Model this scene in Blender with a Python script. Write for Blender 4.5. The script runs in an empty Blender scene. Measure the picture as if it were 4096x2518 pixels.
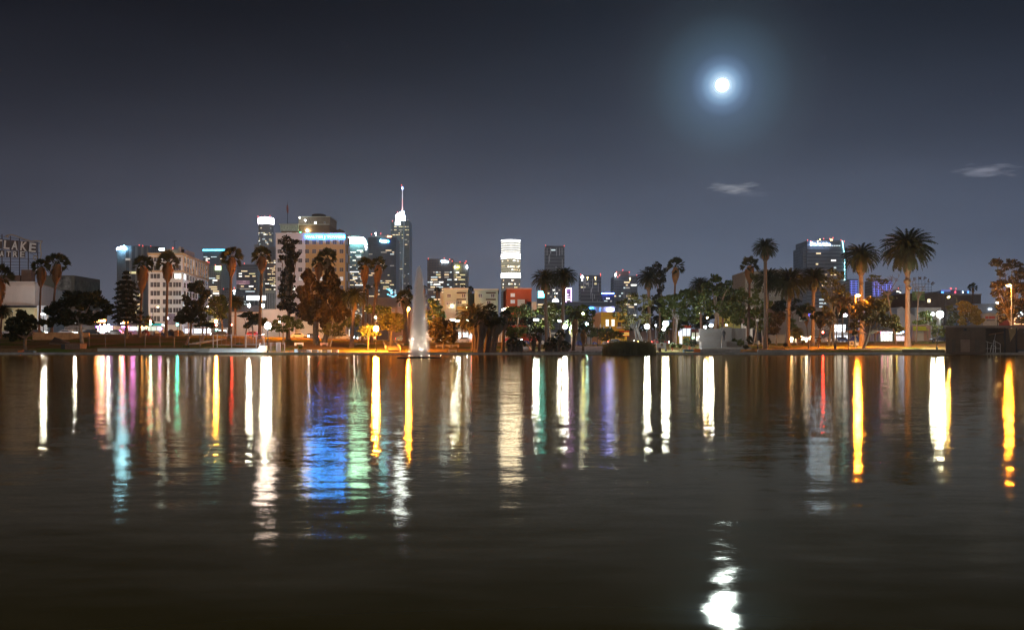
# Night view over a park lake: far shore with palms and lamps, city towers behind, moon above.
import bpy, math, random
from math import sin, cos, pi, radians, sqrt, atan2
from mathutils import Vector, noise as mnoise

# ------------------------------------------------------------------ camera, world, exposure
F = 4096.0          # focal length in photo pixels (36 mm lens on a 36 mm sensor)
HX, HY, ZC = 2048.0, 1400.0, 0.83
sc = bpy.context.scene
COL = sc.collection
cam_d = bpy.data.cameras.new('camera'); cam = bpy.data.objects.new('camera', cam_d); COL.objects.link(cam)
cam.location = (0, 0, ZC); cam.rotation_euler = (pi/2, 0, 0)
cam_d.lens = 36; cam_d.sensor_width = 36; cam_d.shift_y = 141/4096; cam_d.clip_start = 0.05; cam_d.clip_end = 60000
sc.camera = cam
sc.view_settings.view_transform = 'Standard'; sc.view_settings.look = 'None'
sc.view_settings.exposure = 0.0; sc.view_settings.gamma = 1.0
cy = sc.cycles
cy.max_bounces = 8; cy.diffuse_bounces = 2; cy.glossy_bounces = 3; cy.transmission_bounces = 2; cy.volume_bounces = 5
cy.transparent_max_bounces = 6
cy.sample_clamp_indirect = 6.0; cy.sample_clamp_direct = 0.0
cy.caustics_reflective = False; cy.caustics_refractive = False
cy.use_denoising = True
cy.filter_width = 1.35

MOON = Vector(((2889-HX)/F, 1.0, (HY-341)/F)).normalized()

world = bpy.data.worlds.new('World'); sc.world = world; world.use_nodes = True
class NT:
    """short-hand for writing shader nodes"""
    def __init__(s, tree): s.t = tree; s.n = tree.nodes; s.l = tree.links; s.n.clear()
    def node(s, kind, ins=None, **kw):
        n = s.n.new(kind)
        for k, v in kw.items(): setattr(n, k, v)
        for k, v in (ins or {}).items():
            if isinstance(v, bpy.types.NodeSocket): s.l.new(v, n.inputs[k])
            else: n.inputs[k].default_value = v
        return n
    def math(s, op, a, b=0.0, c=0.0, clamp=False):
        return s.node('ShaderNodeMath', {0: a, 1: b, 2: c}, operation=op, use_clamp=clamp).outputs[0]
    def vmath(s, op, a, b=(0, 0, 0), out=0):
        return s.node('ShaderNodeVectorMath', {0: a, 1: b}, operation=op).outputs[out]
    def ramp(s, fac, stops, interp='LINEAR'):
        r = s.node('ShaderNodeValToRGB', {0: fac}); cr = r.color_ramp; cr.interpolation = interp
        while len(cr.elements) < len(stops): cr.elements.new(0.5)
        for e, (p, c) in zip(cr.elements, stops): e.position = p; e.color = (*c, 1)
        return r.outputs[0]
    def mix(s, fac, a, b, mode='MIX'):
        n = s.node('ShaderNodeMix', data_type='RGBA', blend_type=mode)
        for k, v in ((0, fac), (6, a), (7, b)):
            if isinstance(v, bpy.types.NodeSocket): s.l.new(v, n.inputs[k])
            elif k: n.inputs[k].default_value = (*v[:3], 1)
            else: n.inputs[k].default_value = v
        return n.outputs[2]

W = NT(world.node_tree)
tc = W.node('ShaderNodeTexCoord').outputs['Generated']
dirv = W.vmath('NORMALIZE', tc)
sep = W.node('ShaderNodeSeparateXYZ', {0: dirv})
elev = W.math('ABSOLUTE', sep.outputs[2])
# city glow near the horizon fading to dark navy overhead (linear values, doubled in the ramp)
grad = W.ramp(W.math('DIVIDE', elev, 0.5), [(0.0, (.160, .178, .224)), (.10, (.140, .154, .196)), (.20, (.100, .110, .146)), (.38, (.036, .040, .056)),
                                          (.54, (.0105, .0118, .0175)), (.68, (.0024, .0028, .0056)), (1.0, (.002, .003, .006))], 'B_SPLINE')
side = W.math('MULTIPLY_ADD', sep.outputs[0], 0.75, 0.5, clamp=True)
tint = W.ramp(side, [(0.0, (.66, .60, .60)), (.35, (.86, .84, .86)), (.75, (.92, .98, 1.06)), (1.0, (.76, .88, 1.06))])
sky = W.mix(1.0, grad, tint, 'MULTIPLY')
# added fill: broad warm glow low in the unseen sky behind the viewer
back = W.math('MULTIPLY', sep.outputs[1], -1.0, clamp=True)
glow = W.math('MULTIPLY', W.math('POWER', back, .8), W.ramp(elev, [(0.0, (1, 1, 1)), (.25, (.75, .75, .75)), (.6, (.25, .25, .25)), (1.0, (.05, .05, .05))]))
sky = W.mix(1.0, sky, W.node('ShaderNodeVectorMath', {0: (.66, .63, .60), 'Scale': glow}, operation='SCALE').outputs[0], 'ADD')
# soft unevenness of thin cloud
nz = W.node('ShaderNodeTexNoise', {'Vector': W.vmath('MULTIPLY', dirv, (2.2, 2.2, 9.0)), 'Scale': 1.5, 'Detail': 4.0, 'Roughness': .55}).outputs[0]
sky = W.mix(1.0, sky, W.ramp(nz, [(0.3, (.86, .86, .87)), (.7, (1.12, 1.12, 1.12))]), 'MULTIPLY')
# moon halo in thin cloud
cosm = W.vmath('DOT_PRODUCT', dirv, tuple(MOON), out=1)
ang = W.math('ARCCOSINE', cosm)
rr = W.math('MULTIPLY', ang, 1/0.132)
halo = W.ramp(rr, [(0.0, (2.2, 2.3, 2.4)), (.040, (1.2, 1.5, 1.8)), (.060, (.55, .78, 1.0)), (.10, (.24, .40, .60)), (.15, (.110, .185, .30)), (.22, (.052, .088, .135)),
                   (.33, (.034, .058, .080)), (.5, (.013, .019, .023)), (.72, (.004, .004, .005)), (1.0, (0, 0, 0))])
sky = W.mix(1.0, sky, halo, 'ADD')
# two small moonlit clouds
def cloud(px, py, rx, ry, amp):
    global sky
    az = (px-HX)/F; el = (HY-py)/F
    ux = W.math('DIVIDE', sep.outputs[0], sep.outputs[1]); uz = W.math('DIVIDE', sep.outputs[2], sep.outputs[1])
    wob = W.node('ShaderNodeTexNoise', {'Vector': W.vmath('MULTIPLY', dirv, (55, 55, 330)), 'Scale': 1.0, 'Detail': 5.0}).outputs[0]
    dx = W.math('DIVIDE', W.math('SUBTRACT', ux, az), rx/F)
    dz = W.math('DIVIDE', W.math('SUBTRACT', uz, el), ry/F)
    d = W.math('SQRT', W.math('ADD', W.math('MULTIPLY', dx, dx), W.math('MULTIPLY', dz, dz)))
    m = W.math('SUBTRACT', 1.0, W.math('ADD', d, W.math('MULTIPLY', W.math('SUBTRACT', wob, .5), 2.6)), clamp=True)
    front = W.math('GREATER_THAN', sep.outputs[1], 0.0)
    m = W.math('MULTIPLY', W.math('SMOOTH_MIN', m, 1.0, 0.1), front)
    c = W.node('ShaderNodeVectorMath', {0: amp, 'Scale': m}, operation='SCALE').outputs[0]
    sky = W.mix(1.0, sky, c, 'ADD')
cloud(2940, 752, 100, 22, (.19, .19, .19))
cloud(3940, 682, 130, 28, (.14, .14, .16))
cloud(3000, 775, 150, 14, (.03, .03, .035))
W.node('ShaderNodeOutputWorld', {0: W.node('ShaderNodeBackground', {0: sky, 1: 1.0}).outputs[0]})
world.cycles.sampling_method = 'MANUAL'; world.cycles.sample_map_resolution = 512

# ------------------------------------------------------------------ helpers
def P(px, py, D): return Vector(((px-HX)/F*D, D, ZC+(HY-py)/F*D))
def X(px, D): return (px-HX)/F*D
def Z(py, D): return ZC+(HY-py)/F*D
def S(px, D): return px/F*D

WL = {}   # world location of every container / part
def link(name, data=None, parent=None, loc=(0, 0, 0)):
    o = bpy.data.objects.new(name, data); COL.objects.link(o)
    loc = Vector(loc)
    if parent is not None:
        o.parent = parent; o.location = loc-WL[parent.name]
    else: o.location = loc
    WL[o.name] = loc
    return o
def thing(name, label, cat, loc, group=None):
    o = link(name, None, None, loc); o.empty_display_size = .5
    o['label'] = label; o['category'] = cat
    if group: o['group'] = group
    return o
def tag(o, label, cat, group=None):
    o['label'] = label; o['category'] = cat
    if group: o['group'] = group
    return o

class MB:
    """collects shapes in world space; build() links them as one mesh object"""
    def __init__(s): s.v = []; s.f = []
    def add(s, vs, fs):
        b = len(s.v); s.v += [tuple(v) for v in vs]; s.f += [tuple(i+b for i in f) for f in fs]
    def quad(s, *p): s.add(p, [tuple(range(len(p)))])
    def box(s, x0, x1, y0, y1, z0, z1):
        s.add([(x0, y0, z0), (x1, y0, z0), (x1, y1, z0), (x0, y1, z0), (x0, y0, z1), (x1, y0, z1), (x1, y1, z1), (x0, y1, z1)],
              [(0, 3, 2, 1), (4, 5, 6, 7), (0, 1, 5, 4), (1, 2, 6, 5), (2, 3, 7, 6), (3, 0, 4, 7)])
    def prism(s, pts, z0, z1, top=None):
        n = len(pts); top = top or pts
        zz = z1 if isinstance(z1, (list, tuple)) else [z1]*n
        s.add([(x, y, z0) for x, y in pts]+[(top[i][0], top[i][1], zz[i]) for i in range(n)],
              [tuple(reversed(range(n))), tuple(range(n, 2*n))]+[(i, (i+1) % n, n+(i+1) % n, n+i) for i in range(n)])
    def poly(s, pts, y0, y1):
        """outline in x, z (counter-clockwise seen from the lake) given depth along y"""
        n = len(pts)
        s.add([(x, y0, z) for x, z in pts]+[(x, y1, z) for x, z in pts],
              [tuple(range(n)), tuple(reversed(range(n, 2*n)))]+[((i+1) % n, i, n+i, n+(i+1) % n) for i in range(n)])
    def tube(s, path, radii, n=7):
        path = [Vector(p) for p in path]
        if not isinstance(radii, (list, tuple)): radii = [radii]*len(path)
        vs = []; fs = []
        for i, p in enumerate(path):
            t = (path[min(i+1, len(path)-1)]-path[max(i-1, 0)]).normalized()
            a = Vector((0, 1, 0)) if abs(t.y) < .9 else Vector((1, 0, 0))
            u = t.cross(a).normalized(); w = t.cross(u)
            for k in range(n):
                q = 2*pi*k/n; vs.append(p+(u*cos(q)+w*sin(q))*radii[i])
        for i in range(len(path)-1):
            for k in range(n):
                k2 = (k+1) % n; fs.append((i*n+k, i*n+k2, (i+1)*n+k2, (i+1)*n+k))
        fs.append(tuple(range(n))); fs.append(tuple(reversed(range((len(path)-1)*n, len(path)*n))))
        s.add(vs, fs)
    def lathe(s, cx, cyy, prof, n=16, jag=0.0, rnd=None):
        vs = []; fs = []
        for r, z in prof:
            for k in range(n):
                q = 2*pi*k/n; j = 1+(rnd.uniform(-jag, jag) if rnd else 0)
                vs.append((cx+r*j*cos(q), cyy+r*j*sin(q), z))
        m = len(prof)
        for i in range(m-1):
            for k in range(n):
                k2 = (k+1) % n; fs.append((i*n+k, i*n+k2, (i+1)*n+k2, (i+1)*n+k))
        fs.append(tuple(reversed(range(n)))); fs.append(tuple(range((m-1)*n, m*n)))
        s.add(vs, fs)
    def ball(s, c, r, n=10, m=6, sz=1.0):
        s.lathe(c[0], c[1], [(max(r*sin(pi*i/m), r*.02), c[2]-r*sz*cos(pi*i/m)) for i in range(m+1)], n)
    def build(s, name, mat, parent=None, org=None, smooth=False):
        if org is None:
            if parent is not None: org = WL[parent.name]
            else:
                xs = [v[0] for v in s.v]; ys = [v[1] for v in s.v]; zs = [v[2] for v in s.v]
                org = ((min(xs)+max(xs))/2, (min(ys)+max(ys))/2, min(zs))
        org = Vector(org)
        me = bpy.data.meshes.new(name)
        me.from_pydata([(v[0]-org[0], v[1]-org[1], v[2]-org[2]) for v in s.v], [], s.f)
        me.materials.append(mat)
        if smooth: me.polygons.foreach_set('use_smooth', [True]*len(me.polygons))
        me.update()
        return link(name, me, parent, org)

def text_part(txt, name, mat, parent, cx, y, z0, z1, width=None, depth=.1, bold=.0, rot=0.0, org=None):
    cu = bpy.data.curves.new('t', 'FONT'); cu.body = txt; cu.align_x = 'CENTER'; cu.extrude = .5; cu.offset = bold; cu.resolution_u = 2
    o = bpy.data.objects.new('t', cu); COL.objects.link(o)
    dg = bpy.context.evaluated_depsgraph_get(); me = bpy.data.meshes.new_from_object(o.evaluated_get(dg))
    bpy.data.objects.remove(o)
    xs = [v.co.x for v in me.vertices]; ys = [v.co.y for v in me.vertices]
    sy = (z1-z0)/(max(ys)-min(ys)); sx = sy if width is None else width/(max(xs)-min(xs))
    mx = (max(xs)+min(xs))/2; my = min(ys)
    vs = [((v.co.x-mx)*sx, y-(v.co.z+.5)*depth, (v.co.y-my)*sy) for v in me.vertices]
    fs = [tuple(p.vertices) for p in me.polygons]
    bpy.data.meshes.remove(me)
    mb = MB(); c, s_ = cos(rot), sin(rot)
    mb.add([(cx+a*c-b*s_*1.0, yy, z0+a*s_+b*c) for a, yy, b in vs], fs)
    return mb.build(name, mat, parent)

# ------------------------------------------------------------------ materials
MATS = {}
def M(name, col, rough=.8, var=.18, scale=.6, metal=0.0, spec=.3, stain=None):
    """diffuse material with uneven colour in object space"""
    if name in MATS: return MATS[name]
    m = bpy.data.materials.new(name); m.use_nodes = True; t = NT(m.node_tree)
    co = t.node('ShaderNodeTexCoord').outputs['Object']
    n = t.node('ShaderNodeTexNoise', {'Vector': co, 'Scale': scale, 'Detail': 4.0, 'Roughness': .65}).outputs[0]
    c = t.mix(1.0, col, t.ramp(n, [(.25, (1-var*1.6,)*3), (.75, (1+var,)*3)]), 'MULTIPLY')
    if stain:
        n2 = t.node('ShaderNodeTexNoise', {'Vector': t.vmath('MULTIPLY', co, (1, 1, .25)), 'Scale': .35, 'Detail': 5.0}).outputs[0]
        c = t.mix(t.math('MULTIPLY', t.math('SUBTRACT', n2, .5, clamp=True), 2.2, clamp=True), c, stain)
    b = t.node('ShaderNodeBsdfPrincipled', {'Base Color': c, 'Roughness': rough, 'Metallic': metal, 'Specular IOR Level': spec})
    t.node('ShaderNodeOutputMaterial', {0: b.outputs[0]})
    MATS[name] = m; return m
def E(name, col, L, sample=True, body=(.5, .5, .5)):
    """a surface that gives off light"""
    if name in MATS: return MATS[name]
    m = bpy.data.materials.new(name); m.use_nodes = True; t = NT(m.node_tree)
    b = t.node('ShaderNodeBsdfPrincipled', {'Base Color': (*body, 1), 'Roughness': .4, 'Emission Color': (*col, 1), 'Emission Strength': L})
    t.node('ShaderNodeOutputMaterial', {0: b.outputs[0]})
    m.cycles.emission_sampling = 'AUTO' if sample else 'NONE'
    MATS[name] = m; return m
def FAC(name, frame, glass, fh, cw, band=.5, pier=.25, rough=.35, tilt=0.0):
    """office facade: floors of glass between spandrels and piers, in metres of the building's own axes"""
    if name in MATS: return MATS[name]
    m = bpy.data.materials.new(name); m.use_nodes = True; t = NT(m.node_tree)
    co = t.node('ShaderNodeTexCoord').outputs['Object']; sp = t.node('ShaderNodeSeparateXYZ', {0: co})
    u = t.math('ADD', sp.outputs[0], sp.outputs[1])
    fz = t.math('FRACT', t.math('DIVIDE', sp.outputs[2], fh)); fu = t.math('FRACT', t.math('DIVIDE', t.math('ADD', u, 1000.0), cw))
    g = t.math('MULTIPLY', t.math('GREATER_THAN', fz, band), t.math('GREATER_THAN', fu, pier))
    cell = t.node('ShaderNodeCombineXYZ', {0: t.math('FLOOR', t.math('DIVIDE', u, cw*2.0)), 2: t.math('FLOOR', t.math('DIVIDE', sp.outputs[2], fh))}).outputs[0]
    r = t.node('ShaderNodeTexWhiteNoise', {0: cell}, noise_dimensions='3D').outputs[0]
    gc = t.mix(r, glass, tuple(min(1, c*2.2+.01) for c in glass))
    n = t.node('ShaderNodeTexNoise', {'Vector': co, 'Scale': .05, 'Detail': 3.0}).outputs[0]
    fc = t.mix(1.0, frame, t.ramp(n, [(.3, (.8, .8, .8)), (.7, (1.15, 1.15, 1.15))]), 'MULTIPLY')
    c = t.mix(g, fc, gc)
    b = t.node('ShaderNodeBsdfPrincipled', {'Base Color': c, 'Roughness': t.math('MULTIPLY_ADD', g, rough-.8, .8), 'Specular IOR Level': .5})
    t.node('ShaderNodeOutputMaterial', {0: b.outputs[0]})
    MATS[name] = m; return m
def LEAF(name, col, var=.35):
    if name in MATS: return MATS[name]
    m = bpy.data.materials.new(name); m.use_nodes = True; t = NT(m.node_tree)
    co = t.node('ShaderNodeTexCoord').outputs['Object']
    n = t.node('ShaderNodeTexNoise', {'Vector': co, 'Scale': .55, 'Detail': 3.0}).outputs[0]
    c = t.mix(1.0, col, t.ramp(n, [(.3, (1-var,)*3), (.7, (1+var, 1+var, 1+var*.6))]), 'MULTIPLY')
    d = t.node('ShaderNodeBsdfDiffuse', {0: c}); tr = t.node('ShaderNodeBsdfTranslucent', {0: c})
    g = t.node('ShaderNodeBsdfAnisotropic', {'Color': (.5, .5, .5, 1), 'Roughness': .45})
    mx = t.node('ShaderNodeMixShader', {0: .3, 1: d.outputs[0], 2: tr.outputs[0]})
    mx = t.node('ShaderNodeMixShader', {0: .03, 1: mx.outputs[0], 2: g.outputs[0]})
    t.node('ShaderNodeOutputMaterial', {0: mx.outputs[0]})
    MATS[name] = m; return m

leaf_dark = LEAF('leaf_dark', (.030, .034, .013)); leaf_mid = LEAF('leaf_mid', (.080, .095, .022)); leaf_olive = LEAF('leaf_olive', (.120, .105, .030))
leaf_rust = LEAF('leaf_rust', (.085, .060, .030)); leaf_pale = LEAF('leaf_pale', (.11, .13, .05)); palm_green = LEAF('palm_green', (.046, .046, .017))
palm_dry = LEAF('palm_dry', (.25, .125, .050)); reed_mat = LEAF('reed', (.11, .10, .04)); reed_tip = LEAF('reed_tip', (.05, .065, .022))
bark = M('bark', (.16, .115, .075), var=.35, scale=2.0); bark_pale = M('bark_pale', (.24, .20, .16), var=.35, scale=1.5); bark_palm = M('bark_palm', (.13, .080, .052), var=.3, scale=3)
concrete = M('concrete', (.30, .28, .25), var=.25, scale=.8, stain=(.12, .11, .09)); white_wall = M('white_wall', (.62, .62, .60), var=.12, stain=(.35, .33, .30))
dark_metal = M('dark_metal', (.035, .037, .04), rough=.5, metal=.3); grey_metal = M('grey_metal', (.35, .36, .38), rough=.5, metal=.4, var=.08)
steel = M('steel', (.5, .5, .5), rough=.45, metal=.4, var=.05); glass_dark = M('glass_dark', (.03, .034, .04), rough=.12, var=.1, spec=.6)
win_glass = M('win_glass', (.10, .10, .105), rough=.2, var=.5, scale=.9, spec=.6); black = M('black', (.012, .012, .013), rough=.6)
white_paint = M('white_paint', (.72, .72, .70), var=.05); wood = M('wood', (.16, .10, .06), var=.3, scale=3); tyre_m = M('tyre', (.015, .015, .015), rough=.9)

beacon_red = E('beacon_red', (1, .07, .04), 5, False); warm_win = E('warm_win', (1, .70, .36), 1.15, False); cool_win = E('cool_win', (.78, .95, 1), .8, False)
yellow_win = E('yellow_win', (1, .82, .36), .8, False); dim_win = E('dim_win', (1, .8, .6), .28, False); white_win = E('white_win', (1, .96, .85), 2.2, False)
pink_win = E('pink_win', (1, .45, .6), .35, False)
# ------------------------------------------------------------------ setting: water, banks, ground, road
def lerp(tab, x):
    if x <= tab[0][0]: return tab[0][1]
    for (a, u), (b, v) in zip(tab, tab[1:]):
        if x <= b: return u+(v-u)*(x-a)/(b-a)
    return tab[-1][1]
# height of the street behind the park, along x (read as photo column, row of its crest at 250 m)
RIDGE = [((px-HX)/F*250, ZC+(HY-py)/F*250) for px, py in ((0, 1336), (650, 1338), (900, 1343), (1300, 1354), (1620, 1363), (1800, 1369), (2150, 1368), (2300, 1378), (2650, 1376), (2850, 1374),
                                                          (3150, 1371), (3400, 1367), (3700, 1363), (3850, 1368), (4096, 1372))]
def g(x, y):
    """height of the land"""
    r = lerp(RIDGE, x*250/max(y, 190))
    low = lerp([(-60, 1.15), (-58, .52), (40, .5), (46, .8), (100, .85)], x)
    if y < 193.4: return .42
    if y < 197: return lerp([(193.4, .42), (194.2, low)], y) if x < -58 else low if y > 194.5 else .44
    if y < 250: return low+(r-low)*((y-197)/53)**.9
    if y < 420: return r
    return r+(4-r)*min(1, (y-420)/300)
def on_ground(px, pyb, lo=191.0, hi=262.0):
    """point of the land seen at this photo position"""
    D = lo
    while D < hi:
        x = X(px, D)
        if HY-(g(x, D)-ZC)/D*F <= pyb: break
        D += .5
    x = X(px, D); return Vector((x, D, g(x, D)))

def water_material():
    m = bpy.data.materials.new('lake_water'); m.use_nodes = True; t = NT(m.node_tree)
    pos = t.node('ShaderNodeNewGeometry').outputs['Position']
    def slopes(sx, sy, scale, detail, amp, w=0.0):
        v = t.vmath('MULTIPLY', pos, (sx, sy, 1)); v = t.vmath('ADD', v, (w, w*1.7, 0))
        c = t.node('ShaderNodeTexNoise', {'Vector': v, 'Scale': scale, 'Detail': detail, 'Roughness': .6}).outputs['Color']
        c = t.vmath('MULTIPLY', t.vmath('SUBTRACT', c, (.5, .5, .5)), (4.2, 4.2, 0))
        c = t.vmath('MINIMUM', t.vmath('MAXIMUM', c, (-1, -1, 0)), (1, 1, 0))
        return t.vmath('MULTIPLY', c, (amp, amp, 0))
    # fine ripples, hand-sized wavelets and a slow swell; gusts change their height from place to place
    gust = t.node('ShaderNodeTexNoise', {'Vector': t.vmath('MULTIPLY', pos, (.35, 1.0, 1)), 'Scale': .09, 'Detail': 3.0}).outputs[0]
    gust = t.math('MULTIPLY_ADD', gust, .7, .65)
    # the water lies calmer in the lee of the near bank
    dist = t.node('ShaderNodeMapRange', {0: t.node('ShaderNodeSeparateXYZ', {0: pos}).outputs[1], 1: 3.0, 2: 14.0, 3: .15, 4: 1.0}).outputs[0]
    fine = slopes(.8, 1.2, 48.0, 1.0, .027, 3.1)
    mid = slopes(.6, 1.5, 10.0, 1.0, .020, 11.0)
    big = t.vmath('ADD', slopes(.5, 1.0, .9, 3.0, .0065, 5.0), slopes(.6, 1.4, 3.0, 1.0, .008, 17.0))
    s = t.vmath('ADD', t.node('ShaderNodeVectorMath', {0: t.vmath('ADD', fine, mid), 'Scale': dist}, operation='SCALE').outputs[0], t.node('ShaderNodeVectorMath', {0: big, 'Scale': t.math('MULTIPLY_ADD', dist, -1.0, 2.15)}, operation='SCALE').outputs[0])
    s = t.node('ShaderNodeVectorMath', {0: s, 'Scale': gust}, operation='SCALE').outputs[0]
    nrm = t.vmath('NORMALIZE', t.vmath('ADD', s, (0, 0, 1)))
    fr = t.node('ShaderNodeFresnel', {'IOR': 1.333}).outputs[0]
    gl = t.node('ShaderNodeBsdfAnisotropic', {'Color': (.95, .80, .55, 1), 'Roughness': .108, 'Normal': nrm}, distribution='BECKMANN')
    murk = t.node('ShaderNodeTexNoise', {'Vector': pos, 'Scale': .4, 'Detail': 2.0}).outputs[0]
    df = t.node('ShaderNodeBsdfDiffuse', {0: t.ramp(murk, [(.3, (.118, .084, .001)), (.7, (.136, .096, .002))])})
    mx = t.node('ShaderNodeMixShader', {0: t.math('MULTIPLY', fr, .97, clamp=True), 1: df.outputs[0], 2: gl.outputs[0]})
    t.node('ShaderNodeOutputMaterial', {0: mx.outputs[0]})
    return m
def struct(name, mb, mat, smooth=False):
    o = mb.build(name, mat, None, (0, 0, 0), smooth); o['kind'] = 'structure'; return o
mb = MB(); mb.quad((-140, -25, 0), (140, -25, 0), (140, 191, 0), (-140, 191, 0)); struct('water', mb, water_material())

def ground_material():
    m = bpy.data.materials.new('park_ground'); m.use_nodes = True; t = NT(m.node_tree)
    pos = t.node('ShaderNodeNewGeometry').outputs['Position']
    n1 = t.node('ShaderNodeTexNoise', {'Vector': pos, 'Scale': .09, 'Detail': 5.0, 'Roughness': .65}).outputs[0]
    n2 = t.node('ShaderNodeTexNoise', {'Vector': pos, 'Scale': 2.2, 'Detail': 3.0}).outputs[0]
    grass = t.mix(n2, (.06, .085, .014), (.13, .15, .03)); dirt = t.mix(n2, (.12, .072, .036), (.34, .20, .095))
    f = t.ramp(n1, [(.38, (0, 0, 0)), (.54, (1, 1, 1))])
    c = t.mix(f, grass, dirt)
    b = t.node('ShaderNodeBsdfDiffuse', {0: c}); t.node('ShaderNodeOutputMaterial', {0: b.outputs[0]}); return m
mb = MB()
xs = [-3600, -900, -400, -250]+[-180+4*i for i in range(91)]+[250, 400, 900, 3600]
ys = [191.2, 193.39, 194.25, 194.6, 197]+[200+3*i for i in range(17)]+[250, 258, 300, 420, 600, 900, 4200]
xs = sorted(set(xs+[-60, -58, 40, 46]))
rg = random.Random(5)
vs = []
for y in ys:
    for x in xs:
        z = g(x, y)
        if 199 < y < 249 and abs(x) < 170: z += mnoise.noise((x*.12, y*.15, 0))*.12
        vs.append((x, y, z))
n = len(xs)
mb.add(vs, [(j*n+i, j*n+i+1, (j+1)*n+i+1, (j+1)*n+i) for j in range(len(ys)-1) for i in range(n-1)])
struct('ground', mb, ground_material())
# concrete lake edge with a worn coping, in lengths
mb = MB(); rg = random.Random(8); x = -140.0
while x < 140:
    L = rg.uniform(5, 9); d = rg.uniform(-.03, .03)
    mb.box(x+.02, x+L-.02, 190.7+d, 191.6, -.4, .40+d*.6); x += L
struct('lake_edge', mb, concrete)
mb = MB()
for i in range(len(xs)-1):
    a, b = max(xs[i], -140), min(xs[i+1], 140)
    if a < b: mb.quad((a, 191.61, .445), (b, 191.61, .445), (b, 193.3, .446), (a, 193.3, .446))
struct('lakeside_path', mb, M('path', (.27, .24, .20), var=.3, scale=.5))
# street on the crest with kerb and pavement
mb = MB(); mk = MB(); mp = MB(); ml = MB()
for i in range(len(xs)-1):
    a, b = xs[i], xs[i+1]
    if a < -200 or b > 200: continue
    za, zb = g(a, 255), g(b, 255)
    mb.quad((a, 256, za+.02), (b, 256, zb+.02), (b, 274, zb+.02), (a, 274, za+.02))
    mp.add([(a, 252.5, za+.14), (b, 252.5, zb+.14), (b, 255.9, zb+.14), (a, 255.9, za+.14), (a, 255.9, za), (b, 255.9, zb), (a, 252.5, za), (b, 252.5, zb)],
           [(0, 1, 2, 3), (3, 2, 5, 4), (1, 0, 6, 7)])
    mp.add([(a, 274.1, za+.14), (b, 274.1, zb+.14), (b, 279, zb+.14), (a, 279, za+.14), (a, 274.1, za), (b, 274.1, zb)], [(0, 1, 2, 3), (4, 5, 1, 0)])
    ml.quad((a+.5, 264.9, za+.032), (a+2.2, 264.9, za+(zb-za)*.4+.032), (a+2.2, 265.05, za+(zb-za)*.4+.032), (a+.5, 265.05, za+.032))
struct('road', mb, M('asphalt', (.055, .055, .056), var=.2)); struct('pavement', mp, M('paving', (.30, .28, .25), var=.2)); struct('road_markings', ml, M('road_paint', (.6, .5, .2)))

# ------------------------------------------------------------------ plants
def leaf_cards(mb, rnd, cx, cyy, cz, rx, ry, rz, n, s0, s1, shell=.45, down=0.0, flat=1.0):
    """many small leaf sprays through one lobe of a crown"""
    vs = []; fs = []
    for _ in range(n):
        while True:
            a, b, c = rnd.uniform(-1, 1), rnd.uniform(-1, 1), rnd.uniform(-1, 1)
            q = a*a+b*b+c*c
            if q <= 1 and (q > shell or rnd.random() < .22): break
        # lumpy outline
        k = .82+.3*mnoise.noise((a*2.1+cx, b*2.1+cz, c*2.1+cyy))
        p = Vector((cx+a*rx*k, cyy+b*ry*k, cz+c*rz*k))
        s = rnd.uniform(s0, s1)
        u = Vector((rnd.gauss(0, 1), rnd.gauss(0, 1), rnd.gauss(0, .7)*flat)).normalized()
        w = u.cross(Vector((rnd.gauss(0, 1), rnd.gauss(0, 1), rnd.gauss(0, 1)))).normalized()
        if down: w = (w*(1-down)+Vector((0, 0, -1))*down).normalized()*(1+down)
        i = len(vs)
        vs += [p-u*s*.5, p+w*s*.35-u*s*.1, p+u*s*.5+w*s*.1, p-w*s*.35+u*s*.1]; fs.append((i, i+1, i+2, i+3))
    mb.add(vs, fs)
TREES = []
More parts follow.
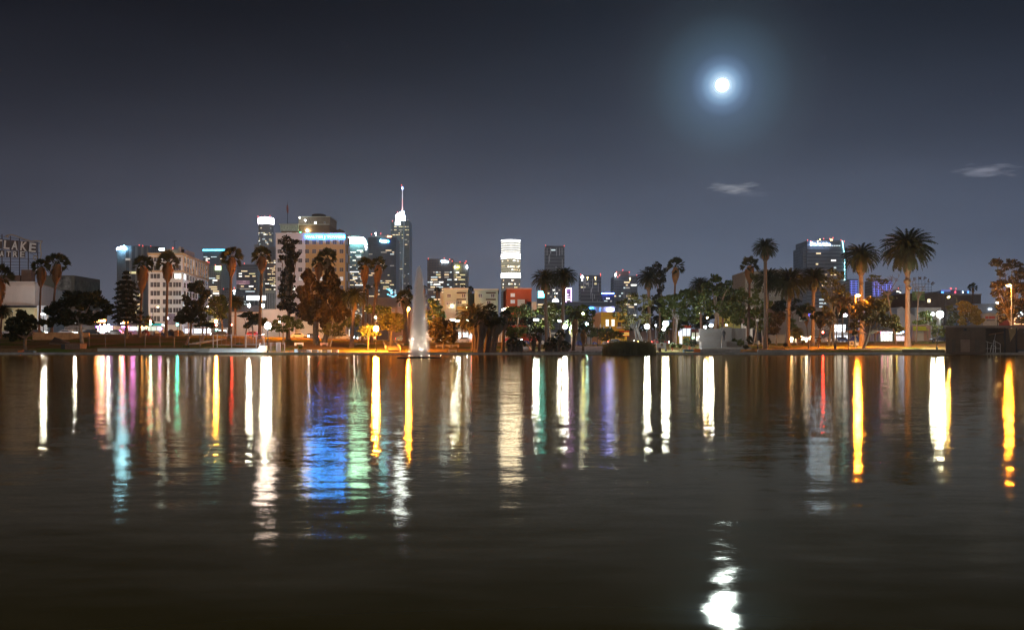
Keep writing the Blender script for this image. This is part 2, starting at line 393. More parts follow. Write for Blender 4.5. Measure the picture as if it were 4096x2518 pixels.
def tree(name, label, px, pyb, blobs, leaf=None, brk=None, tw=.35, D=None, dens=1.0, seed=0, fork=.45, size=1.0, lean=0, group=None, down=0.0, trunks=None, cat='tree', bare=False, shell=.45):
    """blobs: lobes of the crown as (column, row, half width, half height) in photo pixels at the tree's distance"""
    rnd = random.Random(seed or int(px*7+pyb))
    b = on_ground(px, pyb) if D is None else Vector((X(px, D), D, g(X(px, D), D)))
    D = b.y
    root = thing(name, label, cat, b, group)
    lobes = [(X(a, D), Z(c, D), S(w, D), S(h, D)) for a, c, w, h in blobs]
    mt = MB(); top = Vector((sum(l[0] for l in lobes)/len(lobes), D, sum(l[1] for l in lobes)/len(lobes)))
    for ti, off in enumerate(trunks or [0]):
        base = b+Vector((off, 0, -.15)); zf = b.z+(min(l[1]-l[3]*.4 for l in lobes)-b.z)*.95
        zf = max(zf, b.z+.8)
        fx = base.x+(top.x-base.x)*fork+lean
        f = Vector((fx, D, zf)); mid = base.lerp(f, .5)+Vector((rnd.uniform(-.1, .1)-lean*.15, 0, 0))
        mt.tube([base, base+Vector((0, 0, .25)), mid, f], [tw*1.5, tw, tw*.85, tw*.7], 8)
        for l in lobes[ti::max(1, len(trunks or [0]))] if trunks else lobes:
            e = Vector((l[0]+rnd.uniform(-.2, .2)*l[2], D+rnd.uniform(-.5, .5)*l[2], l[1]+l[3]*.3))
            m1 = f.lerp(e, .5)+Vector((0, rnd.uniform(-.3, .3), l[3]*.12))
            mt.tube([f, m1, e], [tw*.55, tw*.32, tw*.1], 5)
            for _ in range(7 if bare else 3):
                q = m1.lerp(e, rnd.uniform(0, .9)); e2 = q+Vector((rnd.uniform(-1, 1)*l[2]*.75, rnd.uniform(-1, 1)*l[2]*.6, rnd.uniform(.0, .7)*l[3]))
                mt.tube([q, q.lerp(e2, .55)+Vector((0, 0, .12*l[3])), e2], [tw*.2, tw*.12, tw*.05], 4)
                if bare:
                    for _ in range(3):
                        q2 = q.lerp(e2, rnd.uniform(.3, 1)); e3 = q2+Vector((rnd.uniform(-1, 1), rnd.uniform(-.6, .6), rnd.uniform(-.1, 1)))*l[2]*.4
                        mt.tube([q2, e3], [tw*.08, tw*.04], 3)
    mt.build('trunk', brk or bark, root)
    if leaf is not None:
        mc = MB()
        for (lx, lz, lw, lh) in lobes:
            area = lw*lh
            nn = int(min(3600, max(90, area*145*dens)))
            leaf_cards(mc, rnd, lx, D, lz, lw*.8, lw*.7, lh*.8, nn//2, .30*size, .68*size, shell, down)
            for _ in range(6):      # smaller clumps break up the outline
                a_, c_ = rnd.uniform(0, 2*pi), rnd.uniform(.5, .85); q = rnd.uniform(.3, .55)
                leaf_cards(mc, rnd, lx+cos(a_)*lw*c_, D+rnd.uniform(-.6, .6)*lw, lz+sin(a_)*lh*c_, lw*q, lw*q, lh*q*.8, nn//6, .28*size, .62*size, .2, down)
        mc.build('crown', leaf, root)
    return root

def fan_palm(label, px, pyt, pysk, pxb, pyb, r=42, skw=19, D=None, tw=.30, seed=0, group='fan palms with dead skirts', name='fan_palm', dry=None, tilt=0, green=None):
    """px, pyt: heart of the crown; pysk: row where the skirt of dead fronds ends; pxb, pyb: foot"""
    rnd = random.Random(seed or int(px*3+pyt))
    b = on_ground(pxb, pyb) if D is None else Vector((X(pxb, D), D, g(X(pxb, D), D)))
    D = b.y; root = thing(name, label, 'palm tree', b, group)
    t = P(px, pyt, D); R = S(r, D)*1.22
    sk = Z(pysk, D); fr = (sk-b.z)/(t.z-b.z)
    def axis(k): return Vector((b.x+(t.x-b.x)*k**1.15, D, b.z+(t.z-b.z)*k))
    mt = MB(); mt.tube([axis(k) - Vector((0, 0, .2 if k == 0 else 0)) for k in (0, .03, .12, .3, .5, .7, .85, 1)], [tw*1.75, tw*1.35, tw*1.05, tw*.95, tw*.9, tw*.85, tw*.85, tw*.8], 9)
    mt.build('trunk', bark_palm, root)
    # skirt of hanging dead fronds
    ms = MB(); sw = S(skw, D); vs = []; fs = []
    L = t.z-sk
    prof = [(.0, .55), (.12, .8), (.3, 1.0), (.5, .92), (.7, .7), (.88, .45), (1, .22)]
    for i in range(len(prof)-1):
        k0, r0 = prof[i]; k1, r1 = prof[i+1]
        c0 = axis(1-(1-fr)*k0); c1 = axis(1-(1-fr)*k1)
        n = 14
        for q in range(n):
            a0 = 2*pi*q/n; a1 = 2*pi*(q+1)/n
            j = len(vs)
            vs += [c0+Vector((cos(a0), sin(a0), 0))*sw*r0*.72, c0+Vector((cos(a1), sin(a1), 0))*sw*r0*.72, c1+Vector((cos(a1), sin(a1), 0))*sw*r1*.72, c1+Vector((cos(a0), sin(a0), 0))*sw*r1*.72]
            fs.append((j, j+1, j+2, j+3))
    for _ in range(int(170+L*16)):
        k = rnd.random()**.9; a = rnd.uniform(0, 2*pi); rad = sw*lerp(prof, k)*rnd.uniform(.72, 1.08)
        c = axis(1-(1-fr)*k*.96)+Vector((cos(a)*rad, sin(a)*rad, 0)); w = rnd.uniform(.06, .16); h = rnd.uniform(.5, 1.1)
        tx = Vector((-sin(a), cos(a), 0))*w; dn = Vector((cos(a)*.12-cos(a)*k*.35, sin(a)*.12, -1))*h
        j = len(vs); vs += [c-tx, c+tx, c+tx*1.3+dn*.6, c+dn, c-tx*1.4+dn*.7]; fs.append((j, j+1, j+2, j+3, j+4))
    ms.add(vs, fs); ms.build('skirt', dry or palm_dry, root)
    # crown of fans: each a stalk and a split fan of blades
    mc = MB(); vs = []; fs = []
    for i in range(29):
        a = 2*pi*i*.381966+rnd.uniform(-.2, .2); el = lerp([(0, 1.4), (.3, .85), (.65, .28), (.85, -.1), (1, -.65)], i/28)+rnd.uniform(-.16, .16)
        d = Vector((cos(a)*cos(el), sin(a)*cos(el), sin(el))); ln = R*rnd.uniform(.34, .52)
        hub = t+d*ln+Vector((0, 0, -.05*ln)); mc.tube([t+d*.1, hub], [.035, .025], 3)
        u = d.cross(Vector((0, 0, 1)));
        if u.length < .1: u = Vector((1, 0, 0))
        u.normalize(); w = u.cross(d); roll = rnd.choice((-1, 1))*rnd.uniform(.2, 1.2); u = u*cos(roll)+w*sin(roll)
        fr_ = R*rnd.uniform(.50, .66); nb = 7
        for k in range(nb):
            q = (k/(nb-1)-.5)*1.25; bd = (d*cos(q)+u*sin(q)).normalized(); q2 = q+.12; q1 = q-.12
            p1 = hub+(d*cos(q1)+u*sin(q1))*fr_*.7; p2 = hub+(d*cos(q2)+u*sin(q2))*fr_*.7
            droop = Vector((0, 0, -fr_*(.10+.12*abs(q))*rnd.uniform(.4, 1.6)))
            tip = hub+bd*fr_*rnd.uniform(.92, 1.08)+droop
            j = len(vs); vs += [hub, p1+droop*.25, tip, p2+droop*.25]; fs.append((j, j+1, j+2, j+3))
    mc.add(vs, fs); mc.build('crown', green or palm_green, root)
    return root

def frond(mb, rnd, o, a, el, L, curl, wide, vs, fs, seg=9):
    """one arching feather frond"""
    p = Vector(o); e = el; pts = [p.copy()]
    for i in range(seg):
        p = p+Vector((cos(a)*cos(e), sin(a)*cos(e), sin(e)))*L/seg; e -= curl/seg*(1+.5*i/seg); pts.append(p.copy())
    sd = Vector((-sin(a), cos(a), 0))
    for i in range(1, seg):
        d = (pts[i+1]-pts[i]).normalized(); up = sd.cross(d)
        k = i/seg; w = wide*L*(.55+1.3*k)*(1-k**4)*.8
        for s_ in (-1, 1):
            for m_ in (0, .5):
                q = pts[i].lerp(pts[i+1], m_+rnd.uniform(-.1, .1)); tip = q+sd*s_*w*.86+d*w*.75-up*w*(.18 if up.z > 0 else -.18)+Vector((0, 0, -w*.25*rnd.uniform(.3, 1.4)))
                j = len(vs); hw = L/seg*.30
                vs += [q-d*hw, q+d*hw, tip]; fs.append((j, j+1, j+2))
    for i in range(seg):
        j = len(vs); hw = .03*(1-i/seg*.6); vs += [pts[i]-sd*hw, pts[i]+sd*hw, pts[i+1]+sd*hw, pts[i+1]-sd*hw]; fs.append((j, j+1, j+2, j+3))
def date_palm(label, px, pyc, pxb, pyb, r=56, D=None, tw=.42, seed=0, n=95, boss=True, droop=.0, name='date_palm', group='feather-leaved date palms', green=None, dry=None, low=-.75, lumps=()):
    rnd = random.Random(seed or int(px*5+pyc))
    b = on_ground(pxb, pyb) if D is None else Vector((X(pxb, D), D, g(X(pxb, D), D)))
    D = b.y; root = thing(name, label, 'palm tree', b, group)
    t = P(px, pyc, D)-Vector((0, 0, S(r, D)*.12)); R = S(r, D)
    def axis(k): return Vector((b.x+(t.x-b.x)*k, D, b.z+(t.z-b.z)*k))
    mt = MB(); mt.tube([axis(k)-Vector((0, 0, .2 if k == 0 else 0)) for k in (0, .04, .12, .4, .7, .9, 1)], [tw*1.7, tw*1.3, tw, tw*.92, tw*.88, tw*.95, tw*1.1], 10)
    mt.build('trunk', bark_palm, root)
    if boss:
        mo = MB(); H = t.z-b.z; h0 = min(R*.95, H*.3)
        mo.lathe(t.x, D, [(tw*.95, t.z-h0), (tw*1.5, t.z-h0*.85), (tw*1.85, t.z-h0*.5), (tw*1.9, t.z-h0*.2), (tw*1.3, t.z+.1)], 12, .12, rnd)
        for lx, lz, lr in lumps: mo.ball((X(lx, D), D-tw*.7, Z(lz, D)), S(lr, D), 9, 6, .9)
        mo.build('trunk_boss', M('boss', (.10, .06, .03), var=.4, scale=3), root)
    mc = MB(); vs = []; fs = []
    n = int(n*1.4)
    for i in range(n):
        k = i/(n-1); a = 2*pi*i*.381966+rnd.uniform(-.15, .15)
        el = lerp([(0, 1.45), (.25, .95), (.55, .45), (.8, 0.0), (1, low)], k)+rnd.uniform(-.1, .1)
        L = R*lerp([(0, .95), (.4, 1.16), (.8, 1.12), (1, .88)], k)*rnd.uniform(.93, 1.06)
        frond(mc, rnd, t, a, el, L, lerp([(0, .9), (.5, 1.35), (1, .9)], k)+droop, .125, vs, fs)
    mc.add(vs, fs); mc.build('crown', green or palm_green, root)
    md = MB(); vs = []; fs = []
    for i in range(int(n*.3)):
        a = 2*pi*i*.381966; frond(md, rnd, t-Vector((0, 0, R*.08)), a, low-.15+rnd.uniform(-.2, .1), R*.75*rnd.uniform(.8, 1.05), .8, .10, vs, fs, 7)
    md.add(vs, fs); md.build('dead_fronds', dry or palm_dry, root)
    return root

def shrub(label, px, pyb, w, h, leaf=None, D=None, name='shrub', group=None, stem=.25):
    rnd = random.Random(int(px*11)); b = on_ground(px, pyb) if D is None else Vector((X(px, D), D, g(X(px, D), D)))
    D = b.y; root = thing(name, label, 'shrub', b, group); W_, H_ = S(w, D), S(h, D)
    mt = MB(); mt.tube([b-Vector((0, 0, .1)), b+Vector((0, 0, H_*.6))], [.07, .04], 5)
    for k in range(4): mt.tube([b+Vector((0, 0, H_*.15)), b+Vector((rnd.uniform(-.5, .5)*W_, rnd.uniform(-.3, .3)*W_, H_*.7))], [.04, .02], 4)
    mt.build('stem', bark, root)
    mc = MB(); leaf_cards(mc, rnd, b.x, D, b.z+H_*(.5+stem*.5), W_, W_*.8, H_*(.5-stem*.4)+.05, int(min(500, 90+W_*H_*90)), .18, .38, .2)
    mc.build('foliage', leaf or leaf_dark, root); return root
# ------------------------------------------------------------------ moon
mb = MB(); mc_ = Vector((0, 0, ZC))+MOON*20000; mb.ball(mc_, 20000*23/F, 24, 14)
tag(mb.build('moon', E('moon_glow', (.55, .76, 1), 2000), None, None, True), 'bright full moon shining through thin cloud over the lake', 'moon')

# ------------------------------------------------------------------ far towers
CUBE = None
def unit_box(name, mat):
    me = bpy.data.meshes.new(name); v = []; h = .5
    b = MB(); b.box(-h, h, -h, h, -h, h); me.from_pydata(b.v, [], b.f); me.materials.append(mat); return me
WBOX = {}
def lit_box(root, name, mat, x, y, z, w, d, h):
    key = (name, mat.name)
    if key not in WBOX: WBOX[key] = unit_box(name, mat)
    o = link(name, WBOX[key], root, (x, y, z)); o.scale = (w, d, h); return o
def lit_windows(root, x0, x1, y, z0, z1, fh, cw, n, rnd, mats, runs=(1, 4), hh=.5, name='lit_window', rows=None):
    """n windows with the light on, in runs along the floors"""
    nf = max(1, int((z1-z0)/fh)); nc = max(1, int((x1-x0)/cw)); used = set(); k = 0; tries = 0
    n = int(n*.72)
    while k < n and tries < n*6:
        tries += 1
        r = rnd.choice(rows) if rows and rnd.random() < .6 else rnd.randrange(nf); c = rnd.randrange(nc); L = rnd.randint(*runs)
        L = min(L, nc-c)
        if any((r, c+i) in used for i in range(L)) or r >= nf: continue
        for i in range(L): used.add((r, c+i))
        w = L*cw*.8
        lit_box(root, name, rnd.choice(mats), x0+(c+L/2)*cw, y-.15, z0+(r+.55)*fh, w, .4, fh*hh); k += 1
def beacons(root, pts, D, mat=None, r=None):
    for px, py in pts:
        m = MB(); c = P(px, py, D); rr_ = r or S(1.5, D); m.ball(c, rr_, 8, 5); m.tube([c-Vector((0, 0, rr_*3)), c], rr_*.25, 4); m.build('beacon', mat or beacon_red, root)

def tower(name, label, px0, px1, pyt, D, depth, fac, cat='tower', group=None, z0=3.0):
    x0, x1, z1 = X(px0, D), X(px1, D), Z(pyt, D)
    root = thing(name, label, cat, ((x0+x1)/2, D, z0), group)
    mb = MB(); mb.box(x0, x1, D, D+depth, z0, z1); mb.build('facade', fac, root)
    pr = MB(); t_ = S(2.2, D)
    pr.box(x0-t_*.3, x1+t_*.3, D-t_*.3, D+t_*.2, z1-t_*.2, z1+t_*.5)
    ph_ = MB(); ph_.box(x0+(x1-x0)*.2, x0+(x1-x0)*.7, D+depth*.3, D+depth*.7, z1-.5, z1+t_*1.6); ph_.build('roof_plant_room', M('parapet', (.12, .12, .125)), root)
    pr.build('roof_parapet', M('parapet', (.12, .12, .125)), root)
    return root, x0, x1, z1
WARM = [warm_win, warm_win, yellow_win, dim_win, cool_win, white_win]
COOL = [cool_win, cool_win, dim_win, warm_win, white_win]

f_brown = FAC('facade_brown', (.17, .13, .115), (.035, .03, .032), 4.1, 4.6, .42, .3)
f_dark = FAC('facade_dark', (.05, .048, .058), (.028, .028, .036), 4.0, 3.0, .3, .12)
f_grey = FAC('facade_grey', (.16, .16, .175), (.045, .048, .058), 4.0, 3.4, .4, .2)
f_stone = FAC('facade_stone', (.27, .25, .235), (.05, .05, .052), 4.0, 3.6, .45, .38)
f_glass = FAC('facade_glass', (.11, .12, .14), (.05, .06, .075), 3.6, 2.8, .22, .1)
f_band = FAC('facade_band', (.17, .16, .17), (.035, .035, .04), 5.2, 400, .48, 0)
f_slab = FAC('facade_slab', (.24, .215, .20), (.05, .046, .046), 400, 5.2, 0, .45)

# beige slab with deep window slots behind the white office block
r, x0, x1, z1 = tower('office_slab', 'tan office slab with vertical window slots and a lit rooftop sign, behind the white office block', 500, 594, 984, 900, 40, f_slab)
rn = random.Random(1); lit_windows(r, x0, x1, 900, 20, z1-8, 3.9, 5.2, 26, rn, [warm_win, yellow_win, dim_win], (1, 1))
mb = MB(); mb.prism([(X(467, 905), 905), (x0-.01, 900.02), (x0-.01, 938), (X(467, 938), 938)], 3, z1-1.5); mb.build('blank_flank', M('flank', (.20, .18, .17)), r)
sg = MB(); w0 = X(468, 899); 
for i in range(9): sg.box(w0+i*.78, w0+i*.78+.62, 898, 898.6, Z(1000-i*.9, 899), Z(991-i*.9-(i % 3), 899))
sg.poly([(w0+7.1, Z(1000, 899)), (w0+8.6, Z(994, 899)), (w0+7.1, Z(987, 899))], 898, 898.6)
sg.build('rooftop_sign', E('sign_ice', (.25, .62, 1), 80), r); beacons(r, [(557, 980), (571, 982)], 900)
r, x0, x1, z1 = tower('hotel_tower', 'dark brown tower with one lit floor, its edge showing behind the tan slab', 594, 640, 986, 1000, 30, f_brown)
lit_windows(r, x0, x1, 1000, z1-9, z1-4, 4, 2, 9, random.Random(4), [warm_win, yellow_win], (1, 2)); beacons(r, [(603, 984)], 1000)

r, x0, x1, z1 = tower('glass_tower', 'grey glass tower with a cyan light line along its roof edge', 812, 900, 1001, 2300, 60, f_glass)
mb = MB(); z_ = z1; mb.box(x0, x1, 2297, 2299.5, z_-1, z_+2.2); mb.box(x0, x0+2, 2299.5, 2340, z_-1, z_+2.2); mb.build('roof_light_line', E('cyan_line', (.1, .75, 1), 6), r)
lit_windows(r, x0, x1, 2300, 60, z1-10, 4, 5.4, 34, random.Random(7), COOL); beacons(r, [(864, 999), (829, 1045), (836, 1048)], 2300)
r, x0, x1, z1 = tower('office_tower', 'pale gridded tower whose top corner glows green and white, before the cyan-topped tower', 833, 885, 1062, 1900, 50, f_stone)
mb = MB()
for i in range(8): mb.box(X(862+i*3, 1900), X(863.8+i*3, 1900), 1897, 1899.5, Z(1080, 1900), Z(1064, 1900))
mb.build('crown_light', E('green_glow', (.75, 1, .5), 4), r); lit_windows(r, x0, x1, 1900, 40, z1-14, 4, 3.6, 44, random.Random(8), WARM+[cool_win], (1, 5))
beacons(r, [(861, 1059), (883, 1062)], 1900)
r, x0, x1, z1 = tower('office_tower', 'low grey office block with a curved dark roof and a bright white lamp', 886, 946, 1160, 1500, 40, f_grey)
mb = MB(); mb.poly([(x0, z1-.5)]+[(x0+(x1-x0)*(1-i/10), z1+4*sin(pi*i/10)) for i in range(0, 11)][::1], 1502, 1538); mb.build('curved_roof', M('roof_dark', (.05, .05, .055)), r)
lit_windows(r, x0, x1, 1500, 6, z1-3, 4, 3, 10, random.Random(12), WARM); beacons(r, [(894, 1154), (937, 1150)], 1500); beacons(r, [(937, 1163)], 1500, E('white_flood_far', (.85, .95, 1), 30), S(4.5, 1500))
r, x0, x1, z1 = tower('office_tower', 'grey block tower with lit floor bands, one of them pink, beside the round crowned tower', 946, 1030, 1058, 2100, 60, f_band)
lit_windows(r, x0, x1, 2100, 30, z1-6, 5.2, 4, 52, random.Random(9), WARM+[cool_win], (2, 7), .4, rows=[26, 24, 23, 7, 8, 9, 4])
mb = MB()
for k in range(3): mb.box(x0, x1-16, 2098, 2099.7, Z(1135-k*5, 2100), Z(1133.4-k*5, 2100))
mb.build('pink_floor_band', E('pink_band', (1, .42, .6), .5), r); beacons(r, [(977, 1053)], 2100)

# round tower with lit crown
D = 2550; cx = X(1057, D); rad = S(30, D)
r = thing('round_tower', 'tallest pale round tower wearing a brilliant white glass crown', 'tower', (cx, D+rad, 3))
mb = MB(); mb.lathe(cx, D+rad, [(rad, 3), (rad, Z(896, D)), (rad*.97, Z(894, D))], 28); mb.box(X(1012, D), X(1045, D), D+14, D+60, 3, Z(975, D)); mb.box(X(1016, D), X(1090, D), D+8, D+70, 3, Z(968, D)-14); mb.build('facade', f_stone, r)
crw = E('crown_white', (.93, .86, 1), 46)
mb = MB()
for k in range(12):
    a = 2*pi*k/12+.13; n = 4
    pts = [(cx+rad*1.02*cos(a+q*.42/n), D+rad+rad*1.02*sin(a+q*.42/n)) for q in range(n+1)]+[(cx+rad*.9*cos(a+q*.42/n), D+rad+rad*.9*sin(a+q*.42/n)) for q in range(n, -1, -1)]
    mb.prism(pts, Z(892, D), Z(870, D))
mb.build('lit_crown', crw, r)
mb = MB(); mb.lathe(cx, D+rad, [(rad*.86, Z(894, D)), (rad*.86, Z(866, D)), (rad*.4, Z(862, D))], 20); mb.build('crown_core', M('crown_core_m', (.3, .3, .32)), r)
rn = random.Random(11)
for k in range(86):
    row = rn.choice([4, 5, 8, 9, 13, 15, 17, 22, 26, 27, 33, 38, 44, 50]) if rn.random() < .6 else rn.randrange(60)
    a = rn.uniform(-1.25, 1.25); z = Z(905, D)-row*4.0
    lit_box(r, 'lit_window', rn.choice(WARM+[cool_win]), cx+rad*sin(a), D+rad-rad*cos(a)-.3, z, rn.choice([2.6, 4, 6])*cos(a)+.6, .8, 2.0).rotation_euler = (0, 0, a)
beacons(r, [(1032, 865), (1046, 866), (1080, 862), (1058, 866)], D)
r, x0, x1, z1 = tower('office_tower', 'dark brown tower with golden lit floors tucked beside the white and tan hotel', 1060, 1104, 988, 2200, 60, f_brown)
lit_windows(r, x0, x1, 2200, 80, z1-24, 4.1, 4.6, 58, random.Random(13), [warm_win, warm_win, yellow_win, white_win], (1, 5), .45, rows=[46, 42, 38, 34, 20, 17, 18, 15, 12])

# teal-crowned tower
D = 2250
r, x0, x1, z1 = tower('round_front_tower', 'tower with three glowing teal-white crown bands behind the tan hotel wing', 1386, 1456, 972, D, 60, f_glass)
teal = E('teal_white', (.42, 1, .85), 26)
mb = MB()
for k, (a, b, u) in enumerate(((1385, 1454, 952), (1386, 1458, 961), (1388, 1462, 971))):
    n = 12; pts = []
    for q in range(n+1): s_ = q/n; pts.append((X(a+(b-a)*s_, D), D-2-14*sin(pi*s_)))
    pts += [(X(b, D), D+30), (X(a, D), D+30)]
    mb.prism(pts, Z(u+2.8, D), Z(u-2.8, D))
mb.build('lit_crown_band', teal, r)
mb = MB(); mb.box(X(1390, D), X(1448, D), D, D+40, z1, Z(948, D)); mb.box(X(1454, D), X(1472, D), D+4, D+50, 3, Z(985, D)); mb.build('upper_block', f_grey, r)
lit_windows(r, x0, x1, D, 70, z1-8, 3.6, 4.2, 88, random.Random(14), WARM+COOL+[white_win], (1, 6), .5, rows=[54, 50, 46, 43, 40, 37, 31, 27, 24, 21])
beacons(r, [(1396, 946), (1416, 946), (1431, 948), (1444, 950)], D); beacons(r, [(1464, 987)], D, E('white_flood_far', (.85, .95, 1), 30), S(4, D))

# dark twin-faced tower with sign
D = 2150
r, x0, x1, z1 = tower('dark_tower', 'near-black glass tower carrying a bright blue-white sign with a ring emblem', 1473, 1584, 950, D, 70, f_dark)
mb = MB(); mb.box(X(1485, D), X(1565, D), D+20, D+60, z1, Z(936, D)); mb.build('rooftop_plant', M('plant_grey', (.30, .33, .35)), r)
sg = MB(); a0 = 1521
for i, w in enumerate((3.6, 3.2, 3.8, 3.4, 3.8, 3.2)): sg.box(X(a0, D), X(a0+w, D), D-2.4, D-1.2, Z(968+i*.35, D), Z(958+i*.35+(i % 2)*.7, D)); a0 += w+.9
sg.build('sign_letters', E('sign_sky', (.25, .75, 1), 50), r)
sg = MB(); c = P(1553.5, 965.5, D); vs = []; n = 20
for ra in (S(4.6, D), S(2.4, D)):
    for q in range(n): vs.append((c.x+ra*.8*cos(2*pi*q/n), D-2.5, c.z+ra*sin(2*pi*q/n)))
sg.add(vs, [(q, (q+1) % n, n+(q+1) % n, n+q) for q in range(n)]); sg.build('ring_emblem', E('sign_blue_ring', (.03, .20, 1), 50), r)
text_part('Aon', 'rooftop_sign', E('sign_orange', (1, .42, .18), 9), r, X(1553, D), D+18, Z(948, D), Z(937, D), S(17, D), 2, .03)
lit_windows(r, x0, x1, D, 60, z1-24, 4, 5, 62, random.Random(15), [warm_win, yellow_win, warm_win, dim_win, cool_win], (1, 3), .5)
rn = random.Random(16)
for k in range(26): lit_box(r, 'lit_window', rn.choice([cool_win, E('cyan_win', (.15, .7, 1), 3, False)]), X(rn.uniform(1549, 1583), D), D-.4, Z(rn.uniform(1150, 1188), D), 3.4, .5, 2)
beacons(r, [(1486, 936), (1523, 933)], D); beacons(r, [(1503, 933)], D, E('white_flood_far', (.85, .95, 1), 30), S(3, D))

# tall spired tower
D = 2400
r, x0, x1, z1 = tower('spired_tower', 'tallest glass tower with a lit sail-shaped crown and thin spire', 1563, 1637, 884, D, 66, f_grey)
mb = MB(); n = 12
prof = [(1581, 852), (1590, 850), (1600, 846), (1612, 840)]
for i in range(9):
    zt = 879-i*4.4; w0 = 1581+max(0, (i-5))*7; w1 = 1617-(i*.35)
    pts = [(X(w0+(w1-w0)*q/n, D), D+12-10*sin(pi*q/n)) for q in range(n+1)]+[(X(w1, D), D+30), (X(w0, D), D+30)]
    mb.prism(pts, Z(zt+1.2, D), Z(zt-1.3, D))
mb.build('lit_crown_stripe', E('crown_ice', (.60, .78, 1), 26), r)
mb = MB(); mb.prism([(X(1582, D), D+13), (X(1616, D), D+13), (X(1615, D), D+28), (X(1583, D), D+28)], Z(884, D), [Z(852, D), Z(840, D), Z(840, D), Z(852, D)]); mb.build('crown_core', M('crown_blue', (.12, .13, .16)), r)
sp = r; mb = MB(); mb.tube([P(1606, 840, D)+Vector((0, 20, 0)), P(1606, 790, D)+Vector((0, 20, 0))], [1.7, 1.1], 6); mb.build('spire', E('spire_red', (1, .42, .42), .9), r)
mb = MB(); mb.tube([P(1606, 790, D)+Vector((0, 20, 0)), P(1606, 752, D)+Vector((0, 20, 0))], [1.1, .8], 6); mb.build('upper_spire', E('spire_white', (.9, .8, .9), .9), r)
mb = MB(); mb.tube([P(1606, 752, D)+Vector((0, 20, 0)), P(1606, 742, D)+Vector((0, 20, 0))], [1.6, 1.4], 6); mb.build('spire_tip_light', E('spire_blue', (.25, .35, 1), 18), r)
beacons(r, [(1606, 740), (1608, 837), (1570, 883), (1590, 848)], D)
rn = random.Random(18)
for k in range(30):
    z = Z(968+k*7.0, D)
    lit_box(r, 'led_column_panel', E('led_white', (.75, .82, 1), 16), X(1588, D), D-1.2, z, S(8, D)*rn.choice([1, 1, .8]), 1.2, S(2.6 if k % 3 else 4.4, D))
lit_windows(r, x0, x1, D, 60, z1-6, 3.8, 3.6, 88, rn, [warm_win, warm_win, yellow_win, cool_win, dim_win], (1, 3), .6, rows=[66, 68, 64, 60, 58, 55])
mb = MB(); mb.box(X(1580, D), X(1602, D), D-2, D-1, Z(901, D), Z(886, D)); mb.build('lit_lobby', E('lobby_white', (.8, .93, 1), 3), r)
mb = MB(); mb.tube([(X(1617, D), D-1.5, Z(890, D)), (X(1611, D), D-1.5, Z(1190, D))], 1.6, 4); mb.build('edge_fin', M('fin', (.35, .38, .42)), r)

D = 1700
r, x0, x1, z1 = tower('office_tower', 'brown stone tower with a small blue-white sign at its top edge', 1709, 1812, 1036, D, 50, f_brown)
text_part('LA Care', 'rooftop_sign', E('sign_ice2', (.55, .8, 1), 30), r, X(1779, D), D-1, Z(1050, D), Z(1040, D), S(27, D), 1, .04)
lit_windows(r, x0, x1, D, 50, z1-18, 4.1, 4.6, 72, random.Random(19), WARM+[cool_win], (1, 3), .5, rows=[33, 34, 26, 27, 22, 19, 12]); beacons(r, [(1713, 1034), (1777, 1031), (1799, 1036), (1809, 1043)], D)
r, x0, x1, z1 = tower('office_tower', 'lighter gridded tower adjoining the brown stone tower, yellow sign strip on top', 1813, 1870, 1050, D+60, 50, f_stone)
lit_windows(r, x0, x1, D+60, 40, z1-12, 4, 3.6, 60, random.Random(20), [warm_win, yellow_win, white_win, warm_win], (1, 4), .5, rows=[33, 31, 28, 26, 22]); beacons(r, [(1840, 1047), (1860, 1051), (1864, 1044)], D+60)
mb = MB(); mb.box(X(1812, D+60), X(1821, D+60), D+57, D+59, Z(1060, D), Z(1054, D)); mb.box(X(1866, D+60), X(1871, D+60), D+57, D+59, Z(1062, D), Z(1050, D)); mb.build('logo_sign', E('sign_white_far', (.8, .93, 1), 30), r)
mb = MB(); mb.poly([(X(1823, D+60), Z(1060, D)), (X(1837, D+60), Z(1058, D)), (X(1837, D+60), Z(1054, D)), (X(1830, D+60), Z(1055.5, D)), (X(1823, D+60), Z(1057, D))], D+57, D+59); mb.build('yellow_sign_strip', E('sign_yellow_far', (1, .95, .1), 20), r)

# white lit round-cornered tower
D = 1300; cx = X(2043, D); rad = S(38.5, D)
r = thing('round_tower', 'white gridded round tower with two dazzling bands of floodlit floors, standing apart', 'tower', (cx, D+rad, 3))
wgrid = FAC('facade_white_grid', (.62, .61, .58), (.07, .07, .07), 3.0, 2.5, .34, .34)
mb = MB(); mb.lathe(cx, D+rad, [(rad, 3), (rad, Z(958, D))], 32); mb.build('facade', wgrid, r)
def band_mat(name, col, L, L2, gap):
    m = bpy.data.materials.new(name); m.use_nodes = True; t = NT(m.node_tree)
    co = t.node('ShaderNodeTexCoord').outputs['Object']; sp = t.node('ShaderNodeSeparateXYZ', {0: co})
    an = t.math('ARCTAN2', sp.outputs[0], sp.outputs[1])
    fu = t.math('FRACT', t.math('MULTIPLY', t.math('ADD', an, 10), 52/(2*pi))); fz = t.math('FRACT', t.math('DIVIDE', sp.outputs[2], 3.0))
    gg = t.math('MULTIPLY', t.math('GREATER_THAN', fu, gap), t.math('GREATER_THAN', fz, gap))
    em = t.node('ShaderNodeEmission', {0: (*col, 1), 1: t.math('MULTIPLY_ADD', gg, L2-L, L)}); t.node('ShaderNodeOutputMaterial', {0: em.outputs[0]})
    m.cycles.emission_sampling = 'AUTO'; return m
m_full = band_mat('flood_full', (1, .95, .85), 17, 5, .40); m_grid = band_mat('flood_grid', (1, .97, .88), 2.2, .22, .22)
m_warm = band_mat('flood_warm', (1, .90, .62), .5, .10, .33)
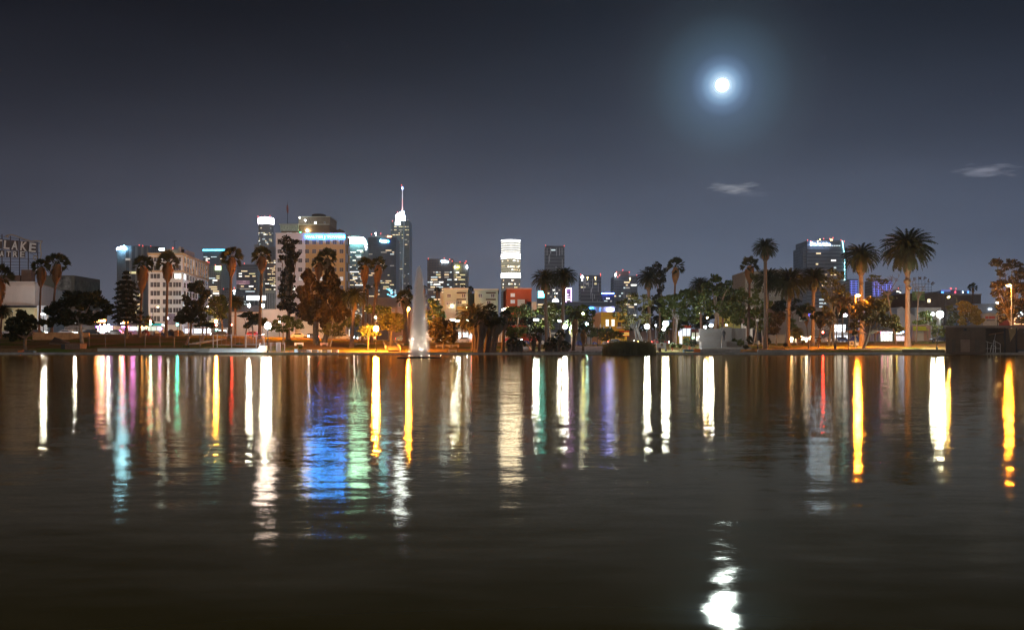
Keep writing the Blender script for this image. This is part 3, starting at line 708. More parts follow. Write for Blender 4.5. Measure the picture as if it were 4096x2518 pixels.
def ring(z_lo, z_hi, mat, nm, k=1.006):
    mb = MB(); mb.lathe(cx, D+rad, [(rad*k, Z(z_lo, D)), (rad*k, Z(z_hi, D))], 32); mb.build(nm, mat, r)
ring(961, 957.5, E('rim_white', (.95, .98, 1), 8), 'lit_roof_rim', 1.012); ring(1012, 962, m_grid, 'floodlit_floors'); ring(1032, 1012.4, m_full, 'floodlit_band', 1.01)
ring(1090, 1032.4, m_warm, 'dim_floors'); ring(1109, 1090.4, m_full, 'floodlit_band', 1.01); ring(1160, 1109.4, band_mat('flood_low', (1, .9, .75), .16, .02, .33), 'lower_floors')
rn = random.Random(21)
for k in range(46):
    a = rn.uniform(-1.3, 1.3); z = Z(rn.choice([1042, 1062, 1066, 1078, 1120, 1135, 1148]) , D)
    lit_box(r, 'lit_window', rn.choice([warm_win, white_win, yellow_win]), cx+rad*1.012*sin(a), D+rad-rad*1.012*cos(a), z, 1.9*cos(a)+.2, .5, 1.7).rotation_euler = (0, 0, a)

# towers near the centre
slash = M('slash', (.62, .62, .64), var=.05)
def slashes(root, x0, x1, y, z0, z1, n, rnd):
    for _ in range(n):
        x = rnd.uniform(x0+2, x1-2); z = rnd.uniform(z0, z1); h = rnd.uniform(6, 15)
        lit_box(root, 'white_fin', slash, x, y-.5, min(z, z1-h/2-3), .8, 1.0, h)
D = 1600
r, x0, x1, z1 = tower('slab_tower', 'grey slab tower flecked with short white fins behind two date palms', 2181, 2258, 984, D, 40, f_band); slashes(r, x0, x1, D, 40, z1, 26, random.Random(22))
lit_windows(r, x0, x1, D, 14, z1-3, 5.2, 3.4, 40, random.Random(23), [warm_win, white_win, cool_win, dim_win], (1, 3), .4, rows=[30, 31, 14, 13, 8, 6]); beacons(r, [(2182, 981), (2257, 982)], D)
r, x0, x1, z1 = tower('hotel_tower', 'narrow tower outlined in magenta and violet light beside the palm trunk', 2263, 2286, 1153, 1400, 25, f_brown)
mb = MB()
for a, b, c_, d_ in ((2263.2, 2265.2, 1207, 1152), (2284, 2286, 1205, 1152), (2266, 2284, 1155, 1152)): mb.box(X(a, 1399), X(b, 1399), 1398, 1399.4, Z(c_, 1399), Z(d_, 1399))
mb.build('light_outline', E('violet_line', (.55, .30, 1), 16), r); lit_windows(r, x0, x1, 1400, 40, z1-4, 3.5, 2, 12, random.Random(24), WARM)
r, x0, x1, z1 = tower('short_tower', 'small tower with a turquoise lantern crown beside the red apartment block', 2148, 2182, 1194, 1250, 25, f_grey)
mb = MB()
for k in range(6): mb.box(X(2154+k*4, 1252), X(2156.9+k*4, 1252), 1252, 1268, Z(1189, 1252), Z(1163, 1252))
mb.build('lit_crown', E('turquoise', (.12, .9, .95), 9), r); mb = MB(); mb.box(X(2155, 1256), X(2177, 1256), 1256, 1266, z1, Z(1164, 1256)); mb.build('crown_core', f_dark, r)
lit_windows(r, x0, x1, 1250, 30, z1-3, 3.5, 3, 10, random.Random(25), WARM); beacons(r, [(2165, 1160)], 1250)
D = 1500
r, x0, x1, z1 = tower('slab_tower', 'grey slab tower with white fins and a white corner lamp, standing alone', 2322, 2405, 1101, D, 40, f_band); slashes(r, x0, x1, D, 36, z1, 24, random.Random(26))
lit_windows(r, x0, x1, D, z1-20, z1-6, 5, 4, 6, random.Random(27), WARM, (1, 1)); beacons(r, [(2323, 1097), (2402, 1094), (2402, 1100)], D); beacons(r, [(2329, 1107)], D, E('white_flood_far', (.85, .95, 1), 30), S(5.5, D))
beacons(r, [(2350, 1110), (2382, 1110)], D, E('amber_lamp_far', (1, .7, .25), 10), S(3, D))
r, x0, x1, z1 = tower('office_block', 'low dark block edged by a bright blue roof line between two grey towers', 2406, 2456, 1172, 1450, 30, f_dark)
mb = MB(); mb.box(x0, x1, 1448, 1449.6, Z(1175, 1450), Z(1171, 1450)); mb.build('roof_light_line', E('blue_line', (.05, .12, 1), 36), r); lit_windows(r, x0, x1, 1450, 40, z1-4, 4, 3, 20, random.Random(28), COOL+WARM)
r, x0, x1, z1 = tower('glass_tower', 'stepped grey tower with red roof lamps behind the pale-trunked tree', 2456, 2550, 1104, D, 50, f_grey)
mb = MB(); mb.box(X(2465, D), X(2517, D), D+5, D+40, z1-1, Z(1083, D)); mb.build('upper_block', M('upper_red', (.20, .13, .12)), r); beacons(r, [(2466, 1087), (2491, 1079), (2517, 1087), (2479, 1100), (2547, 1100), (2471, 1106)], D)
slashes(r, x0, x1, D, 36, z1-20, 12, random.Random(29)); lit_windows(r, x0, x1, D, 30, z1-4, 4, 3.4, 34, random.Random(30), WARM+COOL, (1, 3)); beacons(r, [(2520, 1113)], D, E('amber_lamp_far', (1, .7, .25), 10), S(3, D))
mb = MB(); mb.box(X(2459, D), X(2463, D), D-3, D-1, Z(1104, D), Z(1094, D)); mb.build('white_corner_sign', E('sign_white_far', (.8, .93, 1), 30), r)

# hotel tower with lettering
D = 1500
r, x0, x1, z1 = tower('hotel_tower', 'broad grey banded hotel tower with glowing white lettering and a cyan edge strip', 3228, 3372, 962, D, 60, f_band)
mb = MB(); mb.box(X(3214, D), X(3228, D), D+3, D+55, 3, Z(988, D)); mb.box(X(3372, D), X(3394, D), D+6, D+55, 3, Z(986, D)); mb.box(X(3284, D), X(3330, D), D+10, D+50, z1, Z(954, D)); mb.build('side_wing', f_grey, r)
text_part('The Ritz-Carlton', 'hotel_lettering', E('sign_white_ice', (.40, .62, 1), 26), r, X(3285, D), D-1.2, Z(981, D), Z(971.5, D), S(70, D), 1, .03)
mb = MB(); mb.ball(P(3244, 970.5, D)+Vector((0, -2, 0)), S(3.2, D), 10, 6); mb.ball(P(3244, 977.5, D)+Vector((0, -2, 0)), S(4.6, D), 10, 6); mb.build('lion_crest', MATS['sign_white_ice'], r)
for k in range(17):
    a = (3368+k*.75, 965+k*5.2) if k < 9 else (3376.5, 1038+(k-9)*13)
    c = P(a[0], a[1], D); lit_box(r, 'edge_light', E('edge_cyan', (.35, .9, 1), 5), c.x, D-2, c.z, 1.1, 1, 1.5 if k < 9 else 3.5)
lit_windows(r, x0+8, x1-6, D, 20, z1-12, 5.2, 4.4, 44, random.Random(31), [cool_win, warm_win, white_win, cool_win], (1, 3), .4, rows=[26, 25, 15, 14, 17, 3, 5])
for q in range(7): lit_box(r, 'lit_window', cool_win, X(3300+q*9.5, D), D-.5, Z(982.5, D), 2.6, .4, 1.6)
beacons(r, [(3230, 959), (3243, 963), (3295, 954), (3319, 954), (3332, 950), (3364, 960), (3377, 964)], D); beacons(r, [(3280, 957), (3271, 963), (3323, 958), (3328, 958)], D, E('amber_lamp_far', (1, .7, .25), 10), S(2, D))
blue_floor = E('blue_floor', (.16, .22, 1), 1.1, False)
for (a, b, t_, lab) in ((3398, 3432, 1117, 'narrow tower with blue-lit floor edges between the hotel tower and a date palm'), (3488, 3570, 1120, 'wide unfinished tower with blue-lit floor slabs behind the orange-lit tree')):
    r, x0, x1, z1 = tower('lit_frame_tower', lab, a, b, t_, 1450, 30, f_dark)
    for k in range(9): lit_box(r, 'floor_light', blue_floor, (x0+x1)/2, 1449, Z(t_+6+k*7, 1450), (x1-x0)*.96, .8, .55)
    for k in range(max(2, int((b-a)/14))): lit_box(r, 'column_light', blue_floor, x0+(x1-x0)*(k+.5)/max(2, int((b-a)/14)), 1449.4, Z(t_+32, 1450), .5, .5, 20)
r, x0, x1, z1 = tower('small_tower', 'small distant tower with a red beacon and three lit windows', 3582, 3606, 1160, 1400, 20, f_dark)
beacons(r, [(3594, 1152)], 1400)
for a, b in ((3588, 1165), (3595, 1166), (3601, 1170)): lit_box(r, 'lit_window', white_win, X(a, 1400), 1399.5, Z(b, 1400), 1.8, .4, 1.6)
# arena far beyond the roofs
D = 1300; r = thing('arena', 'low curved arena glowing blue with coloured light posts on the horizon', 'arena', (X(3818, D), D, 3)); mb = MB(); n = 14
mb.poly([(X(3872, D), 3), (X(3872, D), Z(1166, D))]+[(X(3872-(109*i/n), D), Z(1166-5*sin(pi*i/n)-i*.3, D)) for i in range(n+1)]+[(X(3763, D), 3)], D, D+60)
mb.build('wall', M('arena_wall', (.12, .14, .24)), r)
for a, m_ in ((3766, (.05, .3, 1)), (3771, (.05, .3, 1)), (3820, (1, .05, .1)), (3850, (.7, .9, 1)), (3871, (.05, .25, 1))):
    lit_box(r, 'light_post', E('arena_%d' % int(m_[0]*100), m_, 4, False), X(a, D), D-1, Z(1168, D), 1.0, .8, 2.6)
mb = MB(); mb.box(X(3764, D), X(3800, D), D-1.5, D-.5, Z(1166, D), Z(1158, D)); mb.build('blue_screen', E('blue_screen', (.05, .16, .9), .35, False), r)
beacons(r, [(3801, 1153), (3806, 1153), (3824, 1153)], D)
# ------------------------------------------------------------------ near buildings across the street
def window(root, x0, x1, z0, z1, y, n=2, pane=None, frame=None, bar=.5, name='window'):
    """framed window proud of the wall: frame with n panes in a row; pane is its sub-part"""
    m = MB(); t = .07; w = (x1-x0)
    m.box(x0-t, x1+t, y-.07, y-.002, z1, z1+t); m.box(x0-t*1.4, x1+t*1.4, y-.12, y-.002, z0-t, z0)
    m.box(x0-t, x0, y-.07, y-.002, z0, z1); m.box(x1, x1+t, y-.07, y-.002, z0, z1)
    for k in range(1, n): m.box(x0+w*k/n-t*.6, x0+w*k/n+t*.6, y-.07, y-.002, z0, z1)
    if bar: m.box(x0, x1, y-.055, y-.03, z0+(z1-z0)*bar-.025, z0+(z1-z0)*bar+.025)
    f = m.build(name, frame or white_paint, root)
    p = MB(); p.quad((x0, y-.02, z0), (x1, y-.02, z0), (x1, y-.02, z1), (x0, y-.02, z1)); p.build('pane', pane or win_glass, f)
    return f
def side_window(root, y0, y1, z0, z1, x, s=1, pane=None):
    m = MB(); t = .07; a, b = (x+.002*s, x+.07*s); a, b = min(a, b), max(a, b)
    m.box(a, b, y0-t, y1+t, z1, z1+t); m.box(a, b, y0-t, y1+t, z0-t, z0); m.box(a, b, y0-t, y0, z0, z1); m.box(a, b, y1, y1+t, z0, z1)
    f = m.build('window', white_paint, root); p = MB(); xx = x+.02*s
    q = [(xx, y0, z0), (xx, y1, z0), (xx, y1, z1), (xx, y0, z1)]; p.quad(*(q if s > 0 else q[::-1])); p.build('pane', pane or win_glass, f)
def block(name, label, px0, px1, pyt, D, depth, mat, cat='building', group=None, z0=None, pyb=None, cornice=None):
    x0, x1, z1 = X(px0, D), X(px1, D), Z(pyt, D)
    if z0 is None: z0 = min(g(x0, D), g(x1, D))-.4
    if pyb is not None: z0 = Z(pyb, D)
    r = thing(name, label, cat, ((x0+x1)/2, D, z0), group)
    m = MB(); m.box(x0, x1, D, D+depth, z0, z1); m.build('wall', mat, r)
    if cornice: c = MB(); c.box(x0-.25, x1+.25, D-.25, D+depth, z1-.28, z1+.12); c.build('roof_edge', cornice, r)
    return r, x0, x1, z0, z1

# white eight-storey office block
cream = M('cream_plaster', (.60, .67, .68), var=.08, scale=.3, stain=(.45, .42, .36)); ochre = M('ochre_trim', (.50, .40, .24), var=.15)
D = 290; x0, x1 = X(594, D), X(729, D); zt = Z(1014, D); zb = 3.6; DE = 325
r = thing('office_building', 'white eight-storey office block with ochre cornices and one brightly lit corner window', 'office building', ((x0+x1)/2, D, zb))
xb = X(833, DE); ang_s = (xb-x1)/(DE-D)
m = MB(); m.prism([(x0, D), (x1, D), (xb, DE), (x0-3, DE)], zb, zt); m.build('wall', cream, r)
m = MB()
for py, o in ((1014, .55), (1085, .35), (1018, .2)):
    z = Z(py, D); m.prism([(x0-.1, D-o), (x1+o, D-o), (xb+o, DE), (xb-.5, DE), (x1-.3, D+.5), (x0-.1, D+.5)], z-.18, z+.16)
for py in (1028, 1083): 
    z = Z(py, D); m.box(x0+.02, x1+.1, D-.14, D-.003, z-.12, z+.12)
m.build('cornice', ochre, r)
rows = [1037, 1071, 1104, 1138, 1172, 1206, 1240, 1274]; k = 0
bright = E('office_bright', (.92, 1, .93), 3.2, False)
for ri, py in enumerate(rows):
    hh = 9.5 if ri < 7 else 11
    for gi, (a, b) in enumerate(((602, 640), (651, 689), (693, 724))):
        if ri == 0 and gi == 1: a, b = 651, 681
        lit = ri == 2 and gi == 2
        f = window(r, X(a, D), X(b, D), Z(py+hh, D), Z(py-hh, D), D, 3, None, cream, .0)
        if lit:
            for c_, d_ in ((699, 711), (713, 724)):
                p = MB(); p.quad(*[(X(c_, D), D-.03, Z(py+hh, D)), (X(d_, D), D-.03, Z(py+hh, D)), (X(d_, D), D-.03, Z(py-hh, D)), (X(c_, D), D-.03, Z(py-hh, D))]); p.build('lit_pane', bright, f)
    z = Z(py, D)
    for q in range(9):
        ya = D+2+q*3.65; m = MB(); zz0, zz1 = z-.72, z+.72; xa = x1+ang_s*(ya-D)+.03; xc = x1+ang_s*(ya+2.1-D)+.03
        m.quad((xa, ya, zz0), (xc, ya+2.1, zz0), (xc, ya+2.1, zz1), (xa, ya, zz1))
        lit = (ri, q) in ((2, 0), (1, 4), (2, 5), (2, 6), (0, 3))
        m.build('side_window', bright if lit and q == 0 else dim_win if lit else win_glass, r)
for q in range(10):
    m = MB(); ya = D+.9+q*3.65; xa = x1+ang_s*(ya-D)+.02
    m.prism([(xa, ya), (xa+.12, ya), (xa+.12, ya+.8), (xa, ya+.8)], Z(1083, D), Z(1020, D)); m.build('pilaster', M('pale_ochre', (.60, .48, .30)), r)
m = MB(); m.box(X(655, D+8), X(727, D+8), D+8, D+20, zt, Z(995, D+8)); m.box(X(718, D+8), X(727, D+8), D+7, D+10, zt, Z(988, D+8)); m.box(X(737, D+22), X(744, D+22), D+22, D+25, zt-1, Z(998, D+22)); m.build('roof_plant_room', M('plant_room', (.30, .28, .25)), r)
m = MB(); m.tube([P(699, 1000, D+9), P(699, 962, D+9)], .05, 4); m.tube([P(690, 966, D+9), P(708, 962, D+9)], .04, 4); m.build('aerial', dark_metal, r)
m = MB(); m.box(X(631, D), X(651, D), D+1, D+1.4, Z(999, D), Z(991, D)); m.build('rooftop_lightbox', E('lightbox_ice', (.7, .9, 1), 14), r)
m = MB(); m.box(X(654, D), X(663, D), D+7.6, D+7.9, Z(1012, D), Z(1001, D)); m.build('lit_door', E('door_warm', (1, .92, .7), 5), r)
m = MB(); m.box(X(668, D), X(702, D), D-.3, D-.1, Z(1298, D), Z(1254, D)); m.build('banner', M('banner_violet', (.25, .25, .34), var=.4, scale=1.2), r)
beacons(r, [(691, 991)], D, None, .15)

# hotel with blue lettering: white wing and tan wing
D = 330; zb = 3.4; xa, xm, xc = X(1103, D), X(1222, D), X(1381, D); zt = Z(935, D); xd, DD = X(1399, 345), 345
pale = M('pale_plaster', (.58, .61, .66), var=.05, scale=.2); tan = M('tan_plaster', (.42, .32, .16), var=.06, scale=.2)
r = thing('hotel_building', 'tall hotel with white and tan wings under glowing blue rooftop lettering', 'hotel', ((xa+xc)/2, D, zb))
m = MB(); m.box(xa, xm, D, DD, zb, zt); m.build('white_wing', pale, r)
m = MB(); m.prism([(xm+.001, D), (xc, D), (xd, DD), (xm+.001, DD)], zb, zt-.02); m.build('tan_wing', tan, r)
m = MB(); m.box(xa-.1, xc+.1, D-.12, D+.3, zt, zt+.35)
m.build('parapet', pale, r)
m = MB()   # pale squares between the tan squares on the flank
for k in range(12):
    za = zt-k*2.93
    a0, a1 = ((0, .48) if k % 2 == 0 else (.52, 1)); 
    for q in ((0, .2), (.2+.4*(k % 2), .6+.4*(k % 2))):
        p0 = (xc+(xd-xc)*q[0]+.03, D+(DD-D)*q[0]); p1 = (xc+(xd-xc)*q[1]+.03, D+(DD-D)*q[1])
        if za-2.93 > zb: m.quad((p0[0], p0[1], za-2.93), (p1[0], p1[1], za-2.93), (p1[0], p1[1], za), (p0[0], p0[1], za))
m.build('flank_panels', pale, r)
m = MB()
for k in range(1, 12):
    z = zt-k*2.93+.35; m.box(xa+.02, xc-.02, D-.02, D-.003, z-.02, z+.02)
m.build('floor_joint', M('joint', (.3, .25, .18)), r)
cols = [1118, 1145, 1173, 1201, 1228.5, 1256.5, 1284, 1311.5, 1338.5, 1366]
lit_c = E('hotel_lit', (.8, .95, 1), .38, False)
for ri in range(9):
    py = 969+ri*36.4
    for ci, px in enumerate(cols):
        if ri == 0 and ci < 3 and ci != 0: pass
        pane = lit_c if ri == 4 and ci > 2 else MATS['office_bright'] if (ri, ci) in ((5, 3), (5, 2)) else win_glass
        window(r, X(px-7, D), X(px+7, D), Z(py+7, D), Z(py-7.5, D), D, 2 if ri < 4 else 1, pane, M('hotel_frame', (.25, .27, .32)), .5)
hs = E('hotel_sign_blue', (.0, .17, 1), 190)
tp = text_part('WALTER J TOWERS', 'hotel_lettering', E('hotel_sign_face', (.25, .70, 1), 9), r, X(1301.5, D), D-.40, Z(955.5, D), Z(942, D), S(157, D), .2, .0)
text_part('WALTER J TOWERS', 'halo_light', hs, tp, X(1301.5, D), D-.12, Z(956.5, D), Z(941, D), S(159, D), .08, .05)
m = MB(); m.box(X(1224, D), X(1380, D), D-.14, D-.05, Z(951, D), Z(950, D)); m.build('sign_rail', dark_metal, r)

# older hotel block on the street behind, with water tanks and a flagpole
D = 372; brick = M('brown_brick', (.26, .18, .12), var=.12); crn = M('old_cornice', (.62, .60, .50), var=.1)
r = thing('old_hotel_building', 'older brown brick block with a pale carved frieze, rising behind the lettered hotel', 'building', (X(1220, D), D, 3.4))
m = MB(); m.box(X(1125, D), X(1318, D), D, D+18, 3.4, Z(899, D)); m.build('lower_wall', brick, r)
m = MB(); m.box(X(1122, D), X(1194.5, D), D-.5, D-.003, Z(924, D), Z(900, D)); m.build('frieze', M('frieze_pale', (.62, .66, .52), var=.3, scale=2.5), r)
m = MB(); m.box(X(1118, D), X(1196, D), D-.9, D-.51, Z(901, D), Z(896, D)); m.box(X(1196, D)+.001, X(1318, D), D-.4, D-.003, Z(899, D), Z(896, D)); m.build('cornice', crn, r)
m = MB(); m.box(X(1194, D+2), X(1320, D+2), D+2, D+16, Z(899, D)+.002, Z(867, D+2)); m.build('upper_wall', M('taupe_brick', (.34, .27, .20), var=.12), r)
m = MB(); m.box(X(1192, D+2), X(1322, D+2), D+1.6, D+16.3, Z(868, D+2), Z(865.5, D+2)); m.build('upper_cornice', crn, r)
for a in (1151, 1163, 1189): window(r, X(a-4, D), X(a+4, D), Z(940, D), Z(930, D), D, 2, E('pale_lit', (.7, .85, 1), 1.1, False))
window(r, X(1257, D+2), X(1266, D+2), Z(896, D+2), Z(886, D+2), D+2, 2, MATS['office_bright']); window(r, X(1296, D+2), X(1302, D+2), Z(894, D+2), Z(887, D+2), D+2)
m = MB(); m.lathe(X(1275, D+8), D+8, [(2.6, Z(866, D+8)), (2.6, Z(860, D+8)), (1.9, Z(857, D+8)), (.8, Z(856, D+8))], 16); m.build('water_tank', M('tank_dark', (.10, .08, .07)), r)
m = MB(); m.ball(P(1231, 922.5, D)+Vector((0, -.8, 0)), .42, 10, 6); m.build('wall_floodlight', E('flood_cream', (1, .88, .55), 60), r)
m = MB(); m.ball(P(1221, 882, D)+Vector((0, -.2, 0)), .28, 8, 5); m.ball(P(1199, 871, D)+Vector((0, -.2, 0)), .2, 8, 5); m.build('roof_lamp', E('roof_white', (.85, .97, 1), 40), r)
m = MB(); c = P(1203, 929, D); m.ball(c+Vector((0, -.6, 0)), .2, 8, 5); m.build('green_lamp', E('green_lamp_m', (.05, 1, .4), 14), r)
m = MB(); a = P(1221, 896, D); m.tube([P(1226, 896, D)+Vector((0, 1, 0)), P(1231, 867, D)+Vector((0, 1, 0)), P(1244, 896, D)+Vector((0, 1, 0))], .08, 4); m.build('roof_frame', dark_metal, r)
r = thing('flagpole', 'tall rooftop flagpole with a furled reddish flag', 'flagpole', P(1150, 896, D))
m = MB(); m.tube([P(1150, 896, D-.2), P(1151, 806, D-.2)], [.12, .05], 5); m.build('pole', dark_metal, r)
m = MB(); f = [P(1151, 818, D-.2), P(1147.5, 822, D-.2), P(1146.5, 838, D-.2), P(1148, 850, D-.2), P(1153, 854, D-.2), P(1154, 840, D-.2), P(1153, 825, D-.2)]
m.poly([(p.x, p.z) for p in reversed(f)], D-.5, D-.1); m.build('flag', M('flag_red', (.30, .12, .10), var=.5, scale=2), r)
D = 334; r = thing('water_tank', 'round brown rooftop water tank with a conical lid above the blue lettering', 'water tank', (X(1352, D), D+3, zt))
m = MB(); cx_ = X(1352, D); m.lathe(cx_, D+3, [(1.75, zt+.2), (1.75, Z(922, D))], 18); m.build('tank', M('tank_wood', (.24, .16, .12), var=.3, scale=2), r)
m = MB(); m.lathe(cx_, D+3, [(1.9, Z(922.3, D)), (1.2, Z(917, D)), (.35, Z(914, D)), (.12, Z(911, D))], 18); m.build('lid', M('tank_lid', (.2, .15, .12)), r)

# low modern building with dark fins, billboard on posts
D = 420; r, x0, x1, z0, z1 = block('modern_building', 'pale low block with tall black window slots beside the lit billboard', 1060, 1101, 1160, D, 20, M('pale_slab', (.50, .50, .43), var=.06))
for k in range(5): window(r, X(1063+k*7.6, D), X(1067.5+k*7.6, D), Z(1234, D), Z(1172, D), D, 1, win_glass, white_paint, 0)
D = 400; r = thing('billboard', 'white glowing rooftop billboard with faint letters on three posts', 'billboard', (X(1024, D), D, Z(1219, D)))
m = MB(); m.box(X(987, D), X(1062, D), D, D+.6, Z(1200, D), Z(1182, D)); m.build('panel', E('billboard_white', (.93, .97, 1), 3.6), r)
text_part('F  E  V', 'lettering', M('sign_blue_letters', (.05, .08, .25)), r, X(1010, D), D-.05, Z(1194, D), Z(1188, D), S(40, D), .08)
m = MB()
for px in (997, 1017, 1034, 1052): m.tube([P(px, 1219, D+.4), P(px, 1200, D+.4)], .16, 5)
m.build('post', grey_metal, r)

# long beige building with dark canopy behind the lawn lamps
beige = M('beige_render', (.50, .42, .35), var=.08, scale=.2, stain=(.34, .28, .23))
D = 300; r, x0, x1, z0, z1 = block('commercial_building', 'long plain beige building with a dark overhanging canopy behind two palms', 922, 1180, 1236, D, 16, beige)
m = MB(); m.box(x0-.4, X(1045, D), D-1.6, D-.003, Z(1247, D), Z(1221, D)); m.build('canopy', M('canopy_dark', (.06, .06, .07)), r)
m = MB(); m.box(x0-.1, x0+8.9, D-.05, D-.01, Z(1263, D), Z(1262, D)); m.box(X(1045, D), x1, D-.08, D-.01, Z(1287, D), Z(1286, D)); m.build('joint_line', dark_metal, r)
r, x0, x1, z0, z1 = block('wall_building', 'pale plastered shop wall glimpsed between the weeping trees and the small lawn tree', 1181, 1300, 1284, 302, 14, M('cream_wall', (.62, .56, .42), var=.08, scale=.3))
r, x0, x1, z0, z1 = block('low_building', 'low yellowish street wall with a wire cage on top beside a white post', 1344, 1398, 1336, 284, 6, M('yellow_wall', (.60, .50, .26), var=.1))
m = MB(); D = 284
for k in range(5): m.tube([P(1346+k*12.3, 1336, D+.2), P(1346+k*12.3, 1319, D+.2)], .05, 4)
m.tube([P(1345, 1319, D+.2), P(1397, 1319, D+.2)], .05, 4); m.build('wire_cage', grey_metal, r)
m = MB(); m.box(X(1396.5, D), X(1399.5, D), D-.6, D-.2, z0, Z(1317, D)); m.build('white_post', E('lit_post', (.95, 1, .95), .8, False), r)

# lavender brick apartment building behind the fountain
D = 400; r, x0, x1, z0, z1 = block('large_building', 'large blank mauve building wall behind the leaning palms and fountain', 1470, 1596, 1191, D, 20, M('mauve', (.36, .28, .26), var=.05, scale=.1), cornice=M('mauve_trim', (.4, .33, .3)))
D = 330; r, x0, x1, z0, z1 = block('apartment_building', 'pinkish brown apartment house with small arched windows behind the park trees', 1552, 1708, 1230, D, 18, M('pink_brown', (.36, .24, .19), var=.08))
for a, b, l in ((1573, 1242, 0), (1599, 1242, 0), (1573, 1262, 0), (1600, 1258, 1), (1640, 1240, 0), (1680, 1240, 0)): window(r, X(a-5, D), X(a+5, D), Z(b+4, D), Z(b-4, D), D, 2, white_win if l else win_glass)
m = MB(); m.box(X(1592, D), X(1612, D), D-1.5, D-.01, Z(1226, D)-3.2, Z(1188, D)); m.build('bay_tower', M('mauve2', (.38, .30, .32)), r)
window(r, X(1594, D-1.5), X(1603, D-1.5), Z(1225, D-1.5), Z(1210, D-1.5), D-1.5, 1)
D = 460; r, x0, x1, z0, z1 = block('apartment_building', 'lavender apartment block with white window bands just past the fountain plume', 1692, 1711, 1175, D, 20, M('lavender', (.42, .36, .44)))
for k in range(3): window(r, X(1694, D), X(1708, D), Z(1190+k*16, D), Z(1182+k*16, D), D, 3, dim_win if k == 2 else win_glass)

# three apartment blocks
apt = M('apt_cream', (.43, .53, .43), var=.06, scale=.2)
D = 300
r, x0, x1, z0, z1 = block('apartment_building', 'cream apartment block with a stepped bay and yellow lit balcony, behind the round orange tree', 1773, 1871, 1153, D, 16, apt, cornice=crn)
m = MB(); m.box(X(1761, D+3), X(1773, D+3)-.02, D+3, D+18, z0, Z(1170, D+3)); m.build('side_wing', M('apt_grey', (.45, .47, .42)), r)
m = MB(); m.box(X(1781, D), X(1826, D), D-1.8, D-.01, z0, Z(1203, D)); m.build('stepped_bay', M('siding', (.42, .45, .41), var=.08), r)
for a, b in ((1796, 1182), (1854, 1182), (1837, 1209)): window(r, X(a-7, D), X(a+7, D), Z(b+6, D), Z(b-6, D), D, 2)
window(r, X(1849, D), X(1863, D), Z(1213, D), Z(1203, D), D, 2, yellow_win); window(r, X(1786, D-1.8), X(1821, D-1.8), Z(1218, D), Z(1212, D), D-1.8, 4)
window(r, X(1793, D-1.8), X(1802, D-1.8), Z(1232, D), Z(1229, D), D-1.8, 1, yellow_win)
for b in (1171, 1197): m = MB(); m.box(X(1827, D), X(1865, D), D-1.0, D-.01, Z(b+2.5, D), Z(b-2, D)); m.build('sun_shade', M('shade_brown', (.09, .06, .05)), r)
m = MB(); m.box(X(1827, D), X(1870, D), D-1.2, D-.012, Z(1238, D), Z(1226, D)); m.build('balcony', M('balcony_yellow', (.65, .55, .2)), r)
m = MB(); m.ball(P(1810, 1224, D)+Vector((0, -2.1, 0)), .28, 8, 5); m.ball(P(1868, 1231, D)+Vector((0, -1.4, 0)), .25, 8, 5); m.build('wall_lamp', E('lamp_warmwhite', (1, .93, .6), 38), r)
r, x0, x1, z0, z1 = block('apartment_building', 'cream apartment block with two dark sun shades, next to the red block', 1898, 1991, 1156, D, 16, apt, cornice=crn)
for a, b in ((1921, 1182), (1971, 1182), (1955, 1210)): window(r, X(a-7, D), X(a+7, D), Z(b+6, D), Z(b-6, D), D, 2)
for b in (1171, 1197): m = MB(); m.box(X(1944, D), X(1983, D), D-1.0, D-.01, Z(b+2.5, D), Z(b-2, D)); m.build('sun_shade', M('shade_brown', (.09, .06, .05)), r)
m = MB(); m.box(X(1876, D+5), X(1898, D+5)-.05, D+5, D+14, z0, Z(1173, D+5)); m.build('link_wing', M('link_dark', (.12, .12, .09)), r)
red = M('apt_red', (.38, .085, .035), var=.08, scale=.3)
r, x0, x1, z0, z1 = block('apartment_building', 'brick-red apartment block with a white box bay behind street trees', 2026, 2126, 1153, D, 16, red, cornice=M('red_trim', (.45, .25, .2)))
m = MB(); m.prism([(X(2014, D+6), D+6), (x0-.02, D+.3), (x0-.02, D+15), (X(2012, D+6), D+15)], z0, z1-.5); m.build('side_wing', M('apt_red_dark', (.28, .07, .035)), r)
for a, b in ((2051, 1180), (2051, 1206)): window(r, X(a-8, D), X(a+8, D), Z(b+6, D), Z(b-6.5, D), D, 2, E('dusk_pane', (.6, .68, .75), .35, False))
m = MB(); m.box(X(2070, D), X(2099, D), D-1.4, D-.01, Z(1224, D), Z(1198, D)); m.build('box_bay', M('apt_white', (.55, .57, .55)), r)
m = MB(); m.tube([P(2008, 1240, D-6), P(2034, 1229, D-6)], .28, 6); m.build('strip_light', E('strip_warm', (1, .86, .6), 16), r)
r, x0, x1, z0, z1 = block('low_building', 'plain white cube building beside the red apartment block', 2107, 2146, 1206, D, 14, M('apt_white', (.55, .57, .55)))

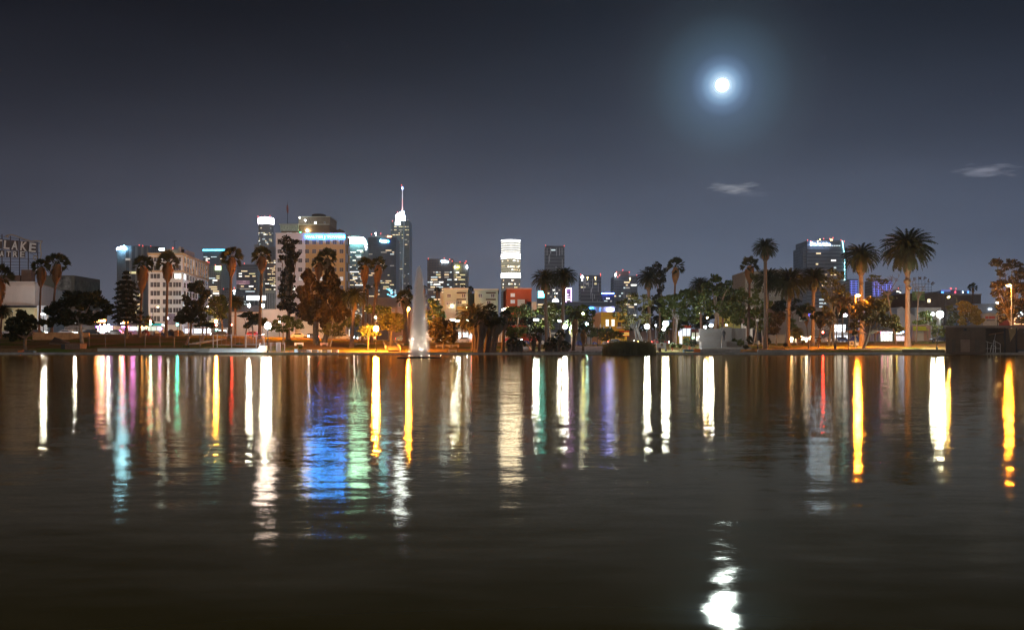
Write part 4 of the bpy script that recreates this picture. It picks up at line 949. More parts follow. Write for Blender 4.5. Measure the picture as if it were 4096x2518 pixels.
# long grey-blue building, white sign building, yellow building
D = 430
r, x0, x1, z0, z1 = block('warehouse_building', 'long blue-grey warehouse with a thin pale roof edge behind the yellow building', 2275, 2430, 1206, D, 30, M('slate_blue', (.17, .20, .25), var=.06), cornice=M('edge_pale', (.4, .45, .5)))
r = thing('dome_sign', 'glowing white half-round rooftop sign between two date palm trunks', 'sign', P(2222, 1208, 380)); D = 380
m = MB(); c = P(2222, 1207, D)
for ra, rb in ((S(13.5, D), S(8.5, D)), (S(6.5, D), S(1, D))):
    n = 14; pts = [(c.x+ra*cos(pi*q/n), c.z+ra*1.05*sin(pi*q/n)) for q in range(n+1)]+[(c.x+rb*cos(pi*q/n), c.z+rb*1.0*sin(pi*q/n)) for q in range(n, -1, -1)]
    m.poly(pts, D-.2, D+.2)
m.build('sign_face', E('dome_white', (.85, .93, 1), 6), r); m = MB(); m.box(c.x-2, c.x+2, D+.25, D+.5, c.z-4, c.z+.2); m.build('sign_frame', dark_metal, r)
D = 350; r, x0, x1, z0, z1 = block('shop_building', 'white flat-roofed shop building with a blue sign and a glowing winged emblem', 2350, 2460, 1226, D, 20, M('shop_white', (.60, .62, .66), var=.05), cornice=white_paint)
m = MB(); rn = random.Random(3)
for k in range(6): m.box(X(2352+k*3.6, D), X(2354.9+k*3.6, D), D-.5, D-.2, Z(1238, D), Z(1231+rn.uniform(-1.5, 1), D))
m.build('blue_sign', E('shop_blue', (.03, .22, 1), 26), r)
m = MB(); c = P(2440, 1239, D); u = S(1, D)
for s_ in (-1, 1): m.poly([(c.x+s_*a*u, c.z+b*u) for a, b in (((0, -7), (8, -5), (13, 8), (7, 3), (3, 3), (0, 0)) if s_ > 0 else ((0, 0), (3, 3), (7, 3), (13, 8), (8, -5), (0, -7)))], D-.5, D-.25)
m.ball((c.x, D-.4, c.z+4.5*u), 2.6*u, 10, 6); m.build('winged_emblem', E('wing_white', (.35, .38, 1), 42), r)
m = MB(); m.box(X(2399, D), X(2401, D), D-.3, D-.02, Z(1245, D), Z(1228, D)); m.build('blue_strip', E('shop_blue2', (.1, .35, 1), 3), r)
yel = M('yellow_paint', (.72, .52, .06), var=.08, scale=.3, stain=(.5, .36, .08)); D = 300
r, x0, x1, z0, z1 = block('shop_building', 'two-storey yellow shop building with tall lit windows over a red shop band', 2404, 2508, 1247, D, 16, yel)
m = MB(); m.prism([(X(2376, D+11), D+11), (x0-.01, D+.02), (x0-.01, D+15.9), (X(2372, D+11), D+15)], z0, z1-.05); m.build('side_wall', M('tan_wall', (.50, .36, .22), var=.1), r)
m = MB()
for py in (1248, 1263, 1315): m.box(x0-.1, x1+.05, D-.35, D-.01, Z(py+1.2, D), Z(py-1, D))
m.build('cornice', M('yellow_trim', (.55, .38, .10)), r)
m = MB()
for a in (2416, 2441): m.lathe(X(a, D), D-.1, [(.3, Z(1258, D)), (.3, Z(1255, D))], 10)
m.build('roundel', M('yellow_trim', (.55, .38, .10)), r)
lit_y = E('shop_window_lit', (1, .98, .78), 1.5)
for k, a in enumerate((2429, 2452, 2477, 2499)): window(r, X(a-6, D), X(a+6, D), Z(1304, D), Z(1277, D) if k < 2 else Z(1288, D), D, 2, lit_y if k < 2 else win_glass, M('brown_frame', (.16, .10, .05)), .5)
m = MB(); m.box(X(2466, D), X(2508, D), D-.5, D-.36, Z(1313, D), Z(1305, D)); m.build('white_sign', white_wall, r)
m = MB(); m.box(X(2474, D), X(2516, D), D-.7, D-.4, Z(1345, D), Z(1322, D)); m.build('red_band', M('red_sign', (.55, .07, .03)), r)
m = MB(); m.box(X(2480, D), X(2515, D), D-.9, D-.72, Z(1341, D), Z(1329, D)); m.build('yellow_signboard', E('sign_yellow', (1, .62, .05), .75), r)
text_part('RICA & POLLO', 'shop_lettering', M('letter_red', (.35, .03, .02)), r, X(2498, D), D-.95, Z(1338, D), Z(1332, D), S(31, D), .05, .03)

# theatre with rooftop sign and a shop row
D = 300; rose = M('theatre_wall', (.50, .43, .38), var=.08, scale=.2, stain=(.35, .30, .26)); white_side = M('theatre_side', (.60, .62, .64), var=.08, scale=.25, stain=(.42, .42, .44))
xa, xc = X(-60, D), X(139, D); zt = Z(1127, D); xe, DE = X(257, 347), 347
r = thing('theatre_building', 'big windowless theatre hall with a bluish white flank under the rooftop letters', 'theatre', ((xa+xc)/2, D, 4.4))
m = MB(); m.prism([(xa, D), (xc, D), (xe, DE), (xa, DE)], 4.4, zt); m.build('wall', rose, r)
m = MB(); m.quad((xc+.03, D, 4.4), (xe+.03, DE, 4.4), (xe+.03, DE, zt-.3), (xc+.03, D, zt-.3)); m.build('white_flank', white_side, r)
m = MB()
for py, o in ((1127, .6), (1134, .35), (1141, .25)): m.box(xa, xc+o*.4, D-o, D-.01, Z(py+1.5, D), Z(py-1.5, D))
m.build('cornice', M('theatre_cornice', (.52, .47, .42)), r)
m = MB(); m.box(xa, X(151, D), D-4.0, D-.62, Z(1229, D), Z(1224, D)); m.build('canopy', dark_metal, r)
m = MB(); m.box(xa, X(137, D-3.9), D-3.9, D-.64, 4.4, Z(1230, D-3.9)); m.build('shopfront', M('shopfront_ochre', (.52, .46, .26), var=.1), r)
m = MB(); m.box(X(142, D-3), X(182, D-3), D-2, D-1.2, 5, Z(1223, D)); m.build('ticket_porch', white_side, r)
# rooftop frame sign
D = 306; r = thing('rooftop_sign', 'tall unlit theatre roof sign of white letters on a steel lattice with a curled border', 'roof sign', P(60, 1125, D))
m = MB()
for px, t_ in ((8, 936), (42, 944), (78, 953), (113, 963), (151, 968)):
    for o in (-1.1, 1.1): m.tube([P(px+o, 1128, D), P(px+o, t_, D)], .07, 4)
    m.tube([P(px, 1128, D+3.5), P(px, 1000, D+.2)], .07, 4)
for k, (a, b) in enumerate(((940, 970), (953, 975), (1000, 1012), (1033, 1035), (1045, 1050), (1057, 1062), (1069, 1073), (1078, 1082), (1090, 1095))): m.tube([P(-40, a-3 if k < 3 else a, D), P(152 if k > 2 else 160, b, D)], .05, 4)
m.tube([P(113, 1006, D), P(152, 1030, D)], .05, 4); m.tube([P(113, 1035, D), P(150, 1095, D)], .05, 4)
m.build('lattice_frame', M('sign_steel', (.05, .04, .04)), r)
letm = M('sign_letter_white', (.46, .46, .44), var=.12, scale=1.5, stain=(.5, .4, .3)); backm = M('letter_back', (.07, .055, .05))
for ch, cx_, cz0, cz1, w in (('T', -3, 992, 958, 22), ('L', 28, 996, 961, 23), ('A', 60, 999, 964, 25), ('K', 96, 1003, 967, 26), ('E', 131, 1008, 972, 27)):
    b = MB(); b.box(X(cx_-w*.62, D), X(cx_+w*.62, D), D-.25, D-.12, Z(cz0+2, D), Z(cz1-2, D)); bb = b.build('letter_panel', backm, r)
    text_part(ch, 'letter', letm, bb, X(cx_, D), D-.3, Z(cz0, D), Z(cz1, D), S(w, D), .12, .025, -.10)
for ch, cx_, w in (('A', 9, 16), ('T', 36, 17), ('R', 63, 18), ('E', 91, 18)):
    z_ = 1026+cx_*.03; b = MB(); b.box(X(cx_-w*.6, D), X(cx_+w*.6, D), D-.25, D-.12, Z(z_+2, D), Z(z_-25, D)); bb = b.build('letter_panel', backm, r)
    text_part(ch, 'letter', letm, bb, X(cx_, D), D-.3, Z(z_, D), Z(z_-23, D), S(w, D), .12, .02, -.06)
m = MB(); pts = [(28, 950), (33, 947), (32, 943), (26, 942), (22, 946), (25, 942), (45, 938.5), (60, 942), (90, 954), (115, 963), (128, 965.5), (137, 963), (170, 965), (163, 973), (161, 985), (163, 1000), (165, 1018), (162, 1034), (152, 1042), (140, 1040), (134, 1032), (136, 1024), (143, 1022), (149, 1026), (148, 1032)]
m.tube([P(a, b, D-.35) for a, b in pts], .17, 6); m.build('curled_border', M('border_cream', (.28, .23, .16)), r)
D = 304; m = MB(); m.box(X(85, D), X(122, D), D, D+3, Z(1127, D), Z(1078, D)); m.box(X(0, D), X(80, D), D, D+3, Z(1127, D), Z(1100, D)); rp = m.build('plant_box', M('roof_box', (.12, .08, .06)), r)
# mural building beyond
D = 420; r, x0, x1, z0, z1 = block('mural_building', 'olive building with a large painted wall panel, half hidden by two skirted palms', 176, 298, 1101, D, 26, M('olive_wall', (.17, .155, .12), var=.15, scale=.2))
m = MB(); m.box(X(225, D), X(285, D), D-.1, D-.02, Z(1158, D), Z(1104, D)); m.build('painted_panel', M('mural', (.30, .28, .25), var=.75, scale=.28), r)
m = MB(); m.prism([(x1+.02, D+.1), (X(335, 446), 446), (x1+.02, 446)], z0, z1-1.6); m.build('side_wall', M('mural2', (.16, .16, .12), var=.4, scale=.3), r)
# shops and lit stalls along the far pavement
D = 292
def shop(label, px0, px1, pyt, pyb, mat, D=292, lit=None, awn=None, name='shop_building', depth=8, cols=3):
    x0, x1 = X(px0, D), X(px1, D); z0 = Z(pyb, D); z1 = Z(pyt, D)
    z0 = min(z0, g(x0, D), g(x1, D))-.2
    r = thing(name, label, 'shop', ((x0+x1)/2, D, z0)); m = MB(); m.box(x0, x1, D, D+depth, z0, z1); m.build('wall', mat, r)
    zz = Z(pyb, D)
    if lit:
        n = cols; w = (x1-x0)/n
        for k in range(n): window(r, x0+w*k+w*.08, x0+w*(k+1)-w*.08, max(zz, z0)+.15, z1-(z1-zz)*.28, D, 2, lit, M('shop_frame', (.06, .06, .06)), 0, 'shop_window')
    if awn: m = MB(); m.poly([(x0, z1-.1), (x0, z1-(z1-zz)*.25), (x1, z1-(z1-zz)*.25), (x1, z1-.1)], D-.9, D-.02); m.build('fascia', awn, r)
    return r
sw = E('shop_white_lit', (.85, .95, 1), 2.6); sw2 = E('shop_pale_lit', (.8, .88, 1), 1.3); swarm = E('shop_warm_lit', (1, .85, .5), 3.2)
plain = M('shop_wall', (.38, .35, .32), var=.1)
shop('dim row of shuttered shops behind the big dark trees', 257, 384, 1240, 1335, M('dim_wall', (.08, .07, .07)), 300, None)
shop('brilliant white lit kiosk beside the orange fast food sign', 389, 450, 1302, 1334, white_wall, 284, sw, E('kiosk_violet', (.35, .15, 1), 12), 'kiosk')
shop('low shop with pale lit windows behind the homeless tents', 736, 846, 1306, 1334, plain, 292, sw2, None)
shop('white glowing shop entrance beyond the traffic lights', 888, 907, 1309, 1343, plain, 290, sw, None, cols=1)
shop('small pale lit shop window beside the traffic signal', 873, 886, 1312, 1330, plain, 291, sw2, None, cols=1)
shop('brightly lit white shop row behind the island palms', 1826, 1898, 1318, 1356, white_wall, 292, sw, None, cols=4)
shop('white-walled workshop seen under the island palms', 1984, 2052, 1322, 1366, white_wall, 290, None)
shop('yellow shop front half hidden by the pale-trunked trees', 2712, 2764, 1300, 1345, yel, 292, sw2, M('red_sign', (.55, .07, .03)))
rr_ = shop('dark shop with red lettered fascia next to the monument wall', 2766, 2800, 1315, 1366, M('shop_dark', (.16, .15, .15)), 290, dim_win, M('maroon', (.20, .04, .03)), cols=2)
text_part('DENTIST', 'shop_lettering', E('letters_white', (1, .9, .85), 1.2, False), rr_, X(2781, 289), 288.9, Z(1350.5, 289), Z(1346, 289), S(24, 289), .05, .02)
shop('glowing yellow-green plastered wall behind leafy branches', 2898, 2962, 1256, 1372, M('lime_wall', (.70, .68, .22), var=.15), 286, None)
shop('dusky pink building with a lettered board beside the monument', 2963, 3012, 1264, 1372, M('dusky_pink', (.36, .24, .22)), 288, dim_win, None, cols=2)
rr_ = shop('long grey commercial building with cursive lettering behind the big date palms', 3108, 3345, 1228, 1372, M('grey_render', (.23, .20, .18), var=.08, scale=.2), 300, None, None, depth=20)
text_part('& Cafe y Co', 'wall_lettering', M('letter_cream', (.65, .66, .6)), rr_, X(3285, 300), 299.8, Z(1322, 300), Z(1306, 300), S(62, 300), .1, .01)
m = MB(); m.box(X(3196, 300), X(3208, 300), 299.4, 299.9, Z(1285, 300), Z(1260, 300)); m.build('hanging_banner', M('banner_white', (.55, .55, .5), var=.5, scale=1.5), rr_)
m = MB(); m.box(X(3232, 300), X(3239, 300), 299.4, 299.9, Z(1265, 300), Z(1252, 300)); m.build('blue_sign', E('blue_small', (.1, .12, 1), 2), rr_)
shop('warm shop fronts with red and yellow lights behind a stout palm trunk', 3074, 3142, 1338, 1372, M('shop_cream', (.36, .28, .22)), 290, None)
shop('small bright shop beside the red traffic signal', 3160, 3188, 1343, 1372, plain, 288, swarm, None, cols=2)
shop('narrow shop with warm lamps between two palm trunks', 3204, 3242, 1346, 1372, plain, 288, E('shop_amber', (1, .7, .3), 1.4), None, cols=3)
rr_ = shop('corner shop glowing white under stacked lightbox panels', 3337, 3392, 1328, 1370, M('shop_grey', (.4, .4, .42)), 288, sw2, None, cols=3)
m = MB(); m.box(X(3338, 287), X(3381, 287), 286.6, 287.9, Z(1314, 287), Z(1298, 287)); m.box(X(3338, 287), X(3379, 287), 286.6, 287.9, Z(1326, 287), Z(1316.5, 287)); m.build('lightbox', E('lightbox_white', (.88, .94, 1), 3), rr_)
m = MB(); m.lathe(X(3377, 287), 287, [(S(8, 287), Z(1266, 287)), (S(13, 287), Z(1262, 287)), (S(14, 287), Z(1252, 287)), (S(10, 287), Z(1247, 287))], 14); m.build('oval_sign', E('oval_white', (1, .85, 1), 7), rr_)
shop('orange and red fronted shop row behind the leaning orange-lit tree', 3392, 3520, 1320, 1367, M('shop_orange', (.55, .25, .10), var=.12), 290, M('shutter_mauve', (.34, .30, .32)), M('orange_fascia', (.60, .17, .05)), cols=6)
shop('white lit grocery front beneath the leaning tree branches', 3522, 3570, 1324, 1366, white_wall, 288, E('grocery_white', (.97, 1, .85), 1.5), None, cols=4)
shop('narrow pink-lit shop beside the tallest date palm', 3584, 3618, 1334, 1366, plain, 288, E('shop_pinkwhite', (1, .8, .85), 1.4), None, cols=3)
D = 290; r = thing('gabled_building', 'grey gabled building with a pale blue parapet behind the tallest palm', 'building', (X(3640, D), D+6, 2.5))
m = MB(); m.poly([(X(3588, D+6), 2.5), (X(3662, D+6), 2.5), (X(3662, D+6), Z(1266, D+6)), (X(3608, D+6), Z(1226, D+6)), (X(3588, D+6), Z(1236, D+6))], D+6, D+20); m.build('wall', M('blue_grey', (.40, .42, .46)), r)
m = MB(); m.box(X(3662, D+6), X(3765, D+6), D+6, D+18, 2.5, Z(1229, D+6)); m.build('parapet_wall', M('blue_grey2', (.44, .48, .54)), r)
r = thing('shop_building', 'shop with a lime-green sloping awning over a grey roller shutter', 'shop', (X(3675, D), D, 2.4))
m = MB(); m.box(X(3648, D), X(3722, D), D, D+5, 2.4, Z(1300, D)); m.build('wall', M('brick_mauve', (.36, .24, .22)), r)
m = MB(); m.add([(X(3644, D), D-1.6, Z(1320, D)), (X(3707, D), D-1.6, Z(1320, D)), (X(3702, D), D-.01, Z(1305, D)), (X(3652, D), D-.01, Z(1305, D)), (X(3644, D), D-1.6, Z(1322, D)), (X(3707, D), D-1.6, Z(1322, D))], [(0, 1, 2, 3), (4, 5, 1, 0)]); m.build('awning', M('lime_awning', (.50, .60, .08)), r)
m = MB(); zz = 2.9
while zz < Z(1324, D): m.box(X(3659, D), X(3694, D), D-.12, D-.02, zz, zz+.24); zz += .28
m.build('roller_shutter', M('shutter', (.50, .52, .50)), r)
D = 330
r, x0, x1, z0, z1 = block('dark_building', 'dark hillside building with one lit window beside the big date palm', 3628, 3778, 1172, D, 20, M('dark_brown', (.10, .075, .065)))
window(r, X(3710, D), X(3721, D), Z(1209, D), Z(1196, D), D, 2, E('window_cream', (1, .86, .5), 2.2))
m = MB(); m.box(X(3738, D), X(3756, D), D+1, D+8, z1, Z(1167, D)); m.build('roof_box', M('dark_brown', (.10, .075, .065)), r)
r = thing('billboard', 'faded green billboard on the dark rooftop below the lattice letters', 'billboard', P(3674, 1204, D-2))
m = MB(); m.box(X(3649, D-2), X(3699, D-2), D-2, D-1.7, Z(1201, D-2), Z(1165, D-2)); m.build('panel', M('billboard_green', (.22, .30, .11), var=.6, scale=.8), r); m = MB()
for px in (3655, 3674, 3693): m.tube([P(px, 1214, D-1.6), P(px, 1180, D-1.6)], .1, 4)
m.build('post', dark_metal, r)
D = 345; r = thing('rooftop_sign', 'arched unlit lattice sign of large letters on a dark roof, behind bare branches', 'roof sign', P(3680, 1172, D)); m = MB()
for k in range(7): px = 3650+k*12.5; m.tube([P(px, 1174, D), P(px, 1126+((px-3688)/36)**2*12-8, D)], .05, 4)
for py, a, b in ((1136, 3650, 3722), (1149, 3646, 3726), (1158, 3646, 3728), (1166, 3646, 3728)): m.tube([P(a, py, D), P(b, py, D)], .05, 4)
m.build('lattice_frame', M('sign_steel', (.05, .04, .04)), r)
for ch, px, py, ro in (('T', 3644, 1122, .4), ('E', 3660, 1116, .2), ('M', 3679, 1113, .0), ('P', 3699, 1114, -.15), ('L', 3714, 1122, -.4), ('E', 3727, 1133, -.7)):
    c = P(px, py+6, D-.3); text_part(ch, 'letter', M('sign_rust', (.16, .10, .07)), r, c.x, D-.3, c.z, c.z+S(13, D), S(11, D), .12, .02, ro)
D = 380
r, x0, x1, z0, z1 = block('long_building', 'long low dark warehouse with a pale roof edge at the far end of the street', 3780, 3924, 1176, D, 24, M('warehouse_dark', (.11, .09, .085)), cornice=M('roof_pale', (.24, .22, .21)))
D = 340; r, x0, x1, z0, z1 = block('long_building', 'pale blue-grey low building behind the yellow-lit tree', 3898, 4140, 1214, D, 20, M('pale_blue', (.34, .38, .44)))
m = MB(); m.box(X(3952, D), X(3965, D), D-.5, D-.1, Z(1238, D), Z(1233, D)); m.build('lightbox', E('lightbox_white', (.88, .94, 1), 3), r)
D = 296; r = thing('shop_building', 'gabled shop with red lettering boards behind the flat-roofed pump house', 'shop', (X(3962, D), D, 2.6))
m = MB(); m.poly([(X(3931, D), 2.6), (X(3996, D), 2.6), (X(3996, D), Z(1258, D)), (X(3962, D), Z(1250, D)), (X(3931, D), Z(1258, D))], D, D+8); m.build('wall', M('shop_beige', (.45, .38, .33)), r)
m = MB()
for a, b, c_, d_ in ((3941, 3953, 1264, 1274), (3956, 3979, 1264, 1274)): m.box(X(a, D), X(b, D), D-.15, D-.02, Z(d_, D), Z(c_, D))
m.build('red_lettering', M('letter_pink', (.50, .10, .09)), r); m = MB(); m.box(X(3946, D), X(3978, D), D-.15, D-.02, Z(1282, D), Z(1278.5, D)); m.build('grey_lettering', M('letter_grey', (.10, .10, .12)), r)
m = MB(); m.box(X(3996, D)+.02, X(4050, D), D+.5, D+8, 2.6, Z(1262, D)); m.build('red_annex', M('annex_red', (.34, .07, .05)), r)
r = thing('neon_sign', 'cafe window outlined by a glowing orange neon rectangle beside the dark tree', 'neon sign', (X(4078, D), D, 2.6)); m = MB()
for a, b, c_, d_ in ((4055, 4110, 1273, 1271), (4055, 4110, 1297, 1295), (4055, 4058, 1297, 1271)): m.box(X(a, D), X(b, D), D-.4, D-.2, Z(c_, D), Z(d_, D))
m.build('neon_tube', E('neon_orange', (1, .5, .2), 2.6), r); m = MB(); m.box(X(4052, D), X(4112, D), D-.15, D+5, 2.6, Z(1268, D)); m.build('wall', M('cafe_wall', (.2, .12, .1)), r)
m = MB(); m.box(X(4076, D), X(4110, D), D-.4, D-.2, Z(1328, D), Z(1326, D)); m.build('blue_tube', E('neon_blue', (.25, .5, 1), 5), r)
for k, (a, b) in enumerate(((4060, 1256), (4068, 1252), (4074, 1262), (4085, 1250), (4090, 1256))):
    m = MB(); m.ball(P(a, b, D-.5), .14, 7, 4); m.build('bulb', E('bulb_mix%d' % (k % 2), ((1, .9, .8), (.6, .8, 1))[k % 2], 16), r)
# tall pale building glimpsed through the palms
D = 340; r, x0, x1, z0, z1 = block('tall_building', 'tall pale green apartment house showing behind the twin palms', 2980, 3135, 1084, D, 20, M('sage', (.30, .31, .26), var=.1))
m = MB(); m.box(X(3070, D), X(3135, D), D+2, D+12, z1, Z(1076, D)); m.build('roof_plant_room', M('sage_dark', (.22, .20, .18)), r)
for k in range(6):
    for a in (2990, 3010, 3080, 3100, 3120): window(r, X(a-4, D), X(a+4, D), Z(1106+k*26, D), Z(1098+k*26, D), D, 1, dim_win if (k*7+a) % 5 == 0 else win_glass)

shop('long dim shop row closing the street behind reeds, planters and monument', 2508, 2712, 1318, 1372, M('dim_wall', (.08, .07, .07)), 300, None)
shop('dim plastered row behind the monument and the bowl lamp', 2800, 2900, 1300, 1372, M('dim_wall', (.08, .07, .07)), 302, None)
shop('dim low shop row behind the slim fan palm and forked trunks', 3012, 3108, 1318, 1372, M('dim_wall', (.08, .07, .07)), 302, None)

# glowing balls for shop bulbs and window lamps, also for car and signal lights
shops = [o for o in bpy.data.objects if o.get('category') == 'shop' and o.parent is None]
def bulbs(px0, px1, py0, py1, n, cols, L, seed, Dd):
    rn = random.Random(seed); mid = X((px0+px1)/2, Dd); root = min(shops, key=lambda o: abs(o.location.x*Dd/o.location.y-mid))
    for k in range(n):
        c = rn.choice(cols); m = MB(); m.ball(P(px0+(px1-px0)*(k+.5)/n, rn.uniform(py0, py1), Dd), rn.uniform(.10, .17), 7, 4); m.build('bulb', E('bulb_%d%d%d' % tuple(int(v*9) for v in c), c, L), root)
am, wt, rd, bl, gn, mg = (1, .62, .2), (1, .95, .85), (1, .08, .05), (.3, .5, 1), (.3, 1, .5), (1, .2, .7)
bulbs(3160, 3190, 1345, 1364, 10, [am, wt, rd], 45, 1, 287); bulbs(3204, 3244, 1343, 1364, 11, [am, wt, am], 45, 2, 286); bulbs(3244, 3335, 1356, 1366, 9, [am, rd, wt], 30, 3, 284)
bulbs(3524, 3570, 1324, 1350, 6, [mg, wt, (1, .9, .2)], 40, 4, 287); bulbs(3584, 3617, 1322, 1336, 4, [bl, (1, .9, .2)], 50, 5, 289); bulbs(2512, 2640, 1362, 1370, 8, [bl, wt, am], 25, 6, 299)
bulbs(386, 450, 1296, 1330, 7, [wt, mg, am], 45, 7, 283); bulbs(270, 380, 1318, 1334, 7, [am, wt, gn], 25, 8, 299); bulbs(740, 844, 1310, 1330, 6, [wt, bl], 30, 9, 291); bulbs(2766, 2800, 1340, 1362, 4, [gn, wt], 25, 10, 289)
# ------------------------------------------------------------------ lamps and signals
SOD = E('sodium', (1, .31, .022), 6000); SOD2 = E('sodium_small', (1, .45, .09), 900); WHT = E('lamp_white', (.74, .90, 1), 520); WHT2 = E('lamp_white_small', (.76, .90, 1), 420); YEL = E('lamp_yellow', (.95, 1, .35), 80)
OFFG = M('globe_off', (.75, .72, .65), rough=.35, var=.05); BIG = E('lamp_big_white', (.90, 1, .90), 1100)
def lamp(label, px, py, pyb, mat, r=.42, D=None, group='lit park lamps', post=None, pxb=None, kind='globe', arm=0):
    pxb = pxb or px
    r *= .78
    b = on_ground(pxb, pyb) if D is None else Vector((X(pxb, D), D, min(Z(pyb, D), g(X(pxb, D), D))))
    D = b.y; c = P(px, py, D); root = thing('lamp_post' if kind != 'cobra' else 'street_lamp', label, 'lamp post', b, group); post = post or dark_metal
    m = MB()
    if kind == 'globe':
        m.tube([b, b+Vector((0, 0, .35)), b+Vector((0, 0, .5)), Vector((c.x, D, c.z-r*.9))], [.22, .2, .08, .06], 7); m.build('post', post, root)
        m = MB(); m.lathe(c.x, D, [(.12, c.z-r*1.1), (.2, c.z-r*.85), (.16, c.z-r*.7)], 9); m.build('collar', post, root)
        m = MB(); m.ball(c, r, 12, 8); m.build('globe', mat, root, None, True)
    elif kind == 'twin':
        m.tube([b, b+Vector((0, 0, .5)), Vector((c.x, D, c.z-.2))], [.22, .1, .07], 7); m.tube([(c.x-.75, D, c.z-.35), (c.x-.3, D, c.z-.55), (c.x+.3, D, c.z-.55), (c.x+.75, D, c.z-.35)], .05, 5); m.build('post', post, root)
        for s_ in (-1, 1):
            m = MB(); q = Vector((c.x+s_*.75, D, c.z)); m.lathe(q.x, D, [(.08, q.z-.35), (r, q.z-.05), (r*.95, q.z+.1), (r*.3, q.z+.38), (.02, q.z+.62)], 9); m.build('lantern', mat, root)
    elif kind == 'flood':     # flat twin floodlight heads on a pole
        m.tube([b, Vector((c.x, D, c.z-.1))], [.12, .08], 6); m.box(c.x-r*1.6, c.x+r*1.6, D-.08, D+.08, c.z-.18, c.z-.08); m.build('post', post, root)
        for s_ in (-1, 1):
            m = MB(); m.lathe(c.x+s_*r*1.1, D, [(r*.5, c.z-.08), (r, c.z), (r*.9, c.z+r*.5), (r*.3, c.z+r*.6)], 8); m.build('lamp_head', mat, root)
    elif kind == 'cobra':
        base = b; hx = X(pxb, D); m.tube([b, Vector((hx, D, c.z-.6)), Vector((hx+(c.x-hx)*.35, D, c.z-.05)), Vector((c.x, D, c.z+.1))], [.14, .09, .07, .05], 6); m.build('post', post or grey_metal, root)
        m = MB(); m.box(c.x-r*1.5, c.x+r*1.5, D-.2, D+.2, c.z+.02, c.z+.16); m.build('housing', grey_metal, root)
        m = MB(); m.lathe(c.x, D, [(r*.4, c.z-r*.4), (r, c.z-.05), (r*.9, c.z+.015)], 9); m.build('lamp_head', mat, root)
    return root
lamp('very bright white globe lamp at the white lakeside steps', 1071, 1303, 1413, WHT, .72)
lamp('dazzling orange globe lamp on the lawn before the small glowing tree', 1504, 1314, 1407, E('sodium_big', (1, .34, .03), 6500), .62, D=196)
lamp('orange lamp in front of the monkey-puzzle-like dark tree', 1154, 1206, 1352, SOD, .48, post=M('post_tan', (.4, .3, .2)))
lamp('tall orange lamp beside the shaggy palm trunk near the fountain', 1631, 1235, 1362, SOD, .55, post=M('post_tan', (.4, .3, .2)))
lamp('white floodlight high on a pole at the canopy edge, above the small flat-topped tree', 996, 1221, 1334, E('flood_ice', (.80, .93, 1), 420), .55, D=284, group='pole floodlights', kind='globe')
lamp('white floodlight on a pole just behind a palm trunk, below the billboard', 1051, 1222, 1334, MATS['flood_ice'], .55, D=284, group='pole floodlights', kind='globe')
lamp('blue-white double floodlight above the dazzling orange lamp', 1498, 1269, 1352, WHT2, .3, D=266, kind='flood', group='street floodlights')
lamp('blue-white double floodlight just past the fountain plume', 1690, 1274, 1362, WHT2, .26, D=266, kind='flood', group='street floodlights')
lamp('small yellow-white lamp beside the big feathery palm trunk', 1456, 1242, 1350, E('lamp_cream', (1, .85, .45), 70), .24, D=262)
lamp('tiny white lamp before the weeping trees, close to the feathery palm crown', 1389, 1245, 1350, WHT2, .16, D=262)
lamp('unlit twin-lantern post under the orange-lit street tree', 1558, 1291, 1374, OFFG, .26, kind='twin', group='unlit twin-lantern posts')
lamp('first of three street floodlights between the round orange tree and the island palms', 1811, 1279, 1362, WHT, .34, D=266, kind='flood', group='street floodlights')
lamp('white street floodlight, middle one beside the round orange tree', 1831, 1283, 1362, WHT, .34, D=264, kind='flood', group='street floodlights')
lamp('blue-white street floodlight seen through the orange feather palm', 1874, 1279, 1362, WHT2, .34, D=266, kind='flood', group='street floodlights')
lamp('small white lamp between the island palm crowns', 2000, 1285, 1364, WHT2, .2, D=262, kind='flood', group='street floodlights')
lamp('bright floodlight over the street beside the tall date palm trunk', 2144, 1279, 1366, WHT, .42, D=264, kind='flood', group='street floodlights')
lamp('pale floodlight tee beside the second date palm trunk', 2239, 1284, 1370, WHT2, .3, D=264, kind='flood', group='street floodlights')
lamp('bright oval white globe lamp behind the low island palms', 2260, 1307, 1394, WHT, .5, D=205)
lamp('yellow-green street lamp before dark street trees', 2332, 1254, 1372, YEL, .36, D=262)
lamp('cyan-white lamp above the shaggy short palm', 2347, 1295, 1372, E('lamp_cyan', (.45, .95, 1), 120), .42, D=258)
lamp('unlit park lamp with a square head near the steps behind low palms', 2118, 1304, 1391, OFFG, .3, group='unlit park lamps')
lamp('unlit twin-lantern post before the yellow shop side wall', 2389, 1303, 1385, OFFG, .24, kind='twin', group='unlit twin-lantern posts')
lamp('unlit twin-lantern post in front of the tall yellow windows', 2428, 1308, 1380, OFFG, .24, kind='twin', group='unlit twin-lantern posts')
lamp('bright white globe lamp beside the reeds, close to a palm trunk', 2588, 1306, 1392, WHT, .6, D=207)
lamp('brightest white globe lamp beside the planters, over the reeds edge', 2663, 1294, 1402, WHT, .68, D=200)
lamp('smaller white globe lamp below the brightest planter lamp', 2655, 1315, 1398, E('lamp_warmw', (.95, 1, .85), 80), .42, D=215)
lamp('unlit white globe lamp between the reeds and planters', 2623, 1301, 1400, OFFG, .3, D=203, group='unlit park lamps')
lamp('small white globe lamp just over the corner of the monument wall', 2821, 1307, 1385, WHT2, .34, D=225)
lamp('white globe lamp with blue glow above the monument wall', 2844, 1301, 1385, WHT, .46, D=222)
lamp('small orange lamp among dark leaves above the monument wall', 2829, 1270, 1372, SOD2, .2, D=240)
lamp('warm cream lamp over the monument centre', 2906, 1299, 1372, E('lamp_peach', (1, .75, .5), 60), .3, D=240)
